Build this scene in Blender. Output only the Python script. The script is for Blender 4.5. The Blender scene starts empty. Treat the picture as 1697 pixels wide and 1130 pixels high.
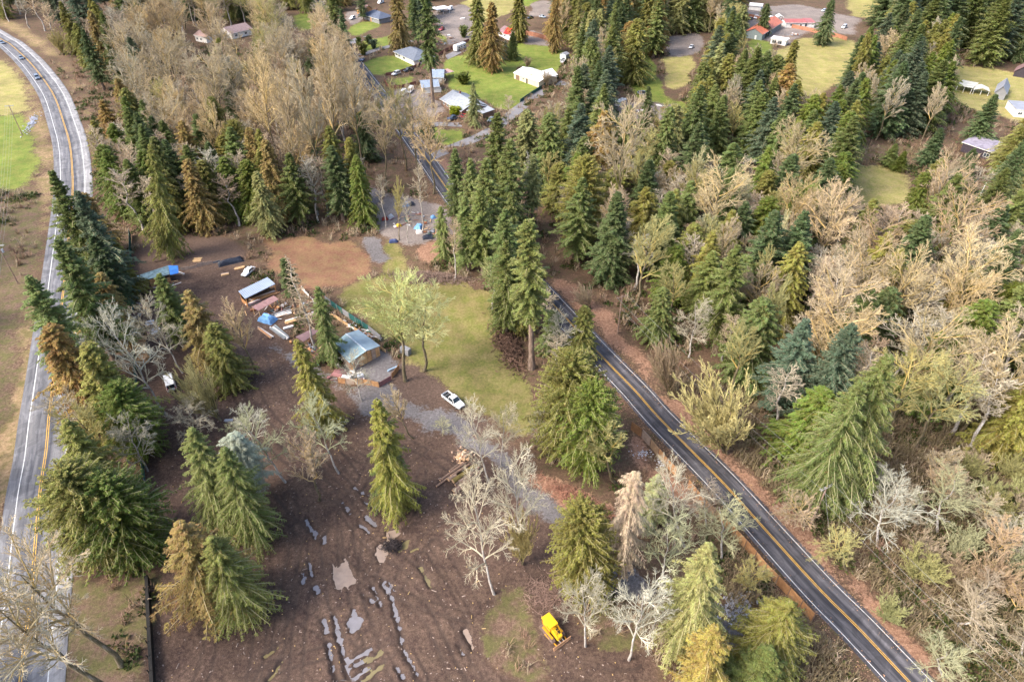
import bpy, math, random
import numpy as np
from mathutils import Vector, Matrix

# ------------------------------------------------------------------ camera, light, exposure
sc = bpy.context.scene
C = sc.collection
PW, PH = 1697.0, 1130.0
CAMH, PITCH, LENS = 100.0, math.radians(38.2), 24.0
FPX = PW * LENS / 36.0
cd = bpy.data.cameras.new('camera'); cam = bpy.data.objects.new('camera', cd); C.objects.link(cam)
cam.location = (0, 0, CAMH); cam.rotation_euler = (math.pi/2 - PITCH, 0, 0)
cd.lens = LENS; cd.sensor_width = 36; cd.clip_start = 1; cd.clip_end = 9000
sc.camera = cam
SUN_EL, SUN_AZ = 42.0, 245.0      # azimuth measured clockwise from +Y
w = bpy.data.worlds.new('World'); sc.world = w; w.use_nodes = True
nt = w.node_tree; bg = nt.nodes['Background']
sky = nt.nodes.new('ShaderNodeTexSky'); sky.sky_type = 'NISHITA'; sky.sun_disc = False
sky.sun_elevation = math.radians(SUN_EL); sky.sun_rotation = math.radians(SUN_AZ)
sky.dust_density = 4.0; sky.ozone_density = 1.0; sky.air_density = 1.0
nt.links.new(sky.outputs[0], bg.inputs[0]); bg.inputs[1].default_value = 0.15
sd = bpy.data.lights.new('sun', 'SUN'); sd.energy = 1.5; sd.angle = math.radians(26); sd.color = (1.0, 0.95, 0.88)
so = bpy.data.objects.new('sun', sd); C.objects.link(so)
az, el = math.radians(SUN_AZ), math.radians(SUN_EL)
sv = Vector((math.sin(az)*math.cos(el), math.cos(az)*math.cos(el), math.sin(el)))
so.rotation_euler = sv.to_track_quat('Z', 'Y').to_euler(); so.location = sv * 300
vs = sc.view_settings; vs.view_transform = 'Standard'; vs.look = 'None'; vs.gamma = 1; vs.use_curve_mapping = False
vs.exposure = 1.45

# ------------------------------------------------------------------ mapping photo pixel <-> place
cp, sp_ = math.cos(PITCH), math.sin(PITCH)
def at(x, y, z=0.0):
    u = (x - PW/2)/FPX; v = (y - PH/2)/FPX
    dz = -sp_ - v*cp; dy = cp - v*sp_
    t = (CAMH - z)/(-dz)
    return Vector((u*t, dy*t, z))
def px(X, Y, Z=0.0):
    d = Y*cp - (Z-CAMH)*sp_
    up = Y*sp_ + (Z-CAMH)*cp
    return PW/2 + FPX*X/d, PH/2 - FPX*up/d
def G(pts): return [at(*p) for p in pts]

# ------------------------------------------------------------------ noise
def _h(ix, iy, s):
    n = (ix*374761393 + iy*668265263 + s*1274126177) & 0xffffffff
    n = ((n ^ (n >> 13)) * 1274126177) & 0xffffffff
    return ((n ^ (n >> 16)) & 0xffff)/65535.0
def vnoise(x, y, s=0):
    x = np.asarray(x, float); y = np.asarray(y, float)
    ix = np.floor(x).astype(np.int64); iy = np.floor(y).astype(np.int64)
    fx = x-ix; fy = y-iy; fx = fx*fx*(3-2*fx); fy = fy*fy*(3-2*fy)
    a = _h(ix, iy, s); b = _h(ix+1, iy, s); c = _h(ix, iy+1, s); d = _h(ix+1, iy+1, s)
    return (a*(1-fx)+b*fx)*(1-fy) + (c*(1-fx)+d*fx)*fy
def fbm(x, y, s=0, o=3):
    r = 0; a = .5; t = 0
    for k in range(o):
        r = r + a*vnoise(x*2**k, y*2**k, s+k*7); t += a; a *= .5
    return r/t
def inpoly(x, y, poly):
    r = np.zeros(np.shape(x), bool); n = len(poly); j = n-1
    for i in range(n):
        xi, yi = poly[i]; xj, yj = poly[j]
        if yi != yj:
            c = ((yi > y) != (yj > y)) & (x < (xj-xi)*(y-yi)/(yj-yi)+xi)
            r ^= c
        j = i
    return r
def catmull(P, step=2.0):
    P = [np.array(p, float) for p in P]; P = [2*P[0]-P[1]] + P + [2*P[-1]-P[-2]]
    out = []
    for i in range(1, len(P)-2):
        a, b, c, d = P[i-1:i+3]; n = max(2, int(np.linalg.norm(c-b)/step))
        for k in range(n):
            t = k/n
            out.append(.5*((2*b)+(-a+c)*t+(2*a-5*b+4*c-d)*t*t+(-a+3*b-3*c+d)*t**3))
    out.append(P[-2]); return np.array(out)
def distline(X, Y, line):
    d = np.full(np.shape(X), 1e9)
    for a, b in zip(line[:-1], line[1:]):
        ab = b[:2]-a[:2]; L = ab@ab + 1e-9
        t = np.clip(((X-a[0])*ab[0]+(Y-a[1])*ab[1])/L, 0, 1)
        d = np.minimum(d, np.hypot(X-a[0]-t*ab[0], Y-a[1]-t*ab[1]))
    return d

# ------------------------------------------------------------------ mesh helpers
def fast_mesh(name, V, faces, mats=(), attrs=None, smooth=False, uv=None):
    """faces: list of (index array [n,k], material index)"""
    me = bpy.data.meshes.new(name)
    V = np.asarray(V, np.float32); me.vertices.add(len(V)); me.vertices.foreach_set('co', V.ravel())
    nl = sum(f.size for f, m in faces); npol = sum(len(f) for f, m in faces)
    me.loops.add(nl); me.polygons.add(npol)
    li = np.concatenate([f.ravel() for f, m in faces]).astype(np.int32)
    me.loops.foreach_set('vertex_index', li)
    tot = np.concatenate([np.full(len(f), f.shape[1], np.int32) for f, m in faces])
    st = np.concatenate([[0], np.cumsum(tot)[:-1]]).astype(np.int32)
    me.polygons.foreach_set('loop_start', st); me.polygons.foreach_set('loop_total', tot)
    me.polygons.foreach_set('material_index', np.concatenate([np.full(len(f), m, np.int32) for f, m in faces]))
    me.polygons.foreach_set('use_smooth', np.full(npol, smooth))
    for m in mats: me.materials.append(m)
    for k, A in (attrs or {}).items():
        at_ = me.attributes.new(k, 'FLOAT_COLOR', 'POINT')
        A = np.asarray(A, np.float32)
        if A.shape[1] == 3: A = np.hstack([A, np.ones((len(A), 1), np.float32)])
        at_.data.foreach_set('color', A.ravel())
    if uv is not None:
        l = me.uv_layers.new(name='uv'); l.data.foreach_set('uv', np.asarray(uv, np.float32)[li].ravel())
    me.update(calc_edges=True)
    return me
def link(name, me, parent=None, loc=None, rotz=0, scale=None, color=None):
    o = bpy.data.objects.new(name, me); C.objects.link(o)
    if parent is not None: o.parent = parent
    if loc is not None: o.location = loc
    if rotz: o.rotation_euler = (0, 0, rotz)
    if scale is not None: o.scale = scale
    if color is not None: o.color = (*color, 1)
    return o
def tag(o, label=None, cat=None, group=None, kind=None):
    if label: o['label'] = label
    if cat: o['category'] = cat
    if group: o['group'] = group
    if kind: o['kind'] = kind
    return o
def thing(name, label, cat, loc=(0, 0, 0), rotz=0, group=None):
    return tag(link(name, None, None, loc, rotz), label, cat, group)
def copy_tree(o, parent=None):
    c = o.copy(); C.objects.link(c)
    if parent is not None: c.parent = parent
    for ch in list(o.children): copy_tree(ch, c)
    return c
def recolor(o, col, name=None):
    for ch in o.children:
        if name is None or ch.name.split('.')[0] == name: ch.color = (*col, 1)

class MB:
    """collects simple solids into ONE mesh"""
    def __init__(s): s.v = []; s.f = []
    def add(s, V, F):
        n = len(s.v); s.v += [tuple(p) for p in V]; s.f += [tuple(i+n for i in f) for f in F]; return s
    def box(s, x0, x1, y0, y1, z0, z1):
        return s.add([(x0,y0,z0),(x1,y0,z0),(x1,y1,z0),(x0,y1,z0),(x0,y0,z1),(x1,y0,z1),(x1,y1,z1),(x0,y1,z1)],
                     [(0,3,2,1),(4,5,6,7),(0,1,5,4),(1,2,6,5),(2,3,7,6),(3,0,4,7)])
    def rbox(s, x0, x1, y0, y1, z0, z1, b):
        """box with chamfered vertical and top edges"""
        def ring(i, z): return [(x0+b+i,y0+i,z),(x1-b-i,y0+i,z),(x1-i,y0+b+i,z),(x1-i,y1-b-i,z),(x1-b-i,y1-i,z),(x0+b+i,y1-i,z),(x0+i,y1-b-i,z),(x0+i,y0+b+i,z)]
        V = ring(0, z0)+ring(0, z1-b)+ring(b*.6, z1)
        F = [tuple(range(7, -1, -1)), tuple(range(16, 24))]
        for k in (0, 8):
            for i in range(8): F.append((k+i, k+(i+1)%8, k+8+(i+1)%8, k+8+i))
        return s.add(V, F)
    def bar(s, a, b, w, h=None, up=(0,0,1)):
        h = h or w; a = Vector(a); b = Vector(b); d = (b-a).normalized(); up = Vector(up)
        if abs(d.dot(up)) > .98: up = Vector((1,0,0))
        r = d.cross(up).normalized()*w/2; u = r.cross(d).normalized()*h/2
        V = [a-r-u, a+r-u, a+r+u, a-r+u, b-r-u, b+r-u, b+r+u, b-r+u]
        return s.add(V, [(0,1,2,3),(7,6,5,4),(0,4,5,1),(1,5,6,2),(2,6,7,3),(3,7,4,0)])
    def tube(s, pts, r, n=6, r1=None):
        pts = [Vector(p) for p in pts]; K = len(pts); r1 = r if r1 is None else r1; V = []
        for i, p in enumerate(pts):
            d = (pts[min(i+1, K-1)]-pts[max(i-1, 0)]).normalized()
            a = d.cross(Vector((0,0,1))) if abs(d.z) < .95 else d.cross(Vector((1,0,0)))
            a.normalize(); b = d.cross(a); rr = r+(r1-r)*i/max(1, K-1)
            V += [p+(a*math.cos(2*math.pi*k/n)+b*math.sin(2*math.pi*k/n))*rr for k in range(n)]
        F = [tuple(range(n-1, -1, -1)), tuple(range((K-1)*n, K*n))]
        for i in range(K-1):
            for k in range(n): F.append((i*n+k, i*n+(k+1)%n, (i+1)*n+(k+1)%n, (i+1)*n+k))
        return s.add(V, F)
    def prism(s, prof, y0, y1):
        """profile in xz extruded along y"""
        n = len(prof); V = [(x, y0, z) for x, z in prof]+[(x, y1, z) for x, z in prof]
        F = [tuple(range(n)), tuple(range(2*n-1, n-1, -1))]
        for i in range(n): F.append((i, i+n, (i+1)%n+n, (i+1)%n))
        return s.add(V, F)
    def slab(s, P, t):
        """polygon P (3d) thickened downwards by t along z"""
        n = len(P); P = [Vector(p) for p in P]
        V = P+[p-Vector((0,0,t)) for p in P]
        F = [tuple(range(n)), tuple(range(2*n-1, n-1, -1))]
        for i in range(n): F.append((i, i+n, (i+1)%n+n, (i+1)%n))
        return s.add(V, F)
    def build(s, name, mat, parent=None, loc=None, rotz=0, smooth=False, color=None):
        me = bpy.data.meshes.new(name); me.from_pydata(s.v, [], s.f); me.update()
        import bmesh
        b = bmesh.new(); b.from_mesh(me); bmesh.ops.recalc_face_normals(b, faces=b.faces); b.to_mesh(me); b.free()
        if mat: me.materials.append(mat)
        if smooth:
            for p in me.polygons: p.use_smooth = True
        return link(name, me, parent, loc, rotz, color=color)

# ------------------------------------------------------------------ materials
def newmat(name):
    m = bpy.data.materials.new(name); m.use_nodes = True; n = m.node_tree
    return m, n, n.nodes['Principled BSDF']
def N(nt, t, **k):
    n = nt.nodes.new(t)
    for a, b in k.items():
        if a in ('operation', 'blend_type', 'data_type', 'attribute_name', 'attribute_type', 'noise_dimensions', 'feature', 'uv_map'): setattr(n, a, b)
        else: n.inputs[a.replace('_', ' ')].default_value = b
    return n
def mth(nt, op, a, b=None, clamp=False):
    n = nt.nodes.new('ShaderNodeMath'); n.operation = op; n.use_clamp = clamp
    for i, q in enumerate((a, b)):
        if q is None: continue
        if isinstance(q, (int, float)): n.inputs[i].default_value = q
        else: nt.links.new(q, n.inputs[i])
    return n.outputs[0]
def mixc(nt, f, a, b, mode='MIX'):
    n = nt.nodes.new('ShaderNodeMix'); n.data_type = 'RGBA'; n.blend_type = mode; n.clamp_result = False
    for i, q in ((0, f), (6, a), (7, b)):
        if isinstance(q, (int, float)): n.inputs[i].default_value = q
        elif isinstance(q, (tuple, list)): n.inputs[i].default_value = (*q[:3], 1)
        else: nt.links.new(q, n.inputs[i])
    return n.outputs[2]
def noise(nt, scale, detail=3, rough=.55, vec=None, dist=0):
    n = nt.nodes.new('ShaderNodeTexNoise'); n.inputs['Scale'].default_value = scale
    n.inputs['Detail'].default_value = detail; n.inputs['Roughness'].default_value = rough; n.inputs['Distortion'].default_value = dist
    if vec is None:
        g = nt.nodes.new('ShaderNodeNewGeometry'); vec = g.outputs['Position']
    nt.links.new(vec, n.inputs['Vector']); return n.outputs['Fac']
def ramp(nt, f, stops):
    r = nt.nodes.new('ShaderNodeValToRGB'); e = r.color_ramp.elements
    while len(e) < len(stops): e.new(.5)
    for q, (p, c) in zip(e, stops):
        q.position = p; q.color = (*(c if isinstance(c, (tuple, list)) else (c, c, c)), 1)
    nt.links.new(f, r.inputs[0]); return r.outputs[0]
def pm(name, col, rough=.7, var=.25, scale=1.5, metal=0, spec=.3, col2=None, bump=0, objspace=False):
    m, n, b = newmat(name)
    f = noise(n, scale, 5, .65)
    lo = tuple(c*(1-var) for c in col); hi = tuple(min(1, c*(1+var)) for c in (col2 or col))
    c = ramp(n, f, [(.3, lo), (.7, hi)])
    n.links.new(c, b.inputs['Base Color'])
    b.inputs['Roughness'].default_value = rough; b.inputs['Metallic'].default_value = metal
    b.inputs['Specular IOR Level'].default_value = spec
    if bump:
        bu = n.nodes.new('ShaderNodeBump'); bu.inputs['Strength'].default_value = bump; bu.inputs['Distance'].default_value = .05
        n.links.new(noise(n, scale*6, 4), bu.inputs['Height']); n.links.new(bu.outputs[0], b.inputs['Normal'])
    return m
M = {}
def mat(key, *a, **k):
    if key not in M: M[key] = pm(key, *a, **k)
    return M[key]
# ------------------------------------------------------------------ roads (lines followed on the ground)
HW = catmull([p.xy for p in G([(-70,20),(0,64),(16,73),(42,96),(64,121),(89,158),(107,208),(116,242),(120,286),(120,323),(113,400),(103,500),(93,590),(86,652),(81,693),(76,750),(67,809),(59,895),(52,981),(43,1050),(34.5,1123),(22,1230)])], 2)
RR = catmull([p.xy for p in G([(505,-45),(524,0),(545,38),(568,73),(590,105),(628,155),(664,205),(705,262),(756,334),(800,384),(850,434),(905,492),(960,551),(1011,605),(1052,647),(1089,689),(1146,747),(1203,805),(1279,889.5),(1360,978),(1422,1040),(1507,1130),(1600,1228)])], 2)
SIDE = catmull([p.xy for p in G([(706,264),(726,255),(748,246),(772,236),(800,224),(828,206),(866,176),(905,150),(960,128)])], 2)
DR1 = catmull([p.xy for p in G([(664,209),(700,207),(728,206),(760,207),(790,206),(815,205),(826,204)])], 2)
DR2 = catmull([p.xy for p in G([(598,92),(620,84),(650,76),(690,66)])], 2)
DR3 = catmull([p.xy for p in G([(578,72),(600,63),(625,52),(650,44)])], 2)
DR4 = catmull([p.xy for p in G([(735,98),(760,86),(780,78)])], 2)
def ribbon(name, line, off, wid, z, m, kind='structure', parent=None, dash=None):
    """strip following a line: off = centre offset to the right, wid = width"""
    d = np.gradient(line, axis=0); d /= np.linalg.norm(d, axis=1)[:, None]
    nrm = np.stack([d[:, 1], -d[:, 0]], 1)
    s = np.concatenate([[0], np.cumsum(np.linalg.norm(np.diff(line, axis=0), axis=1))])
    ns = max(1, int(round(wid/1.2))); K = len(line); V = []; U = []
    for j in range(ns+1):
        o = off-wid/2+wid*j/ns
        q = line+nrm*o; V.append(np.column_stack([q, np.full(K, z)])); U.append(np.column_stack([np.full(K, o), s]))
    V = np.concatenate(V); U = np.concatenate(U); F = []
    for j in range(ns):
        i = np.arange(K-1); F.append(np.stack([j*K+i, (j+1)*K+i, (j+1)*K+i+1, j*K+i+1], 1))
    me = fast_mesh(name, V, [(np.concatenate(F), 0)], [m], uv=U)
    return tag(link(name, me, parent), kind=kind)
def asphalt(name, stops, span, light, dark, patch=.5):
    m, n, b = newmat(name)
    uv = n.nodes.new('ShaderNodeUVMap'); uv.uv_map = 'uv'
    sx = n.nodes.new('ShaderNodeSeparateXYZ'); n.links.new(uv.outputs[0], sx.inputs[0])
    cb = n.nodes.new('ShaderNodeCombineXYZ')
    n.links.new(sx.outputs[0], cb.inputs[0]); n.links.new(mth(n, 'MULTIPLY', sx.outputs[1], .06), cb.inputs[1])
    st = noise(n, 1.6, 4, .6, cb.outputs[0])
    jit = mth(n, 'ADD', sx.outputs[0], mth(n, 'MULTIPLY', mth(n, 'SUBTRACT', noise(n, .25, 3), .5), .9))
    u = mth(n, 'DIVIDE', mth(n, 'ADD', jit, span), 2*span)
    lane = ramp(n, u, stops)
    f = mth(n, 'ADD', mth(n, 'MULTIPLY', lane, .8), mth(n, 'MULTIPLY', mth(n, 'SUBTRACT', st, .5), patch*1.6), True)
    c = mixc(n, f, dark, light)
    c = mixc(n, .35, c, mixc(n, noise(n, 9, 3, .7), (.02,.02,.022), (.4,.39,.39)), 'SOFT_LIGHT')
    cr = ramp(n, noise(n, .5, 6, .8, dist=1.5), [(.488, 1.0), (.5, .35), (.512, 1.0)])
    c = mixc(n, .7, c, cr, 'MULTIPLY')
    c = mixc(n, .8, c, ramp(n, noise(n, .18, 2, .4, dist=2), [(.44, .72), (.46, 1.), (.62, 1.), (.64, 1.3)]), 'MULTIPLY')
    n.links.new(c, b.inputs['Base Color']); b.inputs['Roughness'].default_value = .75
    return m
ash = asphalt('worn_highway_asphalt', [(0, .25), (.08, .8), (.2, .95), (.27, .3), (.36, .6), (.45, .0), (.52, .1), (.58, .35), (.66, .25), (.75, .5), (.84, .35), (.93, .45), (1, .5)], 6.2, (.44,.43,.425), (.085,.087,.105), .75)
asr = asphalt('dark_road_asphalt', [(0, .3), (.16, .15), (.27, .45), (.38, .1), (.5, .12), (.62, .05), (.73, .35), (.84, .06), (1, .3)], 3.6, (.30,.28,.29), (.045,.044,.052), .85)
asg = pm('grey_drive_asphalt', (.21,.20,.205), .85, .25, .4)
def paint(name, col):
    m, n, b = newmat(name)
    c = ramp(n, noise(n, 1.5, 6, .75), [(.33, tuple(q*.45 for q in col)), (.5, col)])
    n.links.new(c, b.inputs['Base Color']); b.inputs['Roughness'].default_value = .6; return m
wp = paint('white_road_paint', (.72,.72,.70)); yp = paint('yellow_road_paint', (.70,.40,.06))
hw = ribbon('highway', HW, -.15, 11.6, .045, ash)
for off in (-3.65, 3.65): ribbon('white_line', HW, off, .16, .052, wp, None, hw)
for off in (-.17, .17): ribbon('yellow_line', HW, off, .15, .052, yp, None, hw)
rr = ribbon('road', RR, 0, 7.2, .045, asr)
for off in (-2.95, 2.95): ribbon('white_line', RR, off, .11, .052, wp, None, rr)
for off in (-.14, .14): ribbon('yellow_line', RR, off, .12, .052, yp, None, rr)
ribbon('side_road', SIDE, 0, 5.4, .034, asg)
ribbon('driveway', DR1, 0, 4.2, .028, asg)
ribbon('driveway', DR2, 0, 4.0, .028, asg)
ribbon('driveway', DR3, 0, 6.0, .028, asg)
ribbon('driveway', DR4, 0, 5.0, .028, asg)

# ------------------------------------------------------------------ ground regions (outlines on the ground)
REG = {  # name: (layer, [polygons in photo pixels])
 'mud': [[(222,470),(300,455),(390,437),(410,448),(425,470),(470,530),(500,590),(560,640),(640,652),(720,690),(800,740),(870,800),(935,870),(975,950),(1010,985),(1090,1040),(1110,1090),(1105,1180),(250,1180),(246,960),(238,800),(226,620)]],
 'dirt': [[(219,395),(330,395),(400,400),(400,440),(225,465)], [(700,560),(740,640),(800,700),(900,780),(1000,850),(990,870),(880,800),(760,725),(650,650),(650,600)]],
 'field': [[(555,490),(580,466),(640,455),(700,458),(770,470),(835,505),(832,560),(850,600),(885,640),(902,690),(900,725),(860,728),(800,695),(735,640),(690,600),(650,565),(600,525)], [(636,395),(660,420),(665,460),(635,470),(618,440)]],
 'pad': [[(443,398),(480,392),(530,396),(580,408),(610,425),(600,455),(560,475),(500,480),(455,450)]],
 'gravel': [[(600,396),(612,394),(628,408),(636,436),(624,446),(608,430)], 
            [(598,590),(625,572),(655,590),(668,612),(640,634),(600,634),(572,625)], [(630,640),(652,628),(664,645),(655,662),(700,672),(760,695),(820,740),(880,800),(940,855),(1000,905),(1066,955),(1085,985),(1060,1000),(1020,990),(955,920),(900,860),(840,805),(760,730),(690,700),(600,680),(550,640),(500,610),(440,575),(430,560),(470,575),(520,605),(590,650)],
            [(1210,1025),(1245,1005),(1268,1020),(1260,1065),(1238,1098),(1208,1080)], [(1040,748),(1066,742),(1076,768),(1058,785),(1042,778)], [(600,310),(640,322),(690,330),(640,345),(600,330)]],
 'litter': [[(733,258),(760,285),(800,338),(780,340),(744,300),(722,272)], [(905,455),(935,460),(980,500),(1020,550),(1080,600),(1095,650),(1050,605),(990,545),(930,490)], [(1080,640),(1140,690),(1230,775),(1320,850),(1380,930),(1480,1030),(1600,1140),(1560,1150),(1480,1070),(1380,965),(1270,850),(1170,745),(1090,665)],
            [(1045,715),(1075,740),(1100,780),(1150,830),(1200,880),(1150,850),(1080,800),(1060,770)], [(690,395),(720,400),(745,415),(735,440),(695,430)], [(850,775),(930,810),(1010,860),(990,872),(930,850)]],
 'verge': [[(0,86),(20,100),(55,140),(75,190),(88,250),(95,300),(75,420),(60,560),(45,650),(20,760),(-20,900),(-60,900),(5,700),(20,600),(35,500),(48,400),(60,330),(60,260),(40,180),(0,120)], [(0,38),(40,64),(95,100),(125,150),(140,200),(150,280),(165,285),(150,190),(130,130),(90,80),(40,46),(0,26)], [(55,480),(80,480),(50,700),(20,800),(0,860),(-20,860),(25,700)]],
  'scrub': [[(100,950),(244,960),(247,1060),(250,1200),(85,1200)], [(950,1000),(1010,985),(1085,1030),(1090,1055),(1020,1072),(960,1055)], [(850,950),(880,1010),(900,1080),(925,1140),(820,1140),(800,1040),(820,980)], [(-100,330),(45,310),(68,320),(62,420),(30,600),(0,740),(-100,900)], [(1400,230),(1470,245),(1560,240),(1600,260),(1560,290),(1440,290)], [(1000,60),(1055,80),(1070,160),(1040,160),(1020,110)], [(380,330),(500,310),(520,380),(420,390)], [(640,470),(760,440),(770,470),(700,468)]],
 'lawn': [[(-60,192),(30,190),(43,196),(45,214),(56,235),(62,262),(58,285),(40,305),(15,316),(-60,316)],
          [(590,38),(625,36),(632,44),(610,55),(585,62),(576,55)], [(597,106),(625,96),(655,90),(690,105),(680,118),(645,122),(612,126)], [(640,133),(685,126),(688,138),(660,148)], [(598,70),(640,60),(655,72),(610,88)],
          [(722,60),(775,40),(790,58),(735,75)], [(735,100),(790,85),(830,95),(900,150),(840,185),(800,162),(745,150),(735,130)], [(820,82),(880,60),(940,90),(920,125),(860,112),(830,108)], [(690,210),(770,215),(765,235),(720,240)],[(860,-10),(900,-10),(892,10),(862,12)],
          [(1030,70),(1060,60),(1110,165),(1150,175),(1130,182),(1060,165),(1040,120)], [(1240,60),(1275,66),(1285,90),(1240,100)], [(1300,40),(1350,52),(1350,30),(1345,45)], [(1292,14),(1330,10),(1330,20),(1290,18)],[(480,28),(520,20),(530,40),(500,55)]],
 'pasture': [[(1330,65),(1400,62),(1425,80),(1420,120),(1395,140),(1330,165),(1280,150),(1265,120),(1278,88)], [(1575,108),(1640,112),(1697,125),(1760,140),(1760,215),(1660,195),(1600,180),(1570,150)], [(1500,150),(1540,140),(1545,160),(1505,170)], [(1390,280),(1470,275),(1520,300),(1500,340),(1420,345)], [(740,15),(790,-5),(860,-5),(850,20),(790,45)], [(1095,95),(1150,90),(1150,135),(1110,150)], [(1395,-30),(1470,-30),(1460,30),(1410,30)], [(0,100),(30,130),(50,185),(0,192),(-60,190),(-60,100)], [(1640,300),(1620,330),(1600,420),(1697,420),(1697,330)]],
 'yard': [[(628,330),(660,322),(700,335),(740,345),(752,385),(700,408),(650,405),(622,380)], [(645,148),(700,150),(715,160),(745,185),(700,200),(668,180)], [(720,20),(760,8),(800,20),(790,45),(730,48)], [(1230,15),(1330,8),(1420,30),(1420,60),(1350,50),(1300,75),(1235,60)], [(1110,60),(1160,55),(1170,75),(1150,92),(1110,95)], [(728,45),(790,52),(800,62),(740,75)], [(575,20),(610,22),(600,36),(578,42)], [(870,50),(920,62),(915,75),(870,75)], [(880,5),(912,0),(910,30),(880,25)],[(1020,170),(1130,172),(1120,200),(1030,200)]],
}
LAY = ['mud','dirt','field','pad','gravel','litter','verge','scrub','lawn','pasture','yard']
gx = [0.0]
while gx[-1] < 420: gx.append(gx[-1] + (1.2 if gx[-1] < 108 else 2.4))
gx = np.array([-q for q in gx[:0:-1]] + gx)
gy = [20.0]
while gy[-1] < 600: gy.append(gy[-1] + (1.2 if gy[-1] < 200 else 2.4))
gy = np.array(gy)
GX, GY = np.meshgrid(gx, gy)
def masks(X, Y):
    jx = X + (fbm(X/6., Y/6., 3, 4)-.5)*8.0; jy = Y + (fbm(X/6., Y/6., 11, 4)-.5)*8.0
    x, y = px(jx, jy)
    out = {}
    for k in LAY:
        m = np.zeros(X.shape, bool)
        for p in REG[k]: m |= inpoly(x, y, p)
        out[k] = m
    return out
def blur(a):
    b = np.pad(a, 1, mode='edge')
    return (b[:-2, 1:-1]+b[2:, 1:-1]+b[1:-1, :-2]+b[1:-1, 2:]+2*b[1:-1, 1:-1])/6
MK = masks(GX, GY)
# later layers win
own = np.full(GX.shape, -1)
for i, k in enumerate(LAY): own[MK[k]] = i
W = np.stack([blur(blur(blur(blur((own == i).astype(float))))) for i in range(len(LAY))], -1)
droad = np.minimum(distline(GX, GY, HW[::3]), distline(GX, GY, RR[::3]))
RUTS = [[(612,962),(640,1000),(665,1060),(700,1125)],[(495,870),(505,950),(495,1050),(488,1135)],[(515,860),(528,960),(548,1050),(575,1135)],[(552,820),(552,930),(556,1000)],
 [(575,830),(580,920),(606,970),(645,1060),(690,1135)],[(560,830),(620,905),(690,950),(760,1080),(795,1135)],[(700,920),(750,1000),(805,1135)],[(720,900),(790,1010),(845,1135)],
 [(480,820),(490,900),(470,1000),(455,1135)],[(620,850),(560,790),(500,740),(440,680),(400,600),(330,560),(290,500)],[(590,850),(520,790),(455,740),(410,680),(370,600),(340,520)],
 [(440,560),(520,640),(600,700),(700,745),(800,815),(880,930),(900,990)],[(890,960),(925,1040),(970,1090),(1050,1100),(1095,1060)],[(640,720),(600,800),(560,850),(510,900)],[(640,1130),(560,1060),(480,1010),(410,990)],
 [(560,1110),(640,1050)],[(570,1130),(650,1075)],[(430,1130),(470,1060),(520,1000)],[(700,780),(680,850),(640,900),(600,990)],[(300,660),(330,740),(320,820),(260,940)],[(820,1000),(860,1060),(900,1135)],[(480,690),(540,730),(590,790)]]
RUTS += [[(700,745),(640,800),(600,870),(585,960),(610,1050),(640,1135)],[(760,860),(700,900),(640,1000),(560,1070),(470,1100),(400,1135)],[(330,700),(400,760),(470,850),(560,930),(700,1000),(850,1040)],[(440,560),(470,640),(540,720),(600,760)],[(290,560),(330,620),(350,700),(420,820),(440,960),(420,1135)],[(620,960),(700,1010),(760,1130)],[(300,900),(340,980),(350,1060),(330,1135)]]
RUTW = [catmull([p.xy for p in G(r)], 2.5) for r in RUTS]
def S(x, y): return (420+x/2.898, 740+y/2.898)
PUD = [  # (kind, points, width)  kind t=tan g=grey-blue o=olive
 ('t',[S(600,470),S(640,455),S(655,490),S(630,545),S(602,556),S(588,520)],0),('t',[S(640,405),S(690,398),S(702,412),S(662,452),S(640,452)],0),('o',[S(684,485),S(752,442),S(738,478),S(702,502)],0),
 ('t',[S(383,560),S(404,594),S(437,552),S(466,620),S(484,655),S(430,668),S(408,684),S(384,640)],0),('g',[S(448,845),S(480,782),S(524,820),S(512,872),S(470,888)],0),
 ('g',[S(620,645),S(665,720),S(690,830),S(720,960),S(785,1095)],.55),('g',[S(575,670),S(616,752)],.8),('g',[S(390,810),S(405,862)],.7),('g',[S(403,880),S(430,980),S(462,1125)],.9),('g',[S(338,818),S(352,884)],.55),
 ('g',[S(362,940),S(398,1120)],.7),('g',[S(455,1032),S(560,968)],.6),('g',[S(455,1064),S(538,1018)],.5),('g',[S(478,1110),S(556,1062)],.85),('o',[S(530,1120),S(622,1050)],.6),('o',[S(545,1034),S(622,983)],.55),
 ('o',[S(800,572),S(850,668)],.6),('t',[S(1018,878),S(1060,974)],.6),('g',[S(265,555),S(282,618)],.6),('g',[S(255,348),S(278,394)],.8),('g',[S(296,398),S(296,438)],.7),('g',[S(339,428),S(342,454)],.55),
 ('g',[S(298,668),S(312,692)],.85),('g',[S(428,262),S(464,318)],.6),('g',[S(480,193),S(550,228)],.55),('g',[S(528,258),S(595,293)],.55),('g',[S(538,336),S(594,378)],.5),('g',[S(508,368),S(554,408)],.5),
 ('o',[S(58,1003),S(118,958)],.5),('o',[S(78,1112),S(134,1030)],.45),('o',[S(752,498),S(790,486)],.5),('t',[S(655,650),S(680,684)],.4),('g',[S(530,705),S(575,735)],.6),('g',[S(690,1050),S(722,1100)],.5),('g',[S(240,600),S(240,650)],.45),('g',[S(985,950),S(1005,990)],.4),
 ('g',[(650,655),(690,690)],.5)]
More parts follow.
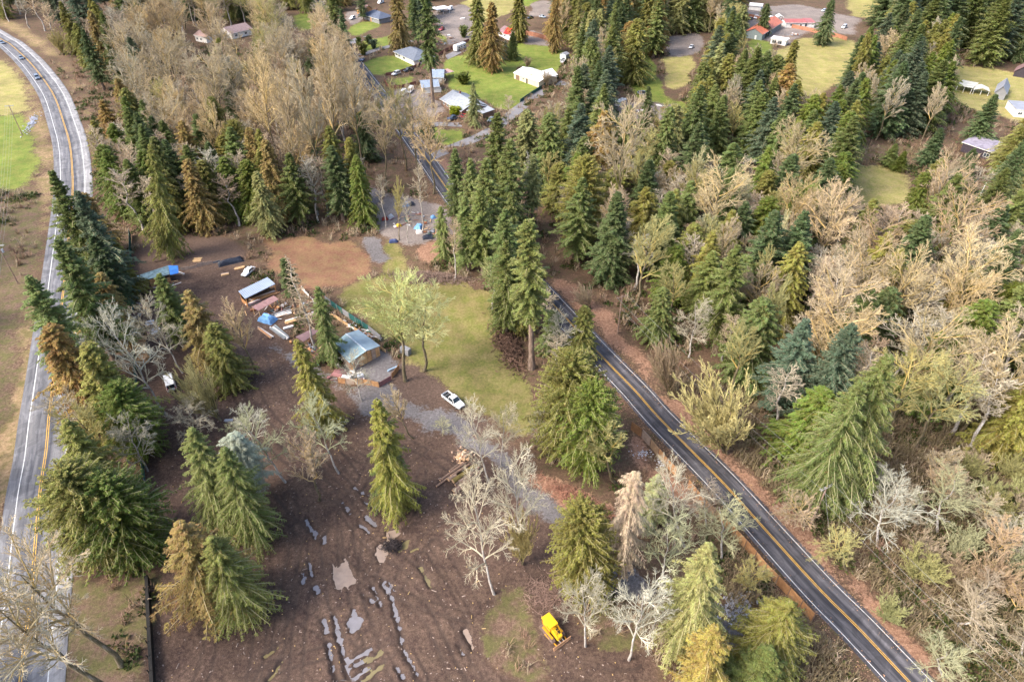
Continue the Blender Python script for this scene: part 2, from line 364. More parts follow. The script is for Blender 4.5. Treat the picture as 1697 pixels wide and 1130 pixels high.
def puddle_dip(X, Y):
    d = np.full(X.shape, 9.)
    for kd, pts, wd in PUD:
        P = np.array([at(*p).xy for p in pts])
        if wd:
            dd = distline(X, Y, P)-wd*.55
        else:
            q = np.vstack([P, P[:1]]); dd = distline(X, Y, q); dd = np.where(inpoly(X, Y, [tuple(a) for a in P]), -dd, dd)
        d = np.minimum(d, dd)
    return np.clip(.35-(d+(fbm(X*1.6, Y*1.6, 5, 4)-.5)*.95), 0, .6)
def hmud(X, Y):
    h = (fbm(X/6, Y/6, 21)-.5)*.25 + (fbm(X*1.1, Y*1.1, 22, 4)-.5)*.10
    for ln in RUTW:
        d0 = distline(X, Y, ln); t = np.abs(d0-1.0)
        h = h - .10*vnoise(X/4, Y/4, 41)*1.6*np.exp(-(t/.26)**2) + .025*np.exp(-((t-.55)/.2)**2)
    h = h - puddle_dip(X, Y)*.8
    return h
def trackw(X, Y):
    w_ = np.zeros(X.shape)
    for k, ln in enumerate(RUTW):
        t = np.abs(distline(X, Y, ln)-(1.0 if k % 3 else .8)); w_ = np.maximum(w_, np.exp(-(t/.28)**2)*np.clip(.15+1.1*vnoise(X/4, Y/4, 50+k), 0, 1))
    return np.maximum(w_, np.clip(puddle_dip(X, Y)*2.2, 0, 1))
def hforest(X, Y): return (fbm(X/14, Y/14, 31)-.5)*.8 + (fbm(X/3, Y/3, 33)-.5)*.3
mi = LAY.index('mud'); Wm = W[..., mi]; openw = W.sum(-1)
flat = np.clip((droad-6.5)/6, 0, 1)
mudin = (own == mi)
core = mudin.copy()
for _ in range(1):
    c = np.pad(core, 1); core = c[1:-1,1:-1]&c[:-2,1:-1]&c[2:,1:-1]&c[1:-1,:-2]&c[1:-1,2:]
H0 = hforest(GX, GY)*np.clip(1-openw*1.4, .12, 1)*flat - .02*(1-flat)
H0 = np.where(core, 0, H0*(1-Wm))
H0 = H0 + np.where(core, hmud(GX, GY), 0) if True else H0
# cells -> separate pieces of ground
cell_own = own[:-1, :-1]
cell_core = core[:-1,:-1]&core[1:,:-1]&core[:-1,1:]&core[1:,1:]
cell_own = np.where(cell_core, mi, np.where(cell_own == mi, LAY.index('dirt'), cell_own))
ny, nx = GX.shape
vid = np.arange(nx*ny).reshape(ny, nx)
quads = np.stack([vid[:-1,:-1], vid[:-1,1:], vid[1:,1:], vid[1:,:-1]], -1)
Vall = np.column_stack([GX.ravel(), GY.ravel(), H0.ravel()])
Wall = W.reshape(-1, len(LAY))

def ground_mat():
    m, n, b = newmat('ground_soil')
    A = [n.nodes.new('ShaderNodeAttribute') for _ in range(4)]
    ch = []
    for i, a in enumerate(A):
        a.attribute_name = 'w%d' % i; s = n.nodes.new('ShaderNodeSeparateColor'); n.links.new(a.outputs['Color'], s.inputs[0]); ch += [s.outputs[0], s.outputs[1], s.outputs[2]]
    big, mid, fine, grit = noise(n, .05, 4), noise(n, .35, 5, .65), noise(n, 1.7, 6, .75), noise(n, 6, 4, .8)
    mix1 = mth(n, 'ADD', mth(n, 'MULTIPLY', mid, .5), mth(n, 'MULTIPLY', fine, .5))
    gr = mth(n, 'ADD', mth(n, 'MULTIPLY', fine, .55), mth(n, 'MULTIPLY', grit, .45))
    def pal(stops, f=gr): return ramp(n, f, stops)
    base = pal([(.34, (.045,.028,.018)), (.48, (.115,.07,.045)), (.58, (.20,.125,.08)), (.68, (.36,.25,.17))])
    gmask = ramp(n, mix1, [(.5, 0.), (.6, 1.)])
    base = mixc(n, mth(n, 'MULTIPLY', gmask, .7), base, pal([(.38, (.02,.032,.010)), (.55, (.06,.078,.02)), (.66, (.13,.14,.05))]))
    cols = {
     'mud': mixc(n, ramp(n, mid, [(.35, 0.), (.65, 1.)]), pal([(.36, (.026,.016,.013)), (.5, (.080,.049,.038)), (.64, (.17,.112,.086))]), pal([(.36, (.045,.029,.021)), (.5, (.125,.08,.057)), (.66, (.26,.175,.125))])),
     'dirt': pal([(.35, (.05,.032,.024)), (.5, (.115,.075,.056)), (.68, (.25,.17,.125))]),
     'field': mixc(n, ramp(n, mid, [(.38, 0.), (.6, 1.)]), pal([(.35, (.07,.075,.018)), (.5, (.15,.155,.036)), (.68, (.27,.26,.08))]), pal([(.35, (.10,.085,.03)), (.5, (.22,.18,.07)), (.68, (.36,.29,.13))])),
     'pad': mixc(n, ramp(n, mid, [(.4, 0.), (.65, 1.)]), pal([(.35, (.12,.055,.03)), (.5, (.23,.115,.07)), (.68, (.36,.20,.13))]), pal([(.35, (.16,.10,.045)), (.6, (.30,.20,.10))])),
     'gravel': pal([(.32, (.075,.062,.058)), (.5, (.165,.15,.148)), (.68, (.33,.31,.305))]),
     'litter': pal([(.35, (.12,.055,.03)), (.48, (.28,.15,.095)), (.58, (.42,.26,.17)), (.7, (.62,.45,.33))]),
     'verge': mixc(n, ramp(n, mid, [(.4, 0.), (.6, 1.)]), pal([(.35, (.16,.10,.05)), (.5, (.34,.23,.13)), (.68, (.52,.38,.24))]), pal([(.35, (.10,.08,.03)), (.6, (.24,.19,.08))])),
     'scrub': mixc(n, ramp(n, mid, [(.4, 0.), (.6, 1.)]), pal([(.35, (.07,.04,.028)), (.5, (.16,.10,.07)), (.68, (.34,.24,.17))]), pal([(.35, (.06,.06,.02)), (.6, (.17,.15,.06))])),
     'lawn': mixc(n, ramp(n, mid, [(.35, 0.), (.65, 1.)]), pal([(.36, (.07,.11,.014)), (.5, (.135,.20,.028)), (.66, (.21,.27,.05))]), pal([(.36, (.13,.13,.025)), (.5, (.22,.23,.05)), (.66, (.36,.34,.11))])),
     'pasture': mixc(n, ramp(n, mid, [(.35, 0.), (.65, 1.)]), pal([(.36, (.15,.16,.04)), (.5, (.27,.26,.07)), (.66, (.40,.36,.13))]), pal([(.36, (.22,.17,.07)), (.5, (.36,.29,.12)), (.66, (.52,.43,.23))])),
     'yard': pal([(.33, (.12,.09,.07)), (.5, (.24,.20,.175)), (.68, (.40,.35,.32))]),
    }
    c = base
    for i, k in enumerate(LAY):
        f = mth(n, 'ADD', ch[i], mth(n, 'MULTIPLY', mth(n, 'SUBTRACT', mix1, .5), 2.4))
        f = ramp(n, f, [(.35, 0.), (.62, 1.)])
        f = mth(n, 'MULTIPLY', f, ramp(n, ch[i], [(.0, 0.), (.12, 1.)]))
        c = mixc(n, f, c, cols[k])
    c = mixc(n, .55, c, ramp(n, mth(n, 'ADD', mth(n, 'MULTIPLY', big, .5), mth(n, 'MULTIPLY', noise(n, .14, 5, .6), .5)), [(.36, .5), (.64, 1.4)]), 'MULTIPLY')
    wet = mth(n, 'MULTIPLY', ch[11], ramp(n, fine, [(.3, .55), (.6, 1.)]))
    c = mixc(n, mth(n, 'MULTIPLY', wet, .95), c, mixc(n, grit, (.026,.016,.012), (.07,.045,.034)))
    n.links.new(c, b.inputs['Base Color']); n.links.new(mth(n, 'SUBTRACT', .9, mth(n, 'MULTIPLY', wet, .45)), b.inputs['Roughness']); b.inputs['Specular IOR Level'].default_value = .25
    bu = n.nodes.new('ShaderNodeBump'); bu.inputs['Strength'].default_value = .8; bu.inputs['Distance'].default_value = .25
    n.links.new(gr, bu.inputs['Height']); n.links.new(bu.outputs[0], b.inputs['Normal'])
    return m
GM = ground_mat()
def wattrs(Wv, tr=None):
    P = np.zeros((len(Wv), 12)); P[:, :len(LAY)] = Wv
    if tr is not None: P[:, 11] = tr
    return {'w%d' % i: P[:, i*3:i*3+3] for i in range(4)}
names = {-1: 'ground', 1: 'bare_dirt', 2: 'grass_field', 3: 'dirt_pad', 4: 'gravel_drive', 5: 'leaf_litter_bank', 6: 'dry_grass_verge', 7: 'scrub_ground', 8: 'lawn', 9: 'pasture', 10: 'gravel_yard'}
for k, nm in names.items():
    q = quads[cell_own == k]
    if not len(q): continue
    used, inv = np.unique(q, return_inverse=True); q2 = inv.reshape(q.shape)
    V = Vall[used]; Wv = Wall[used]; F = [(q2, 0)]
    if k == -1:   # the sheet goes on to the horizon
        x0, x1, y0, y1 = gx[0], gx[-1], gy[0], gy[-1]; B = 4000
        ring = np.array([[x0,y0,-.5],[x1,y0,-.5],[x1,y1,-.5],[x0,y1,-.5],[-B,-B,-.5],[B,-B,-.5],[B,B,-.5],[-B,B,-.5],[x0-.5,y0-.5,-.5]])
        b0 = len(V); V = np.vstack([V, ring]); Wv = np.vstack([Wv, np.zeros((len(ring), len(LAY)))])
        F.append((np.array([[0,4,5,1],[1,5,6,2],[2,6,7,3],[3,7,4,0]])+b0, 0))
    o = link(nm, fast_mesh(nm, V, F, [GM], wattrs(Wv), smooth=True)); tag(o, kind='structure')
# mud in fine detail
jj, ii = np.nonzero(cell_own == mi)
S4 = 4
lu = np.linspace(0, 1, S4+1)
cx0, cx1, cy0, cy1 = gx[ii], gx[ii+1], gy[jj], gy[jj+1]
ux = cx0[:, None, None]+(cx1-cx0)[:, None, None]*lu[None, None, :]+0*lu[None, :, None]
uy = cy0[:, None, None]+(cy1-cy0)[:, None, None]*lu[None, :, None]+0*lu[None, None, :]
kx = np.round(ux/.3).astype(np.int64)+5000; ky = np.round((uy-20)/.3).astype(np.int64)
key = (kx*20000+ky).ravel()
uk, first, inv = np.unique(key, return_index=True, return_inverse=True)
mx, my = ux.ravel()[first], uy.ravel()[first]
mz = hmud(mx, my)
inv = inv.reshape(len(ii), S4+1, S4+1)
mq = np.stack([inv[:, :-1, :-1], inv[:, :-1, 1:], inv[:, 1:, 1:], inv[:, 1:, :-1]], -1).reshape(-1, 4)
ww = np.zeros((len(mx), len(LAY))); ww[:, mi] = 1
def samp(a, X, Y):
    fi = np.interp(X, gx, np.arange(nx)); fj = np.interp(Y, gy, np.arange(ny)); i0 = np.clip(fi.astype(int), 0, nx-2); j0 = np.clip(fj.astype(int), 0, ny-2)
    fx = fi-i0; fy = fj-j0
    return (a[j0, i0]*(1-fx)+a[j0, i0+1]*fx)*(1-fy)+(a[j0+1, i0]*(1-fx)+a[j0+1, i0+1]*fx)*fy
for li_ in range(len(LAY)): ww[:, li_] = samp(W[..., li_], mx, my)
tag(link('mud_yard', fast_mesh('mud_yard', np.column_stack([mx, my, mz]), [(mq, 0)], [GM], wattrs(ww, trackw(mx, my)), smooth=True)), kind='structure')
# puddles: level sheets of water lying in the dips
def water(name, col):
    m, n, b = newmat(name)
    c = ramp(n, noise(n, .8, 3), [(.35, tuple(q*.8 for q in col)), (.65, col)])
    n.links.new(c, b.inputs['Base Color']); b.inputs['Roughness'].default_value = .06; b.inputs['IOR'].default_value = 1.33; b.inputs['Specular IOR Level'].default_value = .8
    return m
WM = {'t': water('tan_water', (.36,.27,.21)), 'g': water('grey_water', (.24,.225,.235)), 'o': water('olive_water', (.22,.18,.09))}
for kd, pts, wd in PUD:
    P = [at(*p) for p in pts]
    if wd:
        L = [np.array(p.xy) for p in P]; d = [L[min(i+1, len(L)-1)]-L[max(i-1, 0)] for i in range(len(L))]
        nn = [np.array((-q[1], q[0]))/np.linalg.norm(q) for q in d]; e = wd*.62+.55
        L[0] = L[0]-d[0]/np.linalg.norm(d[0])*.3; L[-1] = L[-1]+d[-1]/np.linalg.norm(d[-1])*.3
        ring = [L[i]+nn[i]*e for i in range(len(L))]+[L[i]-nn[i]*e for i in range(len(L)-1, -1, -1)]
    else:
        c = np.mean([np.array(p.xy) for p in P], 0); ring = [c+(np.array(p.xy)-c)*(1+.8/np.linalg.norm(np.array(p.xy)-c)) for p in P]
    R = np.array(ring); base = float(np.mean(hmud(R[:, 0], R[:, 1])))
    cc = R.mean(0)
    z = float(np.median(hmud(np.array([p.x for p in P]), np.array([p.y for p in P]))))+.10
    me = bpy.data.meshes.new('puddle'); me.from_pydata([(q[0], q[1], z) for q in R], [], [tuple(range(len(R)))]); me.materials.append(WM[kd])
    tag(link('puddle', me), kind='structure')
# ------------------------------------------------------------------ buildings
def tile_roof(name, col): return pm(name, col, .85, .25, 1.2)
def ribmat(name, col): return pm(name, col, .45, .18, .5, spec=.5)
glass_m, gn, gb = newmat('window_glass'); gb.inputs['Base Color'].default_value = (.03,.04,.05,1); gb.inputs['Roughness'].default_value = .06
gc = ramp(gn, noise(gn, .7, 2), [(.4, (.02,.025,.03)), (.6, (.09,.11,.13))]); gn.links.new(gc, gb.inputs['Base Color'])
white_m = pm('white_painted_wood', (.74,.73,.70), .55, .1, .8)
dark_m = pm('dark_opening', (.03,.028,.027), .8)
def frame_from(A, B, z):
    a, b = at(A[0], A[1], z), at(B[0], B[1], z); d = b-a
    return Vector((a.x, a.y, 0)), math.atan2(d.y, d.x), d.length
def put_window(par, face, u, z, w_, h_, L, D, name='window', m=None):
    """face f: y=0 wall, l: x=0 wall, r: x=L wall, b: back"""
    fr_ = MB(); t = .07
    def bx(mb, u0, u1, z0, z1, d0, d1):
        if face == 'f': mb.box(u0, u1, -d1, -d0, z0, z1)
        elif face == 'b': mb.box(u0, u1, D+d0, D+d1, z0, z1)
        elif face == 'l': mb.box(-d1, -d0, u0, u1, z0, z1)
        else: mb.box(L+d0, L+d1, u0, u1, z0, z1)
    if name == 'window':
        bx(fr_, u, u+w_, z, z+t, .002, .07); bx(fr_, u, u+w_, z+h_-t, z+h_, .002, .07); bx(fr_, u, u+t, z+t, z+h_-t, .002, .07); bx(fr_, u+w_-t, u+w_, z+t, z+h_-t, .002, .07)
        if w_ > 1.3: bx(fr_, u+w_/2-t/2, u+w_/2+t/2, z+t, z+h_-t, .002, .06)
        f_ = fr_.build('window', white_m, par)
        p_ = MB(); bx(p_, u+t, u+w_-t, z+t, z+h_-t, .004, .025); p_.build('pane', glass_m, f_)
    else:
        bx(fr_, u, u+w_, z, z+h_, .003, .05); f_ = fr_.build(name, m or white_m, par)
        if name == 'garage_door':
            p_ = MB()
            for k in range(1, 4): bx(p_, u+.08, u+w_-.08, z+h_*k/4-.02, z+h_*k/4+.02, .05, .065)
            p_.build('trim', dark_m, f_)
        elif name == 'door': p_ = MB(); bx(p_, u+w_-.18, u+w_-.1, 1.0, 1.1, .05, .1); p_.build('handle', dark_m, f_)
def house(name, label, A, B, depth, eh, rise, wall, roof, style='gable', cat='house', oh=.45, openings=(), ribs=0, flip=False, chimney=None, open_front=False, wings=()):
    o, yaw, L = frame_from(A, B, eh)
    T = thing(name, label, cat, o, yaw); D = depth; mw, mr = wall, roof
    def shell(x0, x1, y0, y1, eh, rise, style, nm='wall'):
        w_ = MB()
        xm0, xm1, ym = x0, x1, (y0+y1)/2
        if style == 'gable':
            V = [(x0,y0,0),(x1,y0,0),(x1,y1,0),(x0,y1,0),(x0,y0,eh),(x1,y0,eh),(x1,y1,eh),(x0,y1,eh),(x0,ym,eh+rise-.06),(x1,ym,eh+rise-.06)]
            F = [(0,1,5,4),(2,3,7,6),(0,4,8,7,3),(1,2,6,9,5)]
        elif style == 'gabley':
            xm = (x0+x1)/2
            V = [(x0,y0,0),(x1,y0,0),(x1,y1,0),(x0,y1,0),(x0,y0,eh),(x1,y0,eh),(x1,y1,eh),(x0,y1,eh),(xm,y0,eh+rise-.06),(xm,y1,eh+rise-.06)]
            F = [(0,1,5,8,4),(2,3,7,9,6),(1,2,6,5),(3,0,4,7)]
        else:
            V = [(x0,y0,0),(x1,y0,0),(x1,y1,0),(x0,y1,0),(x0,y0,eh-.03),(x1,y0,eh-.03),(x1,y1,eh-.03+(rise if style == 'shed' else 0)),(x0,y1,eh-.03+(rise if style == 'shed' else 0))]
            F = [(0,1,5,4),(1,2,6,5),(2,3,7,6),(3,0,4,7)]
        if not open_front: w_.add(V, F); w_.build(nm, mw, T)
        else:
            for q in (x0+.1, (x0+x1)/2, x1-.1):
                MB().box(q-.08, q+.08, y0+.05, y0+.2, 0, eh-.05).build('post', mw, T); MB().box(q-.08, q+.08, y1-.2, y1-.05, 0, V[6][2]-.05).build('post', mw, T)
        r_ = MB(); t = .14
        X0, X1, Y0, Y1 = x0-oh, x1+oh, y0-oh, y1+oh
        if style == 'gable':
            k = rise/((y1-y0)/2); ez = eh-oh*k
            r_.slab([(X0,Y0,ez+t),(X1,Y0,ez+t),(X1,ym,eh+rise+t),(X0,ym,eh+rise+t)], t); r_.slab([(X0,ym,eh+rise+t),(X1,ym,eh+rise+t),(X1,Y1,ez+t),(X0,Y1,ez+t)], t)
            rb = lambda x, s: r_.bar((x, (Y0 if s else Y1), ez+t+.02), (x, ym, eh+rise+t+.02), .05, .05)
        elif style == 'gabley':
            xm = (x0+x1)/2; k = rise/((x1-x0)/2); ez = eh-oh*k
            r_.slab([(X0,Y0,ez+t),(xm,Y0,eh+rise+t),(xm,Y1,eh+rise+t),(X0,Y1,ez+t)], t); r_.slab([(xm,Y0,eh+rise+t),(X1,Y0,ez+t),(X1,Y1,ez+t),(xm,Y1,eh+rise+t)], t)
            rb = None
        elif style == 'hip':
            k = rise/((y1-y0)/2); ez = eh-oh*k; e = (y1-y0)/2
            a, b_ = (x0+e, ym, eh+rise+t), (x1-e, ym, eh+rise+t); c = [(X0,Y0,ez+t),(X1,Y0,ez+t),(X1,Y1,ez+t),(X0,Y1,ez+t)]
            lo_ = [(p[0], p[1], p[2]-t) for p in c]
            r_.add(c+[a, b_]+lo_, [(0,1,5,4),(2,3,4,5),(1,2,5),(3,0,4),(6,7,1,0),(7,8,2,1),(8,9,3,2),(9,6,0,3),(9,8,7,6)]); rb = None
        else:
            dz = rise if style == 'shed' else 0; k = dz/(y1-y0)
            r_.slab([(X0,Y0,eh-oh*k+t),(X1,Y0,eh-oh*k+t),(X1,Y1,eh+dz+oh*k+t),(X0,Y1,eh+dz+oh*k+t)], t)
            rb = lambda x, s: r_.bar((x, Y0, eh-oh*k+t+.02), (x, Y1, eh+dz+oh*k+t+.02), .05, .05) if s else None
        if ribs and rb:
            n = int((X1-X0)/ribs)
            for i in range(n+1):
                x = X0+.05+(X1-X0-.1)*i/n; rb(x, 1); rb(x, 0)
        ro = r_.build('roof', mr, T)
        f_ = MB(); 
        if style in ('gable', 'hip', 'flat', 'shed'):
            ez_ = (eh-oh*(rise/((y1-y0)/2)) if style in ('gable', 'hip') else eh-(oh*(rise/(y1-y0)) if style == 'shed' else 0))
            f_.box(X0, X1, Y0-.04, Y0-.003, ez_-.06, ez_+.13); f_.build('fascia', white_m, T)
        return ro
    ro = shell(0, L, 0, D, eh, rise, style)
    for (x0, x1, y0, y1, e2, r2, s2) in wings: shell(x0, x1, y0, y1, e2, r2, s2)
    for op in openings:
        nm, face, u, z, w_, h_ = op[:6]; put_window(T, face, u, z, w_, h_, L, D, nm, op[6] if len(op) > 6 else None)
    if chimney:
        c_ = MB(); c_.box(chimney[0]-.35, chimney[0]+.35, chimney[1]-.3, chimney[1]+.3, eh, eh+rise+.8); c_.build('chimney', pm('brick_chimney', (.3,.16,.12)), ro)
    return T
grey_roof = tile_roof('grey_shingles', (.30,.32,.35)); blue_roof = tile_roof('slate_blue_shingles', (.15,.17,.21)); navy_roof = tile_roof('dark_blue_shingles', (.10,.12,.17))
pale_blue_roof = tile_roof('pale_blue_shingles', (.25,.30,.38)); red_roof = ribmat('red_metal_roof', (.52,.17,.10)); dred_roof = ribmat('dull_red_roof', (.38,.12,.11)); white_roof = ribmat('white_metal_roof', (.80,.79,.77))
purple_roof = pm('weathered_barn_roof', (.26,.24,.30), .8, .4, .6); tan_roof = pm('dirty_canopy_fabric', (.62,.60,.52), .8, .25, .6); greyroof2 = ribmat('grey_metal_roof', (.30,.31,.35)); brown_roof = pm('brown_metal_roof', (.24,.15,.15), .6, .25, .8)
pink_roof = pm('pinkish_roof', (.48,.27,.25), .7)
beige = pm('beige_siding', (.66,.55,.40), .7, .1, .6); wht = pm('white_siding', (.72,.70,.67), .7, .12, .5); gry = pm('grey_siding', (.24,.24,.25), .75, .2, .5); grn = pm('grey_green_siding', (.22,.26,.26), .75, .15); brn = pm('brown_siding', (.22,.14,.10), .8, .2)
org = pm('orange_wood_siding', (.55,.28,.12), .75, .2, 1); drk = pm('dark_barn_boards', (.05,.04,.05), .8, .3)
W_ = 'window'
house('grey_roof_house', 'long house with big grey shingle roof beside the street junction', (731,164), (765,184), 12.0, 2.7, 2.4, brn, grey_roof, 'gable', openings=[(W_,'f',1.5,1,1.6,1.1),(W_,'f',4.5,1,1.6,1.1),('door','f',6.8,0,1,2.1),(W_,'r',3,1,1.6,1.1)], wings=[(9.5,19,2.5,11,2.7,1.7,'gable'),(19.2,23.5,6,11,2.4,.5,'shed')], chimney=(4,7))
house('blue_hip_roof_house', 'house with slate blue hipped roof and white posts at the corner lawn', (654,85), (686,100), 11.5, 2.7, 2.3, wht, blue_roof, 'hip', openings=[(W_,'f',1.2,1,1.5,1.2),(W_,'f',3.8,1,1.5,1.2),('door','f',6.2,0,1,2.1),(W_,'f',8.2,.9,2,1.3),(W_,'r',3,1,1.6,1.1),('garage_door','r',6,0,4,2.2)], oh=.7)
house('navy_roof_house', 'house with dark blue roof behind the bright green front lawn', (601,24), (628,32), 10, 2.7, 2.4, gry, navy_roof, 'hip', openings=[(W_,'f',1,1,1.6,1.2),(W_,'f',4,1,2,1.2),('door','f',7.4,0,1,2.1,org),(W_,'f',9,1,1.6,1.2)], chimney=(6,6))
house('orange_cabin', 'small orange wooden cabin behind the dark blue roof', (604,17), (616,14), 7, 3, 2, org, brown_roof, 'gabley', 'cabin', openings=[(W_,'f',1,1,1.2,1)])
house('pale_blue_roof_house', 'house with pale blue roof half hidden by the very tall fir', (714,128), (734,128), 10, 2.8, 1.8, wht, pale_blue_roof, 'gable', openings=[(W_,'f',1,1,1.5,1.1),(W_,'f',5,1,1.5,1.1)])
house('blue_roof_garage', 'garage with blue roof and cream walls below the pale blue roofed house', (700,145), (727,143), 8, 2.7, 1.7, beige, pale_blue_roof, 'gable', 'garage', openings=[('garage_door','f',1,0,3.2,2.2),('garage_door','f',5,0,3.2,2.2),(W_,'r',2,1,1.2,1)])
house('pergola', 'open pergola with pinkish roof beside the pale blue roofed house', (738,122), (751,119), 4.6, 2.6, .5, brn, pink_roof, 'flat', 'pergola', open_front=True, oh=.3)
house('beige_shed', 'beige shed with white roof on the green lawn', (852,121), (893,136), 11, 2.6, 1.5, beige, white_roof, 'gable', 'shed', openings=[('garage_door','f',1.2,0,2.6,2.1,brn),(W_,'f',6,1,.9,.8),('door','f',8.5,0,1,2,dark_m)], wings=[(8.0,15.5,1.0,12.5,2.9,1.9,'gabley')], oh=.3)
house('red_tarp_house', 'house with a bright red tarpaulin over its roof', (826,52), (846,59), 9, 2.8, 2, wht, brown_roof, 'gable', openings=[(W_,'f',1,1,1.5,1.1),(W_,'f',5,1,1.5,1.1)], wings=[(8.5,13,1,8,2.6,1.2,'gable')])
house('garden_shed', 'small grey shed standing above the boat on the lawn', (928,90), (938,92), 3.2, 2.2, .7, pm('pale_grey_siding', (.5,.54,.56)), greyroof2, 'gabley', 'shed', openings=[('door','f',.8,0,1,1.8)], oh=.15)
house('white_carport', 'white canopy carport over parked vans by the dirt yard', (724,17), (745,14), 7, 2.8, .8, wht, white_roof, 'flat', 'carport', open_front=True)
house('red_roof_barn', 'barn with orange red metal roof beside the gravel forecourt', (1264,57), (1296,37), 9.5, 3.2, 2.2, grn, red_roof, 'gable', 'barn', openings=[('garage_door','f',5,0,3,2.6,dark_m),('garage_door','f',9,0,3,2.6,dark_m),(W_,'f',13,1,1.4,1),('door','l',3,0,1,2.1)], ribs=.9)
house('red_white_house', 'white mobile home with dull red striped roof', (1303,38), (1335,38), 8, 2.7, 1.0, wht, dred_roof, 'gable', 'house', openings=[(W_,'f',2.5,1,1.2,.9),('door','f',5,0,.9,2),(W_,'f',8,1,1.2,.9)], ribs=2.6, wings=[(12.4,16.5,.5,8.5,2.5,.4,'shed')])
house('flat_white_shed', 'small flat roofed white building with big panes on the meadow edge', (1278,64), (1303,68), 4.2, 2.6, .3, wht, white_roof, 'shed', 'shed', openings=[(W_,'f',.8,.5,2.2,1.5),(W_,'f',3.8,.5,2.2,1.5)], oh=.3)
house('white_canopy', 'larger white canopy behind the red roofed barn', (1271,31), (1285,31), 5, 2.5, 1.2, wht, white_roof, 'gabley', 'canopy', open_front=True, oh=.2)
house('white_canopy', 'smaller white canopy beside the red and white mobile home', (1289,29), (1299,29), 4.2, 2.3, .9, wht, white_roof, 'gabley', 'canopy', open_front=True, oh=.2)
house('white_barn', 'plain white roofed shed at the top edge above the red roofed barn', (1242,9), (1262,11), 6, 2.6, .8, wht, white_roof, 'gable', 'shed')
house('canopy_shelter', 'larger pale canopy shelter on the dry meadow', (1587,141), (1612,146), 8.5, 2.7, .9, wht, tan_roof, 'flat', 'shelter', open_front=True, oh=.2)
house('canopy_shelter', 'smaller pale canopy shelter with gabled cloth roof on the dry meadow', (1614,149), (1640,152), 5.5, 2.0, 1.0, wht, tan_roof, 'gabley', 'shelter', open_front=True, oh=.2)
house('grey_shed', 'grey shed with metal gable roof beside the pale canopy shelters', (1650,152), (1668,155), 13, 3.0, 2.6, gry, greyroof2, 'gabley', 'shed', ribs=0)
house('white_trailer_house', 'white boxy trailer home at the right edge of the dry meadow', (1685,182), (1712,184), 11, 3.0, .4, wht, greyroof2, 'flat', 'trailer', openings=[(W_,'f',1,1.1,1.6,1)], oh=.15)
house('long_barn', 'long low barn with weathered purple grey roof among dark trees', (1597,236), (1644,252), 7.5, 3.4, 1.2, drk, purple_roof, 'shed', 'barn', openings=[(W_,'f',8,1,2,1.4),(W_,'f',11,1,2,1.4)])
house('white_wall_house', 'house with brown roof and white wall seen through the pale leafless wood, the left one', (322,58), (341,62), 12, 3.2, 2.2, wht, pm('pink_brown_roof', (.36,.24,.2)), 'gable', openings=[(W_,'f',1,1,1.5,1.1),(W_,'f',4,1,1.5,1.1)])
house('white_wall_house', 'house with brown roof and white wall seen through the leafless wood, the right one', (383,56), (417,48), 11, 3.0, 2.2, wht, pm('brown_violet_roof', (.27,.2,.2)), 'gable', openings=[(W_,'f',2,1,1.5,1.1),(W_,'f',8,1,1.5,1.1),('door','f',6,0,1,2)])
house('gable_cabin', 'dark brown gabled hut at the right edge of the dry meadow', (1682,118), (1706,122), 9, 2.4, 2.6, drk, brown_roof, 'gabley', 'hut')
# red tarp over the roof
def quadthing(name, label, cat, pts, m, t=.08, group=None):
    """a thick sheet through four to six world points"""
    P = [Vector(p) for p in pts]; c = sum(P, Vector())/len(P); c.z = 0
    b = MB(); b.slab([p-c for p in P], t); o = b.build(name, m, None, c); return tag(o, label, cat, group)
tarp_red = pm('red_tarpaulin', (.70,.04,.03), .5, .25, .7); tarp_blue = pm('blue_tarpaulin', (.06,.22,.62), .5, .25, 1.); tarp_lblue = pm('light_blue_tarpaulin', (.16,.34,.62), .5, .25, 1.)
quadthing('red_tarp', 'bright red tarpaulin lying on the roof right of the large bronze cedar', 'tarp', [at(834,56,3.1), at(850,57.5,3.1), at(852,46,5.2), at(840,46,5.2)], tarp_red)
quadthing('blue_tarp', 'light blue tarpaulin hung on the front of the white mobile home', 'tarp', [at(1321,41.5,.6), at(1334,43,.6), at(1333.5,36,2.9), at(1320.5,35.5,2.9)], tarp_lblue)

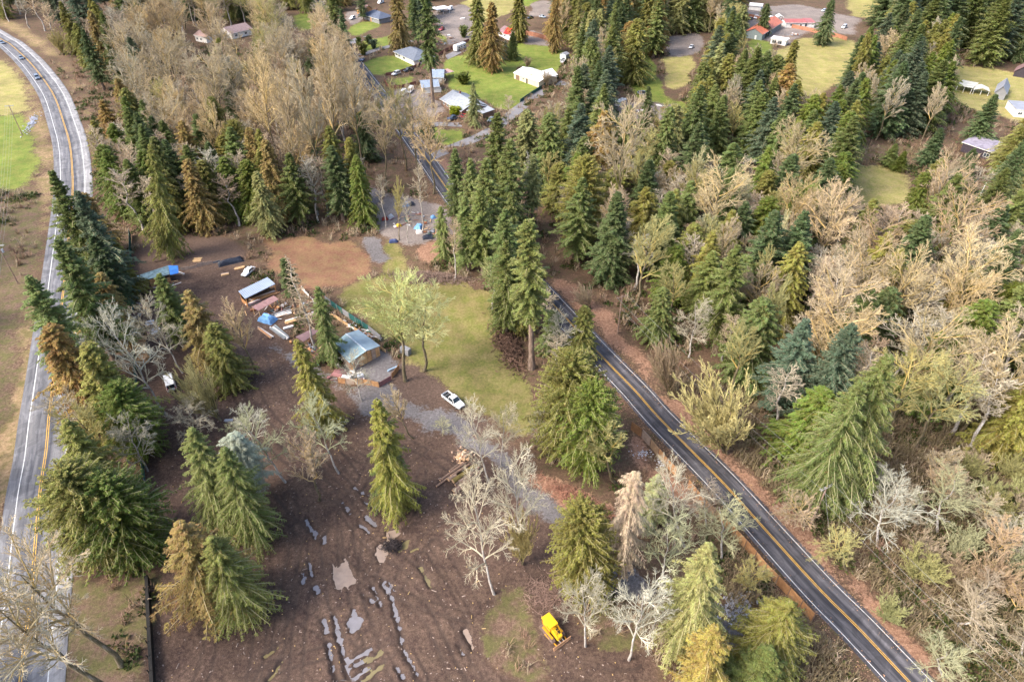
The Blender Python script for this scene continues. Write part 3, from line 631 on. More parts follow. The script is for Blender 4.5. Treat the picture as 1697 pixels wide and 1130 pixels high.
# ------------------------------------------------------------------ work yard buildings
ply = pm('orange_plywood', (.58,.30,.13), .75, .3, 1.2, col2=(.66,.42,.22)); plyd = pm('faded_plywood', (.45,.34,.27), .8, .25, 1.2); maroon = pm('maroon_panel', (.28,.13,.13), .7, .2)
bluegrey = pm('blue_grey_roofing', (.20,.27,.30), .7, .22, .5, col2=(.24,.34,.37)); stripe_m = ribmat('blue_grey_metal', (.30,.36,.46)); lumber = pm('fresh_lumber', (.62,.40,.20), .7, .25, 2); whiteb = pm('white_boards', (.74,.70,.66), .6, .15, 1.5)
def shed_from(name, label, cat, P, roofm, post_m, t=.12, ribs=0, walls=None, ribm=None):
    """P: 4 roof corners in world space, near-left, near-right, far-right, far-left"""
    P = [Vector(p) for p in P]; c = (P[0]+P[1]+P[2]+P[3])/4; c.z = 0; P = [p-c for p in P]
    T = thing(name, label, cat, c)
    MB().slab(P, t).build('roof', roofm, T)
    if ribs:
        r_ = MB(); n = ribs
        for i in range(n+1):
            f = i/n*.98+.01; r_.bar(P[0].lerp(P[1], f)+Vector((0,0,.03)), P[3].lerp(P[2], f)+Vector((0,0,.03)), .16, .06)
        r_.build('roof_rib', ribm or roofm, T)
    for p in P:
        q = p*.95; MB().box(q.x-.08, q.x+.08, q.y-.08, q.y+.08, 0, p.z-t).build('post', post_m, T)
    for (i, j, f0, f1, z0, z1, wm) in (walls or []):
        a, b = P[i]*.96, P[j]*.96; a_, b_ = a.lerp(b, f0), a.lerp(b, f1)
        d = (b-a).normalized()*.04; nrm = Vector((-d.y, d.x, 0)).normalized()*.04
        w2 = MB(); V = [a_-nrm, b_-nrm, b_+nrm, a_+nrm]
        w2.add([(v.x, v.y, z0) for v in V]+[(v.x, v.y, z1) for v in V], [(0,3,2,1),(4,5,6,7),(0,1,5,4),(1,2,6,5),(2,3,7,6),(3,0,4,7)]).build('wall', wm, T)
    return T
shed_from('lean_to', 'long blue grey roofed lean-to at the upper left of the yard', 'shed', [at(230,466,2.3), at(281,454.5,2.3), at(279.6,439.5,3.0), at(226.5,457,3.0)], pm('leafy_blue_roofing', (.16,.24,.27), .7, .5, 1.6), brn, walls=[(0,1,.3,.75,0,2.0,org),(3,2,0,1,0,2.7,brn),(0,1,.8,1,0,1.4,org)])
quadthing('blue_tarp', 'bright blue tarpaulin on the right end of the lean-to', 'tarp', [at(282,455.5,2.6), at(296,452.5,2.4), at(295,440,3.05), at(279,440,3.25)], tarp_blue)
shed_from('striped_roof_shed', 'open shed with striped blue grey metal roof in the yard', 'shed', [at(406,495,2.6), at(456,470.5,2.6), at(443,459.5,3.3), at(395,482.5,3.3)], stripe_m, org, ribs=17, ribm=pm('pale_rib', (.42,.48,.57), .5, .1), walls=[(0,3,0,1,0,1.2,org),(3,2,0,1,0,3.0,brn)])
shed_from('maroon_roof_shed', 'low shed with faded maroon roof in front of the striped shed', 'shed', [at(428,515,1.9), at(462,496,1.9), at(453,490,2.4), at(417,508.5,2.4)], pm('faded_maroon_roof', (.34,.20,.19), .7, .25, 1.4), lumber, ribs=6)
shed_from('brown_roof_shed', 'small brown roofed shelter beneath the tall dead trunk', 'shed', [at(503,566,2.1), at(527,549.5,2.1), at(521,543,2.6), at(490,558,2.6)], brown_roof, brn, ribs=2)
# main workshop: gable roof, plywood end wall
A_, B_ = at(579,601,2.8), at(630,573,2.8)     # near corners of both slopes at the plywood gable end
C_, D_ = at(550,571,2.8), at(594,546,2.8)
r1, r2 = at(573,553,4.0), at(607,581.5,4.0)
cw = (A_+B_+C_+D_)/4; cw.z = 0
T = thing('workshop', 'workshop with wide blue grey gable roof and plywood end wall', 'workshop', cw)
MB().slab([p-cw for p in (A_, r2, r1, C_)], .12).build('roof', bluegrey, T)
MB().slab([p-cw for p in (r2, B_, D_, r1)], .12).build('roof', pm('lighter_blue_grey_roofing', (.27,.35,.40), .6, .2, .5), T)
MB().bar(r1-cw+Vector((0,0,.04)), r2-cw+Vector((0,0,.04)), .3, .1).build('ridge_cap', pm('pale_ridge', (.5,.56,.6)), T)
def wallq(a, b, za, zb, m, nm='wall', z0=0, par=None):
    a = Vector(a); b = Vector(b); d = (b-a); d.z = 0; d.normalize(); n_ = Vector((-d.y, d.x, 0))*.05
    V = [(a.x-n_.x, a.y-n_.y, z0), (b.x-n_.x, b.y-n_.y, z0), (b.x+n_.x, b.y+n_.y, z0), (a.x+n_.x, a.y+n_.y, z0), (a.x-n_.x, a.y-n_.y, za), (b.x-n_.x, b.y-n_.y, zb), (b.x+n_.x, b.y+n_.y, zb), (a.x+n_.x, a.y+n_.y, za)]
    return MB().add(V, [(0,3,2,1),(4,5,6,7),(0,1,5,4),(1,2,6,5),(2,3,7,6),(3,0,4,7)]).build(nm, m, par)
sh = lambda p, f=.96: (p-cw)*f
a_, b_, c_, d_ = sh(A_), sh(B_), sh(C_), sh(D_); m1, m2 = sh(r1), sh(r2)
cols_ = [ply, plyd, ply, lumber, ply, plyd, ply]
for k in range(7):
    f0, f1 = k/7, (k+1)/7-.012; hz = lambda f: 2.62+1.1*(1-abs(2*f-1)*1.0)
    p0 = a_.lerp(b_, f0); p1 = a_.lerp(b_, f1); wallq(p0, p1, hz(f0), hz(f1), cols_[k], 'panel', 0, T)
wallq(a_, c_, 2.6, 2.6, brn, 'wall', 0, T); wallq(b_, d_, 2.6, 2.6, grn, 'wall', 0, T); wallq(c_, d_, 2.6, 2.6, brn, 'wall', 0, T)

# ------------------------------------------------------------------ fences
def fence(name, label, pts, h, mats_, bay=2.4, post=None, lean=0, cat='fence', group=None, t=.05, top=None, jit=.06):
    L_ = catmull([p.xy for p in G(pts)], .4); s = np.concatenate([[0], np.cumsum(np.linalg.norm(np.diff(L_, axis=0), axis=1))])
    n = max(1, int(s[-1]/bay)); o = L_[0]
    T = thing(name, label, cat, (o[0], o[1], 0), 0, group); r = random.Random(n)
    for i in range(n+1):
        x, y = np.interp(i*s[-1]/n, s, L_[:, 0])-o[0], np.interp(i*s[-1]/n, s, L_[:, 1])-o[1]
        if i:
            hh = h+r.uniform(-jit, jit); dx, dy = x-px_, y-py_; l = math.hypot(dx, dy); nx_, ny_ = -dy/l*t/2, dx/l*t/2; g = .03
            V = []
            for zz in (.03, hh):
                V += [(px_+dx*g/l-nx_, py_+dy*g/l-ny_, zz), (x-dx*g/l-nx_, y-dy*g/l-ny_, zz), (x-dx*g/l+nx_, y-dy*g/l+ny_, zz), (px_+dx*g/l+nx_, py_+dy*g/l+ny_, zz)]
            MB().add(V, [(0,3,2,1),(4,5,6,7),(0,1,5,4),(1,2,6,5),(2,3,7,6),(3,0,4,7)]).build('panel', r.choice(mats_), T)
        if post: MB().box(x-.06-t, x+.06-t, y-.06, y+.06, -.1, h+.12).build('post', post, T)
        px_, py_ = x, y
    return T
postm = pm('grey_post', (.28,.27,.26)); greenf = pm('green_privacy_screen', (.025,.11,.10), .7, .3, .6); blackf = pm('black_fence_board', (.022,.020,.018), .8); cedarf = pm('reddish_fence', (.40,.18,.11), .8, .25, .6); dkfence = pm('dark_red_fence', (.20,.09,.07), .8, .3, .6)
orgf = [pm('orange_plywood_%d' % i, c, .78, .3, 1.5) for i, c in enumerate([(.42,.22,.10), (.45,.25,.12), (.36,.19,.09), (.42,.28,.17)])]
fence('plywood_fence', 'upper run of the orange plywood fence beside the road', [(1045,712),(1060,722),(1078,741),(1096,764),(1112,783),(1120,790)], 2.3, orgf+[plyd], post=brn)
fence('plywood_fence', 'long lower run of the orange plywood fence beside the road', [(1139,808),(1168,843),(1190,864),(1216,890),(1242,918),(1262,943),(1292,973),(1318,1001),(1345,1030)], 2.3, orgf, post=brn)
fence('plywood_fence', 'orange plywood fence along the front of the cluttered workshop yard', [(561,634),(580,637),(605,637),(629,642)], 1.5, orgf+[plyd], post=brn, bay=1.8)
fence('maroon_gate', 'maroon gate panels at the corner of the plywood yard', [(630,641),(649,630)], 1.4, [maroon], post=brn, bay=2.6, cat='gate')
fence('plywood_fence', 'short orange plywood fence piece right of the maroon gate', [(650,627),(662,612)], 1.5, orgf, post=brn, bay=1.8)
fence('screen_fence', 'green screened fence along the upper left of the yard', [(217,390),(218,430),(220,470),(222,520)], 2.0, [greenf], bay=3, post=postm, jit=.02)
fence('screen_fence', 'green screened fence between the lumber stacks and the mud yard', [(223,560),(225,600),(228,650),(233,710),(238,760),(241,800)], 2.0, [greenf], bay=3, post=postm, jit=.02)
fence('black_fence', 'low black board fence along the lower left of the mud yard', [(246,960),(248,1000),(251,1060),(254,1110),(257,1170)], 1.3, [blackf], bay=2.4, post=blackf, jit=.01, t=.5)
fence('screen_fence', 'dark green screened fence between workshop yard and grass field', [(540,500),(562,516),(585,532),(610,548),(632,566)], 1.8, [greenf, gry], bay=2.4, post=postm, jit=.02)
fence('board_fence', 'row of white and tan boards along the lot line by the workshop', [(500,480),(525,505),(560,530),(600,556),(640,585)], 1.0, [whiteb, lumber, plyd], bay=2.4, jit=.25)
fence('red_fence', 'reddish board fence around the gravel forecourt of the red roofed barn', [(1231,28),(1250,31),(1270,39)], 1.9, [cedarf], bay=3)
fence('red_fence', 'reddish board fence between the mobile home and the meadow', [(1298,44),(1330,50),(1360,57),(1385,62),(1403,68)], 1.9, [cedarf], bay=3)
fence('red_fence', 'reddish board fence between red tarped house and the lawn', [(868,58),(890,62),(910,69)], 2.2, [cedarf], bay=3)
fence('red_fence', 'dark reddish fence behind the travel trailer', [(727,93),(740,86),(755,79),(778,70)], 1.7, [dkfence], bay=3)
fence('red_fence', 'dark reddish fence below the blue hipped roof lawn', [(640,126),(660,122),(690,112),(697,108)], 1.4, [dkfence], bay=3)
fence('red_fence', 'dark reddish fence below the small green front lawn', [(637,134),(645,146),(665,146),(690,140)], 1.4, [dkfence], bay=3)
fence('wire_fence', 'green wire fence between lawn and street right of the beige shed', [(862,170),(880,158),(905,142)], 1.4, [greenf], bay=3, post=postm)
fence('board_fence', 'brown board fence along the far side of the boat lawn', [(930,74),(950,80),(975,88),(995,92)], 1.7, [pm('brown_fence', (.3,.19,.13))], bay=3)
fence('rail_fence', 'line of white and grey boards from the blue tarp to the black heap', [(300,449),(320,445),(340,440),(366,434)], .9, [whiteb, gry, plyd], bay=2, jit=.3)
# ------------------------------------------------------------------ vegetation
rng = np.random.default_rng(7)
def norm(a): return a/np.maximum(np.linalg.norm(a, axis=-1, keepdims=True), 1e-9)
def tubes(P, R, s):
    """P (N,K,3) polylines, R (N,K) radii -> verts, quads"""
    Nn, K, _ = P.shape
    d = norm(P[:, -1]-P[:, 0]); ref = np.where(np.abs(d[:, 2:3]) > .9, np.array([[1., 0, 0]]), np.array([[0, 0, 1.]]))
    a = norm(np.cross(d, ref)); b = np.cross(d, a)
    an = np.arange(s)*2*math.pi/s
    off = a[:, None, None]*np.cos(an)[None, None, :, None]+b[:, None, None]*np.sin(an)[None, None, :, None]
    V = P[:, :, None]+off*R[:, :, None, None]
    base = np.arange(Nn)[:, None, None]*K*s+np.arange(K-1)[None, :, None]*s
    k = np.arange(s)[None, None, :]; k2 = (k+1) % s
    Q = np.stack([base+k, base+k2, base+s+k2, base+s+k], -1).reshape(-1, 4)
    return V.reshape(-1, 3), Q
class Acc:
    def __init__(s): s.V = []; s.F = []; s.A = []; s.n = 0
    def add(s, V, F, A, m=0):
        s.V.append(V); s.F.append((F+s.n, m)); s.A.append(np.broadcast_to(A, (len(V), 4)) if np.ndim(A) == 1 else A); s.n += len(V)
    def mesh(s, name, mats, smooth=False):
        d = {}
        for f, m in s.F: d.setdefault((f.shape[1], m), []).append(f)
        return fast_mesh(name, np.concatenate(s.V), [(np.concatenate(v), k[1]) for k, v in d.items()], mats, {'var': np.concatenate(s.A)}, smooth)

def foliage_mat():
    m, n, b = newmat('conifer_foliage')
    a = N(n, 'ShaderNodeAttribute', attribute_name='var'); s = n.nodes.new('ShaderNodeSeparateColor'); n.links.new(a.outputs['Color'], s.inputs[0])
    oi = n.nodes.new('ShaderNodeObjectInfo')
    base = oi.outputs['Color']
    hue = n.nodes.new('ShaderNodeHueSaturation'); n.links.new(base, hue.inputs['Color'])
    n.links.new(mth(n, 'ADD', .462, mth(n, 'MULTIPLY', s.outputs[1], .07)), hue.inputs['Hue'])
    n.links.new(mth(n, 'ADD', .38, mth(n, 'MULTIPLY', s.outputs[0], 1.3)), hue.inputs['Value'])
    c = mixc(n, mth(n, 'MULTIPLY', s.outputs[2], .75), hue.outputs[0], (.20, .115, .04))
    n.links.new(c, b.inputs['Base Color']); b.inputs['Roughness'].default_value = .6; b.inputs['Specular IOR Level'].default_value = .25
    tr = n.nodes.new('ShaderNodeBsdfTranslucent'); n.links.new(c, tr.inputs[0])
    mx = n.nodes.new('ShaderNodeMixShader'); mx.inputs[0].default_value = .22
    n.links.new(b.outputs[0], mx.inputs[1]); n.links.new(tr.outputs[0], mx.inputs[2])
    n.links.new(mx.outputs[0], n.nodes['Material Output'].inputs[0])
    return m
def twig_mat():
    m, n, b = newmat('bare_twigs')
    a = N(n, 'ShaderNodeAttribute', attribute_name='var'); s = n.nodes.new('ShaderNodeSeparateColor'); n.links.new(a.outputs['Color'], s.inputs[0])
    oi = n.nodes.new('ShaderNodeObjectInfo')
    c = mixc(n, 1.0, oi.outputs['Color'], mth(n, 'ADD', .55, mth(n, 'MULTIPLY', s.outputs[0], .8)), 'MULTIPLY')
    f = mth(n, 'MULTIPLY', s.outputs[1], ramp(n, noise(n, .8, 4, .7), [(.38, .2), (.55, 1.)]))
    c = mixc(n, f, c, (.17, .16, .035))
    c = mixc(n, s.outputs[2], c, (.58, .38, .11))
    n.links.new(c, b.inputs['Base Color']); b.inputs['Roughness'].default_value = .85; b.inputs['Specular IOR Level'].default_value = .15
    return m
def bark_mat(name, c0, c1, c2):
    m, n, b = newmat(name)
    tc = n.nodes.new('ShaderNodeTexCoord'); mp = n.nodes.new('ShaderNodeMapping'); mp.inputs['Scale'].default_value = (3, 3, .7)
    n.links.new(tc.outputs['Object'], mp.inputs[0])
    c = ramp(n, noise(n, 1.3, 5, .7, mp.outputs[0]), [(.35, c0), (.52, c1), (.68, c2)])
    n.links.new(c, b.inputs['Base Color']); b.inputs['Roughness'].default_value = .9
    return m
FM = foliage_mat(); TW = twig_mat()
def stem_mat():
    m, n, b = newmat('conifer_branch_wood'); oi = n.nodes.new('ShaderNodeObjectInfo')
    n.links.new(mixc(n, .45, oi.outputs['Color'], (.50, .42, .27)), b.inputs['Base Color']); b.inputs['Roughness'].default_value = .85
    return m
STEM = stem_mat()
BK = bark_mat('brown_bark', (.09,.06,.045), (.20,.14,.105), (.34,.26,.2))
BKM = bark_mat('mossy_bark', (.06,.055,.02), (.16,.125,.07), (.30,.25,.19))
BKW = bark_mat('pale_bark', (.16,.14,.12), (.42,.38,.34), (.62,.59,.54))

def conifer(H, R, nb, style, seed, dens=1.0, fine=1.0):
    """returns (trunk mesh, crown mesh). style: cedar / fir / spruce / hemlock / larch / hedge"""
    r = np.random.default_rng(seed)
    z = np.linspace(0, 1, 12); bend = r.normal(0, .12, 2)
    tp = np.stack([bend[0]*np.sin(z*3)*H*.02, bend[1]*np.sin(z*2.3)*H*.02, z*H], -1)[None]
    tp[0, 0, 2] = -.6
    tr = (H*.016*(1-z)**.8+.03)[None]; tr[0, 0] *= 1.5
    V, Q = tubes(tp, tr, 8)
    tm = fast_mesh('trunk', V, [(Q, 0)], [BK], smooth=True)
    lo = {'cedar': .05, 'fir': .14, 'spruce': .04, 'round': .03, 'hemlock': .08, 'larch': .25, 'hedge': .0, 'tallfir': .38}[style]
    t = lo+(1-lo)*(np.arange(nb)+r.random(nb))/nb
    t = lo+(1-lo)*((t-lo)/(1-lo))**.92
    u = (t-lo)/(1-lo)
    if style == 'cedar': prof = (1-u)**.62*(.72+.28*np.minimum(1, u*5))*(.86+.14*np.sin(u*9+seed))
    elif style == 'hedge': prof = np.sqrt(np.maximum(0, 1-(2*u-1)**2*.96))*.95
    elif style == 'spruce': prof = (1-u)**.85*(.8+.2*np.minimum(1, u*6))
    elif style == 'round': prof = (1-u**2.2)**.75*(.72+.28*np.minimum(1, u*4))
    elif style == 'tallfir': prof = (1-u)**.55*(.5+.5*np.minimum(1, u*2.5))*(.85+.15*np.sin(u*14+seed))
    elif style == 'larch': prof = (1-u)**.6*(.5+.5*np.minimum(1, u*4))
    else: prof = (1-u)**.8*(.62+.38*np.minimum(1, u*4))
    az = np.arange(nb)*2.39996+r.normal(0, .35, nb)
    lump = 1+.22*np.sin(2*az+seed)*np.sin(u*7+seed)+.16*np.sin(3*az-seed+u*13)+.08*np.sin(5*az+u*23)
    vlo = {'cedar': .68, 'round': .82, 'spruce': .65}.get(style, .5)
    L = R*(prof*(1+(lump-1)*(.5 if style == 'round' else 1))*r.uniform(vlo, 1.12, nb)+.045)
    if style in ('fir', 'tallfir', 'hemlock'): L *= np.where(r.random(nb) < .12, .55, 1)
    rise = {'cedar': .35, 'fir': .12, 'spruce': .28, 'round': .6, 'hemlock': .15, 'larch': .1, 'hedge': .8, 'tallfir': .05}[style]
    droop = {'cedar': .95, 'fir': .42, 'spruce': .45, 'round': .62, 'hemlock': .75, 'larch': .8, 'hedge': .3, 'tallfir': .5}[style]
    rise = rise+u*.5+r.normal(0, .08, nb); dr = droop*(1-.4*u)
    K = 6; s = np.linspace(0, 1, K)
    rad = L[:, None]*s; zz = t[:, None]*H+L[:, None]*(rise[:, None]*s-dr[:, None]*s**2)
    zz = np.maximum(zz, .15+r.random((nb, 1))*.3)
    az2 = az[:, None]+s*r.normal(0, .18, (nb, 1))
    BP = np.stack([rad*np.cos(az2), rad*np.sin(az2), zz], -1)
    ac = Acc()
    brt = r.random(nb)
    V, Q = tubes(BP+np.array([0, 0, .05]), (.010*L+(.035 if style in ('hemlock', 'larch', 'fir') else .02))[:, None]*(1-.7*s)[None], 3)
    pale = .9 if style in ('hemlock', 'larch', 'fir') else .45
    A = np.repeat(np.stack([np.full(nb, .6), np.full(nb, .2), np.zeros(nb), np.ones(nb)], -1), K*3, 0)
    ac.add(V, Q, A, 1)
    # sprays
    nsp = int({'cedar': 15, 'fir': 15, 'spruce': 15, 'round': 15, 'hemlock': 14, 'larch': 14, 'hedge': 10, 'tallfir': 13}[style]*dens)
    ss = (np.arange(nsp)+.5)/nsp*.9+.12
    ss = np.clip(ss[None]+r.normal(0, .02, (nb, nsp)), .1, 1.0)
    fi = ss*(K-1); i0 = np.clip(fi.astype(int), 0, K-2); fr = (fi-i0)[..., None]
    bi = np.arange(nb)[:, None]
    O = BP[bi, i0]*(1-fr)+BP[bi, i0+1]*fr; T = norm(BP[bi, i0+1]-BP[bi, i0])
    up = np.array([0, 0, 1.]); side = norm(np.cross(T, up))
    sl = {'cedar': (.55, .75), 'fir': (.75, .45), 'spruce': (.6, .5), 'round': (.55, .7), 'hemlock': (.75, .6), 'larch': (.55, .6), 'hedge': (.5, .5), 'tallfir': (.7, .45)}[style]
    ac_O = []; ac_D = []; ac_L = []; ac_b = []; ac_s = []
    for sg in (-1, 1):
        D = norm(side*sg*sl[0]+T*.6+up*(-(sl[1])*(.5 if style in ('fir', 'tallfir', 'spruce') else 1))*r.uniform(.3, 1.2, (nb, nsp, 1))+r.normal(0, {'round': .42, 'cedar': .34}.get(style, .28), (nb, nsp, 3)))
        ln = (.20+.27*L[:, None]*(1.08-ss)**.8)*r.uniform(.65, 1.2, (nb, nsp))+.12
        ac_O.append(O+side*0); ac_D.append(D); ac_L.append(ln); ac_b.append(np.broadcast_to(brt[:, None], (nb, nsp))); ac_s.append(ss)
    # tip
    O = np.concatenate(ac_O, 1).reshape(-1, 3); D = np.concatenate(ac_D, 1).reshape(-1, 3); LN = np.minimum(np.concatenate(ac_L, 1).reshape(-1), 1.9)*fine
    Bv = np.concatenate(ac_b, 1).reshape(-1); SS = np.concatenate(ac_s, 1).reshape(-1)
    n = len(O)
    sd = norm(np.cross(D, up)+r.normal(0, .25, (n, 3)))
    sag = -up*.28 if style in ('cedar', 'hemlock', 'larch') else -up*.08
    tri = []; 
    wb = {'cedar': .125, 'fir': .12, 'spruce': .13, 'round': .13, 'hemlock': .095, 'larch': .045, 'hedge': .15, 'tallfir': .13}[style]*fine
    def leaf(p, d, l, wv, w_): 
        tip = p+d*l[:, None]+sag*l[:, None]
        mid = p+d*l[:, None]*.45
        tri.append(np.stack([p, mid+wv*w_[:, None], tip, mid-wv*w_[:, None]], 1))
    tri3 = []
    def barb(p, d, l, wv, w_):
        b_ = p+d*l[:, None]*.12
        tri3.append(np.stack([b_-wv*w_[:, None]*.85, b_+wv*w_[:, None]*.85, p+d*l[:, None]+sag*l[:, None]], 1))
    leaf(O, D, LN, sd, np.full(n, wb)*r.uniform(.7, 1.2, n))
    for f0, sg in ((.18, -1), (.32, 1), (.5, -1), (.66, 1)):
        p = O+D*(LN*f0)[:, None]; d = norm(D*.75+sd*sg*.75+r.normal(0, .15, (n, 3)))
        barb(p, d, LN*(.66-f0*.4)*r.uniform(.7, 1.2, n), norm(np.cross(d, up)+r.normal(0, .4, (n, 3))), np.full(n, wb*.8)*r.uniform(.6, 1.2, n))
    br_ = r.random(n)*.3; bq = r.random(n) < {'cedar': .10, 'round': .08, 'fir': .02, 'hemlock': .05, 'larch': .0}.get(style, .02)
    for TR, kk in ((np.concatenate(tri, 0), 4), (np.concatenate(tri3, 0), 3)):
        m = len(TR); rep = m//n
        tone = np.clip(np.tile(Bv*.35, rep)+np.tile(br_, rep)+r.random(m)*.4, 0, 1)
        hue = np.clip(np.tile(Bv, rep)*.4+r.random(m)*.6, 0, 1)
        brown = np.tile(bq, rep).astype(float)*r.random(m)
        A = np.repeat(np.stack([tone, hue, brown, np.ones(m)], -1), kk, 0)
        ac.add(TR.reshape(-1, 3), np.arange(m*kk).reshape(-1, kk), A, 0)
    return tm, ac.mesh('crown', [FM, STEM])

def bare(H, R, seed, style='maple'):
    r = np.random.default_rng(seed)
    cfg = {  # trunks, split height, limbs, levels of (children, length ratio, angle), radius, up pull
     'maple':  dict(nt=1, fork=.40, kids=[(15, .40, .95), (7, .46, .68), (7, .48, .66), (5, .5, .62)], rt=.015, up=.2),
     'cottonwood': dict(nt=1, fork=.40, kids=[(16, .36, .78), (8, .44, .52), (7, .46, .52), (6, .5, .5)], rt=.013, up=.36),
     'alder':  dict(nt=1, fork=.42, kids=[(26, .17, 1.0), (7, .42, .8), (6, .45, .8)], rt=.009, up=.25),
     'lichen': dict(nt=1, fork=.24, kids=[(14, .30, .95), (8, .46, .75), (7, .46, .65), (4, .5, .65)], rt=.011, up=.14),
     'fan':    dict(nt=13, fork=.12, kids=[(11, .34, .45), (7, .4, .5), (5, .42, .5)], rt=.011, up=.4),
     'snag':   dict(nt=1, fork=.25, kids=[(90, .14, 1.45), (6, .35, .8), (3, .4, .8)], rt=.010, up=-.1),
    }[style]
    nt = cfg['nt']; K = 9; s = np.linspace(0, 1, K)
    if nt == 1:
        wob = np.cumsum(r.normal(0, .013*H*(1.6 if style == 'lichen' else 1), (1, K, 2)), 1); wob[:, 0] = 0
        P = np.concatenate([wob, (s*H*(.86 if style != 'snag' else 1))[None, :, None]], -1)
    else:
        azt = np.arange(nt)*2.4+r.normal(0, .3, nt); sp = r.uniform(.15, 1., nt)**.7
        out = sp[:, None]*R*.72*(s**1.25)[None]
        P = np.stack([out*np.cos(azt)[:, None], out*np.sin(azt)[:, None], s[None]*H*(1-.28*sp[:, None]**2)*r.uniform(.75, .95, (nt, 1))], -1)
        P += np.cumsum(r.normal(0, .008*H, P.shape), 1)*np.array([1, 1, .3])
    P[:, 0, 2] = -.4
    r0 = cfg['rt']*H*(1 if nt == 1 else .55)
    Rd = (r0*(1-s)**.75+.03)[None].repeat(len(P), 0); Rd[:, 0] *= 1.35
    V, Q = tubes(P, Rd, 7)
    a = Acc(); a.add(V, Q, np.array([.5, .5, 0, 1.]))
    tm = a.mesh('trunk', [BKM if style in ('maple', 'fan', 'cottonwood') else BKW], True)
    ac = Acc(); Lp = np.full(len(P), H*1.0)
    nl = len(cfg['kids'])
    for lv, (kc, ratio, ang) in enumerate(cfg['kids']):
        n = len(P); K0 = P.shape[1]
        lo = cfg['fork'] if lv == 0 else .18
        t = lo+(.985-lo)*(np.arange(kc)[None]+r.random((n, kc)))/kc
        fi = t*(K0-1); i0 = np.clip(fi.astype(int), 0, K0-2); fr = (fi-i0)[..., None]; bi = np.arange(n)[:, None]
        O = P[bi, i0]*(1-fr)+P[bi, i0+1]*fr; T = norm(P[bi, i0+1]-P[bi, i0])
        rr_ = Rd[bi, i0]*(1-fr[..., 0])+Rd[bi, i0+1]*fr[..., 0]
        az = np.arange(kc)[None]*2.4+r.uniform(0, 6.28, (n, 1))+r.normal(0, .4, (n, kc))
        rf = np.where(np.abs(T[..., 2:3]) > .9, np.array([1., 0, 0]), np.array([0, 0, 1.]))
        e1 = norm(np.cross(T, rf)); e2 = np.cross(T, e1)
        an = ang*r.uniform(.7, 1.25, (n, kc))
        D = T*np.cos(an)[..., None]+(e1*np.cos(az)[..., None]+e2*np.sin(az)[..., None])*np.sin(an)[..., None]
        ln = Lp[:, None]*ratio*(1.12-.62*(t-lo)/(1-lo))*r.uniform(.7, 1.25, (n, kc))
        if lv == 0:
            f = {'maple': .85, 'cottonwood': .9, 'alder': 1, 'lichen': 1, 'fan': 1, 'snag': 1}[style]
            hr = (t-lo)/(1-lo)
            if style in ('maple', 'cottonwood', 'lichen'): ln = R*1.05*np.sqrt(np.clip(1-(hr*1.0-.25)**2, .1, 1))*r.uniform(.75, 1.15, (n, kc))
            if style == 'snag': ln = R*(1-hr)**.7*r.uniform(.5, 1.1, (n, kc))+.2
            if style == 'alder': ln = R*(.5+.7*np.sin(np.clip(hr*3.0, 0, 3.1)))*r.uniform(.6, 1.2, (n, kc))
        Kn = 6 if lv == 0 else (5 if lv == 1 else 3)
        sg = np.linspace(0, 1, Kn); O = O.reshape(-1, 3); D = D.reshape(-1, 3); ln = ln.reshape(-1)
        NP = np.zeros((len(O), Kn, 3)); NP[:, 0] = O; d = D.copy()
        jit = (.12, .11, .09, .06)[lv] if style != 'lichen' else (.2, .16, .12, .08)[lv]
        for k in range(1, Kn):
            d = norm(d+r.normal(0, jit, d.shape)+np.array([0, 0, cfg['up']*.28]))
            NP[:, k] = NP[:, k-1]+d*(ln/(Kn-1))[:, None]
        NP[..., 2] = np.maximum(NP[..., 2], .1)
        rb = np.minimum(rr_.reshape(-1)*.62, ln*.021+.01)
        rmin = (.03, .020, .0125, .0085)[lv]*(1 if style != 'lichen' else .6)
        NR = rb[:, None]*(1-.75*sg)[None]+rmin
        V, Q = tubes(NP, NR, 5 if lv == 0 else 3)
        moss = [.75, .4, .15, .0, 0][lv] if style in ('maple', 'cottonwood', 'fan') else (.1 if style != 'lichen' else .25)
        Nn = len(NP); tone = np.clip(r.normal(.5, .22, Nn), 0, 1)
        orange = np.clip(r.normal([.30, .22, .06, 0][lv], .16, Nn), 0, .7) if style in ('maple', 'cottonwood') else np.zeros(Nn)
        A = np.repeat(np.stack([tone, moss*r.uniform(.3, 1, Nn), orange, np.ones(Nn)], -1), V.shape[0]//Nn, 0)
        ac.add(V, Q, A)
        P, Rd, Lp = NP, NR, ln
    return tm, ac.mesh('crown', [TW])

PROTO = {}
def protos(key, n, fn): PROTO[key] = [fn(i) for i in range(n)]
# native sizes: height 20, radius 5 (scaled per tree)
protos('cedar', 3, lambda i: conifer(20, 4.6, 300, 'cedar', 11+i, 1.15, .85))
protos('fir', 3, lambda i: conifer(20, 4.6, 270, 'fir', 21+i, 1.15, .85))
protos('tallfir', 2, lambda i: conifer(20, 3.2, 240, 'tallfir', 31+i, 1.3, .75))
protos('spruce', 1, lambda i: conifer(20, 5.0, 330, 'spruce', 41+i))
protos('hemlock', 2, lambda i: conifer(20, 5.2, 240, 'hemlock', 51+i))
protos('bighemlock', 1, lambda i: conifer(32, 7.6, 400, 'hemlock', 151+i, 1.3, .85))
protos('bigspruce', 1, lambda i: conifer(19, 6.6, 400, 'spruce', 161+i, 1.3, .68))
protos('roundcedar', 2, lambda i: conifer(19, 6.6, 430, 'round', 171+i, 1.35, .72))
protos('larch', 1, lambda i: conifer(20, 4.0, 260, 'larch', 61+i))
protos('bush', 2, lambda i: conifer(4, 2.0, 110, 'hedge', 71+i))
protos('maple', 3, lambda i: bare(20, 7.0, 81+i, 'maple'))
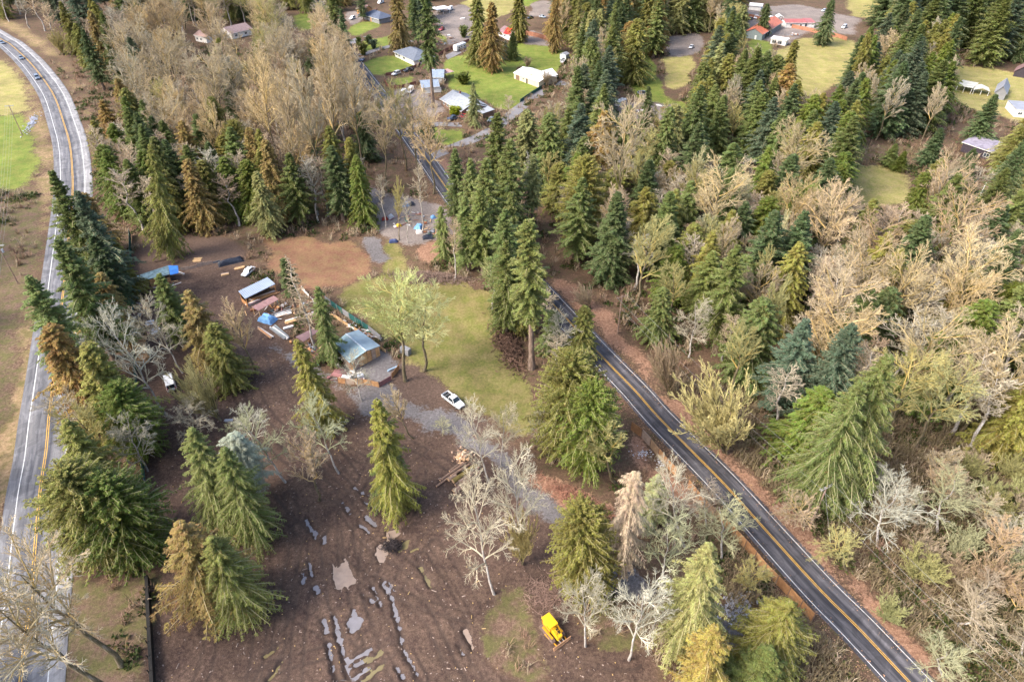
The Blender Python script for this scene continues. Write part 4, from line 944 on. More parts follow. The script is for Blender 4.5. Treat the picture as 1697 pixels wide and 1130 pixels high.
protos('cottonwood', 3, lambda i: bare(20, 5.5, 91+i, 'cottonwood'))
protos('alder', 2, lambda i: bare(20, 3.0, 101+i, 'alder'))
protos('lichen', 2, lambda i: bare(16, 5.6, 111+i, 'lichen'))
protos('fan', 2, lambda i: bare(10, 6.0, 121+i, 'fan'))
protos('snag', 1, lambda i: bare(20, 3.0, 131+i, 'snag'))
NAT = {'cedar': (20, 3.7), 'fir': (20, 3.7), 'tallfir': (20, 2.6), 'spruce': (20, 4.1), 'hemlock': (20, 4.2), 'bighemlock': (32, 6.2), 'bigspruce': (19, 5.4), 'roundcedar': (19, 5.8), 'larch': (20, 3.2), 'bush': (4, 1.8), 'maple': (20, 6.2), 'cottonwood': (20, 5.0), 'alder': (20, 2.5), 'lichen': (16, 5.2), 'fan': (10, 5.2), 'snag': (20, 2.7)}
COL = {'green': (.145,.180,.052), 'lime': (.180,.215,.065), 'olive': (.22,.215,.050), 'bronze': (.33,.235,.075), 'dark': (.105,.145,.055), 'blue': (.105,.145,.085), 'gold': (.31,.24,.06), 'goldgreen': (.25,.235,.045), 'pale': (.27,.275,.10), 'silver': (.33,.35,.26), 'deep': (.13,.17,.030),
       'tan': (.43,.355,.25), 'orange': (.48,.38,.225), 'grey': (.43,.375,.28), 'white': (.52,.475,.365), 'moss': (.36,.35,.155), 'pinkish': (.41,.315,.225), 'yellow': (.50,.43,.20), 'larchtan': (.46,.37,.26), 'greenish': (.41,.41,.25)}
NAME = {'cedar': ('cedar_tree', 'tree'), 'fir': ('fir_tree', 'tree'), 'tallfir': ('fir_tree', 'tree'), 'spruce': ('evergreen_tree', 'tree'), 'hemlock': ('conifer_tree', 'tree'), 'bighemlock': ('conifer_tree', 'tree'), 'bigspruce': ('evergreen_tree', 'tree'), 'roundcedar': ('cedar_tree', 'tree'), 'larch': ('larch_tree', 'tree'), 'bush': ('evergreen_bush', 'bush'),
        'maple': ('bare_maple_tree', 'tree'), 'cottonwood': ('bare_cottonwood_tree', 'tree'), 'alder': ('bare_alder_tree', 'tree'), 'lichen': ('lichen_covered_tree', 'tree'), 'fan': ('bare_willow_shrub', 'shrub'), 'snag': ('dead_conifer', 'tree')}
trr = random.Random(5)
PLACED = []
def tree(kind, loc, H, R, col, label, group=None, rot=None, lean=None):
    i = trr.randrange(len(PROTO[kind])); tm, cm = PROTO[kind][i]
    nm, cat = NAME[kind]; h0, r0 = NAT[kind]
    for ln_, w_ in ((RR, 5.0), (SIDE, 3.6)):      # keep every foot off the asphalt
        v_ = np.array([loc[0], loc[1]])-ln_; dd = np.linalg.norm(v_, axis=1); k_ = int(dd.argmin())
        if dd[k_] < w_:
            q_ = v_[k_]/max(dd[k_], 1e-3); loc = (ln_[k_][0]+q_[0]*w_, ln_[k_][1]+q_[1]*w_)
    t = thing(nm, label, cat, (loc[0], loc[1], 0), rot if rot is not None else trr.uniform(0, 6.28), group)
    t.scale = (R/r0, R/r0, H/h0)
    if lean: t.rotation_euler = (lean[0], lean[1], 0)
    c = COL[col] if isinstance(col, str) else col
    q = trr.uniform(.85, 1.18); w_ = trr.uniform(.93, 1.07)
    cc = (min(1, c[0]*q*w_), min(1, c[1]*q), min(1, c[2]*q/w_))
    link('trunk', tm, t); link('crown', cm, t, color=cc)
    PLACED.append((loc[0], loc[1], R))
    return t
def ta(kind, x, y, H, R, col, label, group=None, **k):
    """tree whose top stands at photo pixel x, y"""
    p = at(x, y, H*.97); return tree(kind, p, H, R, col, label, group, **k)
def tb(kind, x, y, H, R, col, label, group=None, **k):
    """tree whose foot stands at photo pixel x, y"""
    return tree(kind, at(x, y), H, R, col, label, group, **k)
def tab(kind, xb, yb, xa, ya, R, col, label, group=None, H=None, **k):
    """foot at (xb, yb) and top level with ya; leans a little when the photo's tree leans"""
    b = at(xb, yb)
    # height at which the vertical over the foot reaches row ya
    lo, hi = 1, 60
    for _ in range(30):
        m = (lo+hi)/2
        if px(b.x, b.y, m)[1] > ya: lo = m
        else: hi = m
    h = lo; xt = px(b.x, b.y, h)[0]
    q = at(xa, ya, h); dx = q.x-b.x
    le = math.atan2(dx, h) if abs(dx) > .5 else 0
    return tree(kind, b, h*1.02, R, col, label, group, lean=(0, le) if le else None, **k)
# ------------------------------------------------------------------ the trees one can point at
# west verge of the yard, beside the highway
ta('fir', 88, 292, 36, 6.0, 'green', 'tall green fir at the roadside where the highway runs out of the curve')
ta('fir', 130, 325, 32, 5.6, 'blue', 'dark bluish fir right behind the tall roadside fir by the highway')
ta('fir', 50, 465, 29, 5.6, 'lime', 'light green fir with loose branches reaching out over the highway')
ta('fir', 100, 405, 31, 6.4, 'green', 'dense green fir below the tall roadside fir, hiding the highway')
ta('fir', 152, 395, 22, 4.4, 'dark', 'dark fir between the highway and the top of the green yard fence')
ta('cedar', 166, 456, 19, 4.0, 'bronze', 'bronze tipped cedar just outside the upper green fence')
ta('cedar', 185, 400, 17, 4.0, 'olive', 'olive cedar at the top end of the green yard fence')
ta('cedar', 84, 545, 26, 6.6, 'bronze', 'rusty cedar leaning over the highway opposite the lumber stacks')
ta('cedar', 145, 575, 25, 6.4, 'olive', 'broad olive cedar outside the fence beside the lumber stacks')
ta('roundcedar', 190, 640, 18, 5.0, 'deep', 'deep green cedar against the fence level with the white van')
ta('lichen', 110, 640, 15, 5.5, 'tan', 'bare pale tree hanging over the double yellow line of the highway')
ta('cottonwood', 130, 675, 17, 6.0, 'moss', 'mossy bare tree tangled above the big round cedar by the highway')
ta('lichen', 200, 690, 15, 4.5, 'grey', 'grey bare tree by the fence just above the big round cedar')
ta('roundcedar', 108, 782, 22, 7.2, 'olive', 'big rounded yellow green cedar between highway and black fence')
ta('roundcedar', 165, 795, 20, 6.4, 'deep', 'deep green cedar joined to the right of the big rounded roadside one')
ta('hemlock', 300, 872, 22, 6.8, 'bronze', 'bronze conifer with golden tips at the left of the mud yard')
ta('bighemlock', 350, 895, 20, 5.6, 'olive', 'olive conifer beside the bronze one in the mud yard')
ta('bighemlock', 318, 716, 25, 5.6, 'lime', 'tall light green fir standing over the bronze conifer in the mud yard')
ta('bighemlock', 372, 748, 23, 5.4, 'green', 'green fir standing to the right of the tall light green one in the mud')
ta('larch', 388, 722, 17, 4.4, 'silver', 'silvery lichen covered conifer behind the light green fir')
tab('maple', 200, 1103, -5, 905, 7.5, 'grey', 'large bare maple leaning over the highway at the lower left corner')
tab('maple', 178, 1150, -40, 965, 7.5, 'grey', 'second bare maple leaning over the highway below the first one')
tab('lichen', 277, 690, 172, 515, 6.0, 'white', 'leaning dead pale tree whose foot stands below the white van')
tab('lichen', 303, 618, 240, 500, 5.0, 'grey', 'leaning bare grey tree left of the bronze cedar in the upper yard')
ta('fir', 264, 458, 20, 4.4, 'green', 'green fir rising from the yard just below the blue tarped lean-to')
ta('hemlock', 312, 486, 20, 5.6, 'bronze', 'bronze fir in the middle of the upper yard')
ta('cedar', 352, 540, 17, 5.0, 'olive', 'olive cedar joined to the right side of the bronze yard fir')
tab('fan', 366, 697, 290, 600, 5.5, 'yellow', 'bare multi-stemmed tree in front of the bronze yard fir')
tab('cottonwood', 427, 618, 378, 508, 4.6, 'tan', 'bare brown tree standing alone below the striped blue roof')
tab('lichen', 330, 735, 318, 672, 4.4, 'white', 'small white crooked tree below and right of the white van')
tab('lichen', 425, 748, 400, 676, 4.2, 'white', 'small white crooked tree above the silvery conifer')
tab('lichen', 474, 800, 405, 690, 5.2, 'greenish', 'leaning lichen tree with its foot on the bare mud')
tab('hemlock', 545, 712, 492, 566, 4.4, 'olive', 'olive fir with brown top between mud yard and gravel drive')
tab('lichen', 562, 785, 520, 665, 4.6, 'greenish', 'slim leaning pale tree between the two fan-shaped crowns and the yellow fir')
tab('cottonwood', 528, 828, 500, 715, 4.6, 'pinkish', 'bare reddish fan-crowned tree standing in the rutted mud')
tab('hemlock', 662, 848, 625, 668, 4.9, 'goldgreen', 'golden green fir alone in the mud left of the log pile')
tab('hemlock', 655, 835, 628, 690, 4.2, 'lime', 'yellow green fir joined to the golden green one left of the log pile')
tab('hemlock', 552, 600, 528, 478, 3.8, 'green', 'drooping green fir beside the gable end of the blue grey roof')
tab('snag', 523, 578, 468, 425, 3.0, 'tan', 'tall pale dead trunk standing among the lumber by the small brown roof')
ta('tallfir', 470, 432, 16, 2.8, 'dark', 'thin dark fir behind the pale dead trunk at the lumber yard')
tab('lichen', 600, 665, 590, 590, 3.4, 'white', 'small white dead tree in front of the plywood fence')
tab('maple', 672, 632, 640, 458, 7.4, (.44,.48,.20), 'yellow green mossy tree on the edge of the grass field')
tab('maple', 702, 615, 695, 475, 6.6, (.48,.51,.26), 'pale green bare tree joined to the right of the mossy one on the grass field')
tab('cottonwood', 686, 726, 655, 645, 3.2, 'grey', 'small grey bare tree beside the gravel drive below the plywood yard')
tab('lichen', 735, 712, 733, 690, 2.0, 'greenish', 'little bare bush at the lower side of the gravel drive')
tab('lichen', 812, 800, 790, 672, 4.0, 'white', 'white lichen tree by the gravel drive above the log pile')
tab('lichen', 830, 770, 838, 668, 3.4, 'white', 'white lichen tree beside the drive right of the one above the log pile')
tab('lichen', 820, 985, 800, 800, 5.2, 'white', 'large white branching tree at the right edge of the mud yard')
tab('lichen', 862, 925, 850, 740, 4.4, 'white', 'tall white lichen tree next to the gravel drive')
tab('fan', 866, 935, 862, 850, 3.6, 'yellow', 'yellowish bushy growth at the foot of the tall white lichen tree')
tab('lichen', 902, 745, 900, 680, 2.4, 'white', 'small white tree on the lower edge of the grass field')
tab('roundcedar', 975, 980, 964, 838, 5.2, 'olive', 'dense rounded olive cedar beside the gravel drive')
tab('lichen', 970, 1070, 968, 950, 4.0, 'white', 'white crooked tree right beside the yellow bulldozer')
tab('lichen', 1042, 1092, 1080, 955, 4.8, 'white', 'leaning white forked tree right of the bulldozer')
tab('lichen', 1080, 1072, 1092, 990, 3.4, 'tan', 'tan bare tree close behind the leaning forked one')
tab('larch', 1023, 971, 1050, 788, 3.4, 'larchtan', 'leafless tan larch on a thin trunk beside the gravel drive')
tab('lichen', 1095, 975, 1115, 850, 4.4, 'greenish', 'greenish bare tree between the larch and the pale green fir')
tab('bighemlock', 1130, 1075, 1175, 905, 5.6, 'pale', 'pale green fir at the lower tip of the lot')
tab('hemlock', 1160, 1160, 1185, 1040, 4.6, 'gold', 'golden fir at the bottom edge left of the gravel pad')
ta('bighemlock', 1306, 1000, 17, 6.4, 'olive', 'olive fir at the bottom edge right of the gravel pad')
ta('spruce', 1275, 1080, 13, 4.6, 'green', 'green fir in the bottom edge beside the gravel pad')
ta('roundcedar', 950, 590, 25, 6.8, 'olive', 'broad olive cedar between the grass field and the road')
ta('roundcedar', 985, 640, 22, 5.6, 'deep', 'deep green cedar joined to the right of the broad olive one by the road')
tab('cottonwood', 1022, 800, 1012, 695, 5.0, 'moss', 'mossy yellow bare tree below the broad olive cedar')
ta('cedar', 979, 508, 15, 4.0, 'olive', 'small olive cedar at the edge of the road above the fence')
tab('lichen', 940, 600, 935, 520, 4.0, 'white', 'white bare tree between the roadside firs and the small olive cedar')
tab('tallfir', 881, 610, 876, 372, 5.2, 'lime', 'tall light green fir standing by the dark brush heap')
ta('fir', 838, 405, 26, 4.8, 'green', 'green fir behind the tall light green fir by the brush heap')
ta('fir', 800, 192, 36, 6.6, 'green', 'tallest green fir, beside the road below the big grey roof')
ta('fir', 832, 248, 31, 6.2, 'lime', 'light green fir joined to the right of the tallest fir by the road')
ta('fir', 770, 330, 22, 4.4, 'lime', 'light green fir at the edge of the gravel lot by the road')
ta('snag', 872, 252, 26, 3.2, 'grey', 'half bare grey topped fir right of the road beyond the tallest fir')
ta('tallfir', 884, 262, 25, 3.6, 'pale', 'thin pale fir right of the grey topped one beside the road')
tab('alder', 753, 466, 752, 358, 2.4, 'tan', 'slim bare trunk at the brush pile above the grass field')
ta('hemlock', 730, 345, 17, 3.4, 'lime', 'light green young fir right behind the cluttered gravel lot')
ta('alder', 815, 430, 15, 3.2, 'moss', 'thin mossy saplings between the grass field and the tall roadside firs')
ta('hemlock', 1090, 790, 13, 3.6, 'moss', 'mossy shrub at the inner side of the orange fence')
tab('lichen', 1135, 905, 1130, 775, 5.0, 'white', 'white tangled tree inside the orange fence beside the road')
tab('lichen', 1195, 925, 1200, 830, 5.0, 'greenish', 'greenish white tangled tree against the orange fence')
tab('lichen', 1170, 870, 1165, 800, 3.8, 'pinkish', 'reddish grey bare tree against the middle of the orange fence')
tab('cottonwood', 1255, 985, 1262, 935, 3.6, 'moss', 'low mossy tree inside the lower end of the orange fence')
tab('fan', 1203, 750, 1172, 618, 9.6, 'yellow', 'large yellow fan-shaped willow overhanging the road')
tab('fan', 1110, 660, 1098, 560, 4.2, 'pinkish', 'pinkish fan-shaped shrub on the leafy bank above the road')
tab('fan', 980, 512, 955, 468, 3.4, 'pinkish', 'small pinkish fan-shaped shrub at the road beyond the leafy bank')
tab('maple', 1330, 878, 1312, 820, 3.8, 'pinkish', 'low bare tree reaching over the road at the utility pole')
tab('maple', 1402, 944, 1375, 890, 4.2, 'moss', 'mossy bare branches overhanging the road near the bottom')
tb('fir', 815, 424, 29, 5.6, 'lime', 'light green fir on the road edge just below the tallest fir')
tb('hemlock', 848, 468, 26, 5.4, 'green', 'green fir on the road edge above the dark brush heap')
tb('cedar', 880, 508, 19, 4.4, 'olive', 'olive cedar on the road edge right of the tall light green fir')
tb('fir', 838, 508, 27, 5.4, 'green', 'green fir directly left of the tall light green fir by the brush heap')
tb('hemlock', 862, 548, 22, 4.6, 'olive', 'olive fir directly behind the tall light green fir by the brush heap')
tb('fir', 800, 455, 25, 5.0, 'green', 'green fir at the top corner of the grass field')
tb('hemlock', 785, 405, 26, 5.0, 'lime', 'light green drooping fir between the grass field and the road')
tb('alder', 905, 560, 15, 3.2, 'tan', 'thin bare tree at the road edge right of the tall light green fir')
tb('fir', 765, 372, 24, 4.6, 'lime', 'light green fir between the cluttered lot and the road')
tab('maple', 606, 292, 585, 118, 7.5, 'tan', 'broad tan maple hiding the road above the lot corner')
tab('maple', 640, 312, 628, 165, 6.0, 'tan', 'tan maple left of the road just above the gravel lot')
tab('maple', 718, 322, 704, 180, 6.5, 'tan', 'tan maple right at the bend between road and gravel lot')
tab('cottonwood', 505, 352, 470, 150, 6.5, 'tan', 'bare tree with long pale trunk above the brown dirt pad')
tab('maple', 470, 300, 430, 105, 7.0, 'orange', 'broad orange tinged tree in the front row of the pale leafless wood')
tab('maple', 370, 250, 335, 75, 7.0, 'tan', 'broad tan tree in front of the left white walled house')
tab('maple', 300, 215, 262, 60, 7.5, 'tan', 'broad tan tree at the left end of the pale leafless wood')
tab('maple', 245, 225, 205, 85, 6.5, 'grey', 'greyish broad tree near the curve at the left end of the leafless wood')
# big trees of the wood east of the road
ta('bighemlock', 1470, 598, 33, 8.0, 'lime', 'very large light green fir dominating the wood right of the road')
ta('bighemlock', 1425, 640, 30, 6.6, 'green', 'large green fir joined to the left side of the very large one')
ta('bigspruce', 1412, 545, 26, 6.6, 'blue', 'dense bluish conifer behind the very large light green fir')
ta('fir', 1335, 535, 24, 5.4, 'blue', 'blue green fir left of the dense bluish conifer')
ta('fir', 1222, 413, 27, 5.6, 'green', 'dark green fir in the middle of the wood with its brown trunk showing')
ta('cedar', 1325, 408, 24, 5.4, 'olive', 'pointed olive cedar right of the dark green middle fir')
tab('maple', 1020, 392, 1030, 165, 8.0, 'tan', 'great bare cottonwood with mossy trunk right of the road')
ta('roundcedar', 972, 266, 26, 6.4, 'olive', 'broad olive cedar left of the great bare cottonwood')
ta('cedar', 1110, 182, 26, 5.8, 'green', 'bright green conifer right of the great bare cottonwood')
ta('fir', 1075, 148, 26, 4.6, 'dark', 'dark fir right beside the trampoline lawn')
ta('maple', 1205, 275, 28, 8.0, 'orange', 'orange tinged spreading maple above the dark green middle fir')
ta('maple', 1340, 205, 28, 8.5, 'orange', 'orange tinged maple left of the brown clearing')
ta('maple', 1400, 320, 27, 9.0, 'tan', 'broad tan maple below the brown clearing')
ta('maple', 1330, 300, 25, 6.5, 'orange', 'smaller orange maple between the two broad ones at the clearing')
ta('cottonwood', 1070, 372, 24, 7.0, 'moss', 'mossy yellow green cottonwood standing above the leafy bank')
ta('cottonwood', 1125, 440, 17, 5.0, 'moss', 'mossy cottonwood lower down the leafy bank')
ta('cedar', 1100, 480, 15, 4.6, 'green', 'green cedar at the back of the leafy bank')
ta('cottonwood', 1240, 535, 20, 5.4, 'moss', 'dome shaped mossy tree below the dark green middle fir')
ta('lichen', 1160, 500, 16, 5.0, 'grey', 'grey lichen tree behind the pinkish shrub')
ta('maple', 1560, 540, 26, 7.5, 'orange', 'orange limbed maple above the very large light green fir')
ta('maple', 1640, 410, 27, 8.5, 'orange', 'orange limbed maple near the right edge of the picture')
ta('maple', 1680, 560, 25, 7.5, 'orange', 'orange limbed maple cut by the right edge')
tab('alder', 1603, 745, 1672, 600, 4.5, 'grey', 'leaning white trunked alder at the right side')
tab('alder', 1575, 720, 1650, 570, 4.5, 'tan', 'leaning thin trunked alder left of the white trunked one')
tab('lichen', 1455, 905, 1530, 810, 6.0, 'white', 'fallen looking white tree leaning right over the thicket')
tab('lichen', 1555, 885, 1625, 800, 6.0, 'greenish', 'pale tree leaning right in the thicket near the right edge')
ta('lichen', 1630, 990, 9, 5.5, 'grey', 'grey tangled tree in the thicket at the lower right')
ta('fan', 1540, 920, 7, 5.0, 'moss', 'mossy shrub in the thicket above the lower right corner')
ta('fan', 1670, 930, 9, 5.0, 'pinkish', 'reddish bare shrub at the right edge of the thicket')
ta('fan', 1480, 1000, 5, 3.4, 'moss', 'small shrub on the bank beside the road at the lower right')
ta('lichen', 1600, 1075, 8, 4.5, 'greenish', 'greenish shrub in the bottom right corner')
ta('cedar', 1560, 268, 22, 5.6, 'olive', 'olive cedar below the brown clearing, left of the long barn')
ta('cedar', 1598, 300, 21, 5.4, 'pale', 'pale yellow green cedar in front of the long barn')
ta('cedar', 1535, 290, 24, 5.0, 'deep', 'deep green cedar at the lower end of the brown clearing')
ta('bigspruce', 1668, 285, 26, 6.6, 'green', 'large green conifer hiding the right side of the long barn')
ta('bigspruce', 1700, 235, 27, 6.0, 'dark', 'dark conifer at the right edge near the long barn')
ta('spruce', 1560, 215, 14, 4.2, 'dark', 'dark fir left of the long barn')
ta('spruce', 1615, 248, 10, 3.4, 'dark', 'small dark fir directly in front of the long barn')
ta('spruce', 1650, 160, 19, 5.2, 'dark', 'dark conifer in front of the grey gabled shed')
ta('spruce', 1485, 240, 8, 3.0, 'green', 'small green spruce standing in the brown clearing')
ta('spruce', 1500, 252, 7, 2.6, 'deep', 'small deep green spruce at the right of the one in the clearing')
ta('fir', 1525, 62, 30, 5.4, 'dark', 'tall dark fir beside the meadow at the upper right')
ta('fir', 1496, 95, 28, 5.2, 'blue', 'tall blue green fir beside the meadow at the upper right')
ta('cedar', 1440, 60, 30, 5.0, 'olive', 'tall olive cedar at the right side of the fenced meadow')
ta('maple', 1475, 50, 26, 6.5, 'tan', 'bare maple standing beside the tall dark fir at the meadow')
ta('cedar', 1380, 2, 22, 5.6, 'dark', 'dark round cedar standing inside the meadow fence')
ta('cedar', 1272, 8, 16, 5.0, 'dark', 'dark cedar behind the red and white house')
ta('cedar', 1318, 70, 26, 5.0, 'olive', 'olive cedar in front of the small flat white building')
ta('cedar', 1272, 90, 28, 6.0, 'green', 'broad green cedar at the near side of the meadow')
ta('maple', 1300, 120, 17, 4.6, 'grey', 'bare grey tree at the near edge of the meadow')
ta('fan', 1390, 165, 10, 4.5, 'pinkish', 'pinkish bare tree at the lower end of the meadow')
# around the houses
tab('tallfir', 718, 178, 706, -10, 5.6, 'green', 'very tall fir with bare trunk between the big grey roof and the blue roof')
ta('cedar', 655, -25, 32, 6.2, 'bronze', 'brownish broad cedar behind the blue hipped roof')
ta('fir', 685, -12, 26, 4.4, 'dark', 'dark fir between the brownish cedar and the tallest house fir')
ta('cedar', 790, -5, 31, 6.4, 'olive', 'large olive cedar right of the travel trailer')
ta('cedar', 815, 8, 30, 6.6, 'bronze', 'large bronze cedar on the lawn left of the beige shed')
ta('cedar', 921, -10, 28, 4.4, 'bronze', 'narrow bronze cedar standing by the little shed and boat')
ta('cedar', 860, -20, 27, 6.0, 'olive', 'olive cedar behind the red tarped house')
ta('spruce', 850, 55, 13, 3.4, 'green', 'green spruce on the lawn above the beige shed')
ta('spruce', 838, 68, 9, 2.2, 'silver', 'small silvery blue spruce beside the green lawn spruce')
ta('fir', 960, 5, 25, 4.6, 'pale', 'pale drooping fir beyond the boat')
ta('fir', 548, -15, 33, 5.2, 'green', 'tall green fir left of the road by the dark blue roof')
ta('fir', 565, 20, 30, 4.2, 'dark', 'dark fir left of the road beside the cross street')
ta('fir', 596, -20, 18, 4.0, 'dark', 'dark fir behind the dark blue roof house')
ta('bush', 600, 75, 5, 2.4, 'olive', 'rounded olive bush at the driveway corner by the blue hipped roof')
ta('bush', 594, 66, 5.5, 1.4, 'deep', 'narrow upright bush at the driveway corner by the blue hipped roof')
ta('bush', 611, 62, 3.6, 2.0, 'dark', 'first of the dark round bushes on the corner lawn, nearer the driveway')
ta('bush', 618, 69, 3.6, 2.0, 'blue', 'second of the dark round bushes on the corner lawn, nearer the orange bed')
ta('bush', 754, 180, 3.0, 2.6, (.30,.33,.02), 'bright yellow green bush in front of the big grey roof')
ta('bush', 768, 125, 4.0, 3.0, 'deep', 'dark green bush on the lawn right of the pink roofed pergola')
ta('bush', 768, 47, 5, 2.2, 'green', 'small green conifer beside the gravel strip of the travel trailer')
ta('hemlock', 784, 140, 17, 3.6, 'pale', 'drooping pale green conifer in front of the big grey roof')
ta('bush', 706, 208, 7, 2.8, 'blue', 'bluish conifer at the corner of the street below the big grey roof')
ta('alder', 838, 150, 13, 2.6, 'tan', 'bare sapling by the street right of the big grey roof')
ta('fan', 874, 93, 6, 2.8, 'pinkish', 'pinkish bare shrub behind the beige shed')
ta('fan', 914, 118, 7, 3.0, 'pinkish', 'pinkish bare shrub at the right end of the beige shed')
# around the bend in the road north of the lot
tab('maple', 700, 282, 690, 150, 7.0, 'tan', 'tan bare maple standing at the road corner above the gravel lot')
tab('maple', 672, 282, 648, 140, 6.5, 'moss', 'mossy trunked maple left of the road corner')
tab('cottonwood', 560, 300, 530, 75, 7.5, 'tan', 'tan cottonwood in the wood left of the road')
tab('cottonwood', 545, 330, 490, 110, 7.0, 'tan', 'tall bare cottonwood with moss on its limbs left of the road')
ta('cedar', 578, 232, 24, 4.6, 'olive', 'olive cedar standing between the lot and the road corner')
ta('cedar', 590, 262, 22, 4.4, 'deep', 'deep green cedar at the entrance lane of the gravel lot')
tab('alder', 640, 378, 630, 280, 1.8, 'tan', 'thin bare tree at the left of the cluttered gravel lot')
tab('alder', 700, 385, 688, 265, 2.6, 'tan', 'thin bare tree in the middle of the cluttered gravel lot')
tab('cottonwood', 662, 398, 662, 300, 2.6, 'moss', 'mossy thin tree in front of the cluttered gravel lot')
tab('alder', 676, 402, 672, 318, 1.8, 'grey', 'grey thin tree in front of the cluttered gravel lot')
ta('cedar', 425, 288, 20, 4.6, 'pale', 'pale olive cedar behind the brown tip of the yard')
ta('cedar', 350, 165, 28, 5.6, 'olive', 'tall olive cedar in front of the pale bare wood')
ta('cedar', 255, 232, 26, 5.4, 'green', 'bright green cedar above the upper yard')
tab('hemlock', 283, 428, 250, 240, 5.0, 'olive', 'olive fir whose brown trunk stands behind the blue tarped lean-to')
ta('roundcedar', 385, 205, 23, 5.2, 'olive', 'dense olive conifer right of the tall olive cedar')
ta('cedar', 300, 205, 24, 4.6, 'bronze', 'bronze cedar between the bright green cedar and the tall olive one')
ta('cedar', 195, 135, 25, 5.0, 'bronze', 'bronze cedar near the inside of the highway curve')
ta('fir', 235, 170, 24, 4.6, 'green', 'green fir near the inside of the highway curve')
ta('fan', 88, 48, 13, 5.0, 'yellow', 'yellow bare brush at the outside of the highway curve')

# ------------------------------------------------------------------ the wood around them
KEEP = [[(-20,30),(40,60),(100,110),(140,170),(158,250),(160,330),(60,330),(70,250),(40,170),(-20,90)], [(-50,85),(60,170),(75,330),(80,420),(60,600),(20,800),(-50,900)],
 [(572,20),(640,0),(642,55),(700,60),(760,60),(835,85),(935,80),(945,130),(835,205),(770,212),(700,215),(640,170),(588,95)], [(595,100),(640,150),(680,205),(668,215),(625,170),(590,115)], [(716,0),(850,0),(860,62),(720,80)],
 [(1235,0),(1345,0),(1410,30),(1400,130),(1345,140),(1300,90),(1245,75)], [(1585,122),(1697,125),(1697,185),(1580,160)], [(1592,218),(1662,225),(1660,262),(1600,255)], [(1415,240),(1560,250),(1545,330),(1425,330)], [(1325,80),(1400,70),(1400,140),(1340,150)],
 [(214,392),(330,395),(440,385),(600,385),(640,320),(740,320),(770,350),(740,440),(840,480),(870,560),(900,700),(1060,800),(1200,960),(1230,1200),(240,1200),(215,800)],
 [(895,450),(960,455),(1100,610),(1260,760),(1340,850),(1490,1005),(1640,1140),(1380,1140),(1240,960),(1080,760),(960,600)], [(1105,55),(1165,52),(1172,95),(1108,98)], [(1025,140),(1140,150),(1140,182),(1020,182)], [(880,0),(915,0),(912,30),(878,25)], [(700,260),(760,235),(780,245),(740,280),(770,330),(755,340)], [(318,58),(345,58),(345,85),(318,85)],[(380,45),(418,45),(418,66),(380,66)],
 [(770,205),(905,140),(910,160),(800,235)], [(1612,300),(1660,300),(1660,340),(1612,340)], [(860,108),(945,75),(950,135),(870,145)], [(480,20),(520,20),(520,45),(480,45)]]
def clear_ok(x, y, H, R):
    P = []
    for f in (.05, .3, .55, .8, 1.0):
        a = px(x, y, H*f); rr_ = R*(1-f*.7)*FPX/math.hypot(y, CAMH-H*f)
        P += [(a[0]-rr_*.8, a[1]), (a[0], a[1]), (a[0]+rr_*.8, a[1])]
    X = np.array([p[0] for p in P]); Y = np.array([p[1] for p in P])
    return not any(inpoly(X, Y, k).any() for k in KEEP)
def onopen(x, y):
    a = px(x, y); X = np.array([a[0]]); Y = np.array([a[1]])
    return any(inpoly(X, Y, p)[0] for k in LAY if k not in ('litter', 'scrub', 'verge') for p in REG[k]) or distline(X*0+x, Y*0+y, HW[::4])[0] < 9 or distline(X*0+x, Y*0+y, RR[::4])[0] < 6.5 or min(distline(X*0+x, Y*0+y, L_[::4])[0] for L_ in (SIDE, DR1, DR2, DR3)) < 4
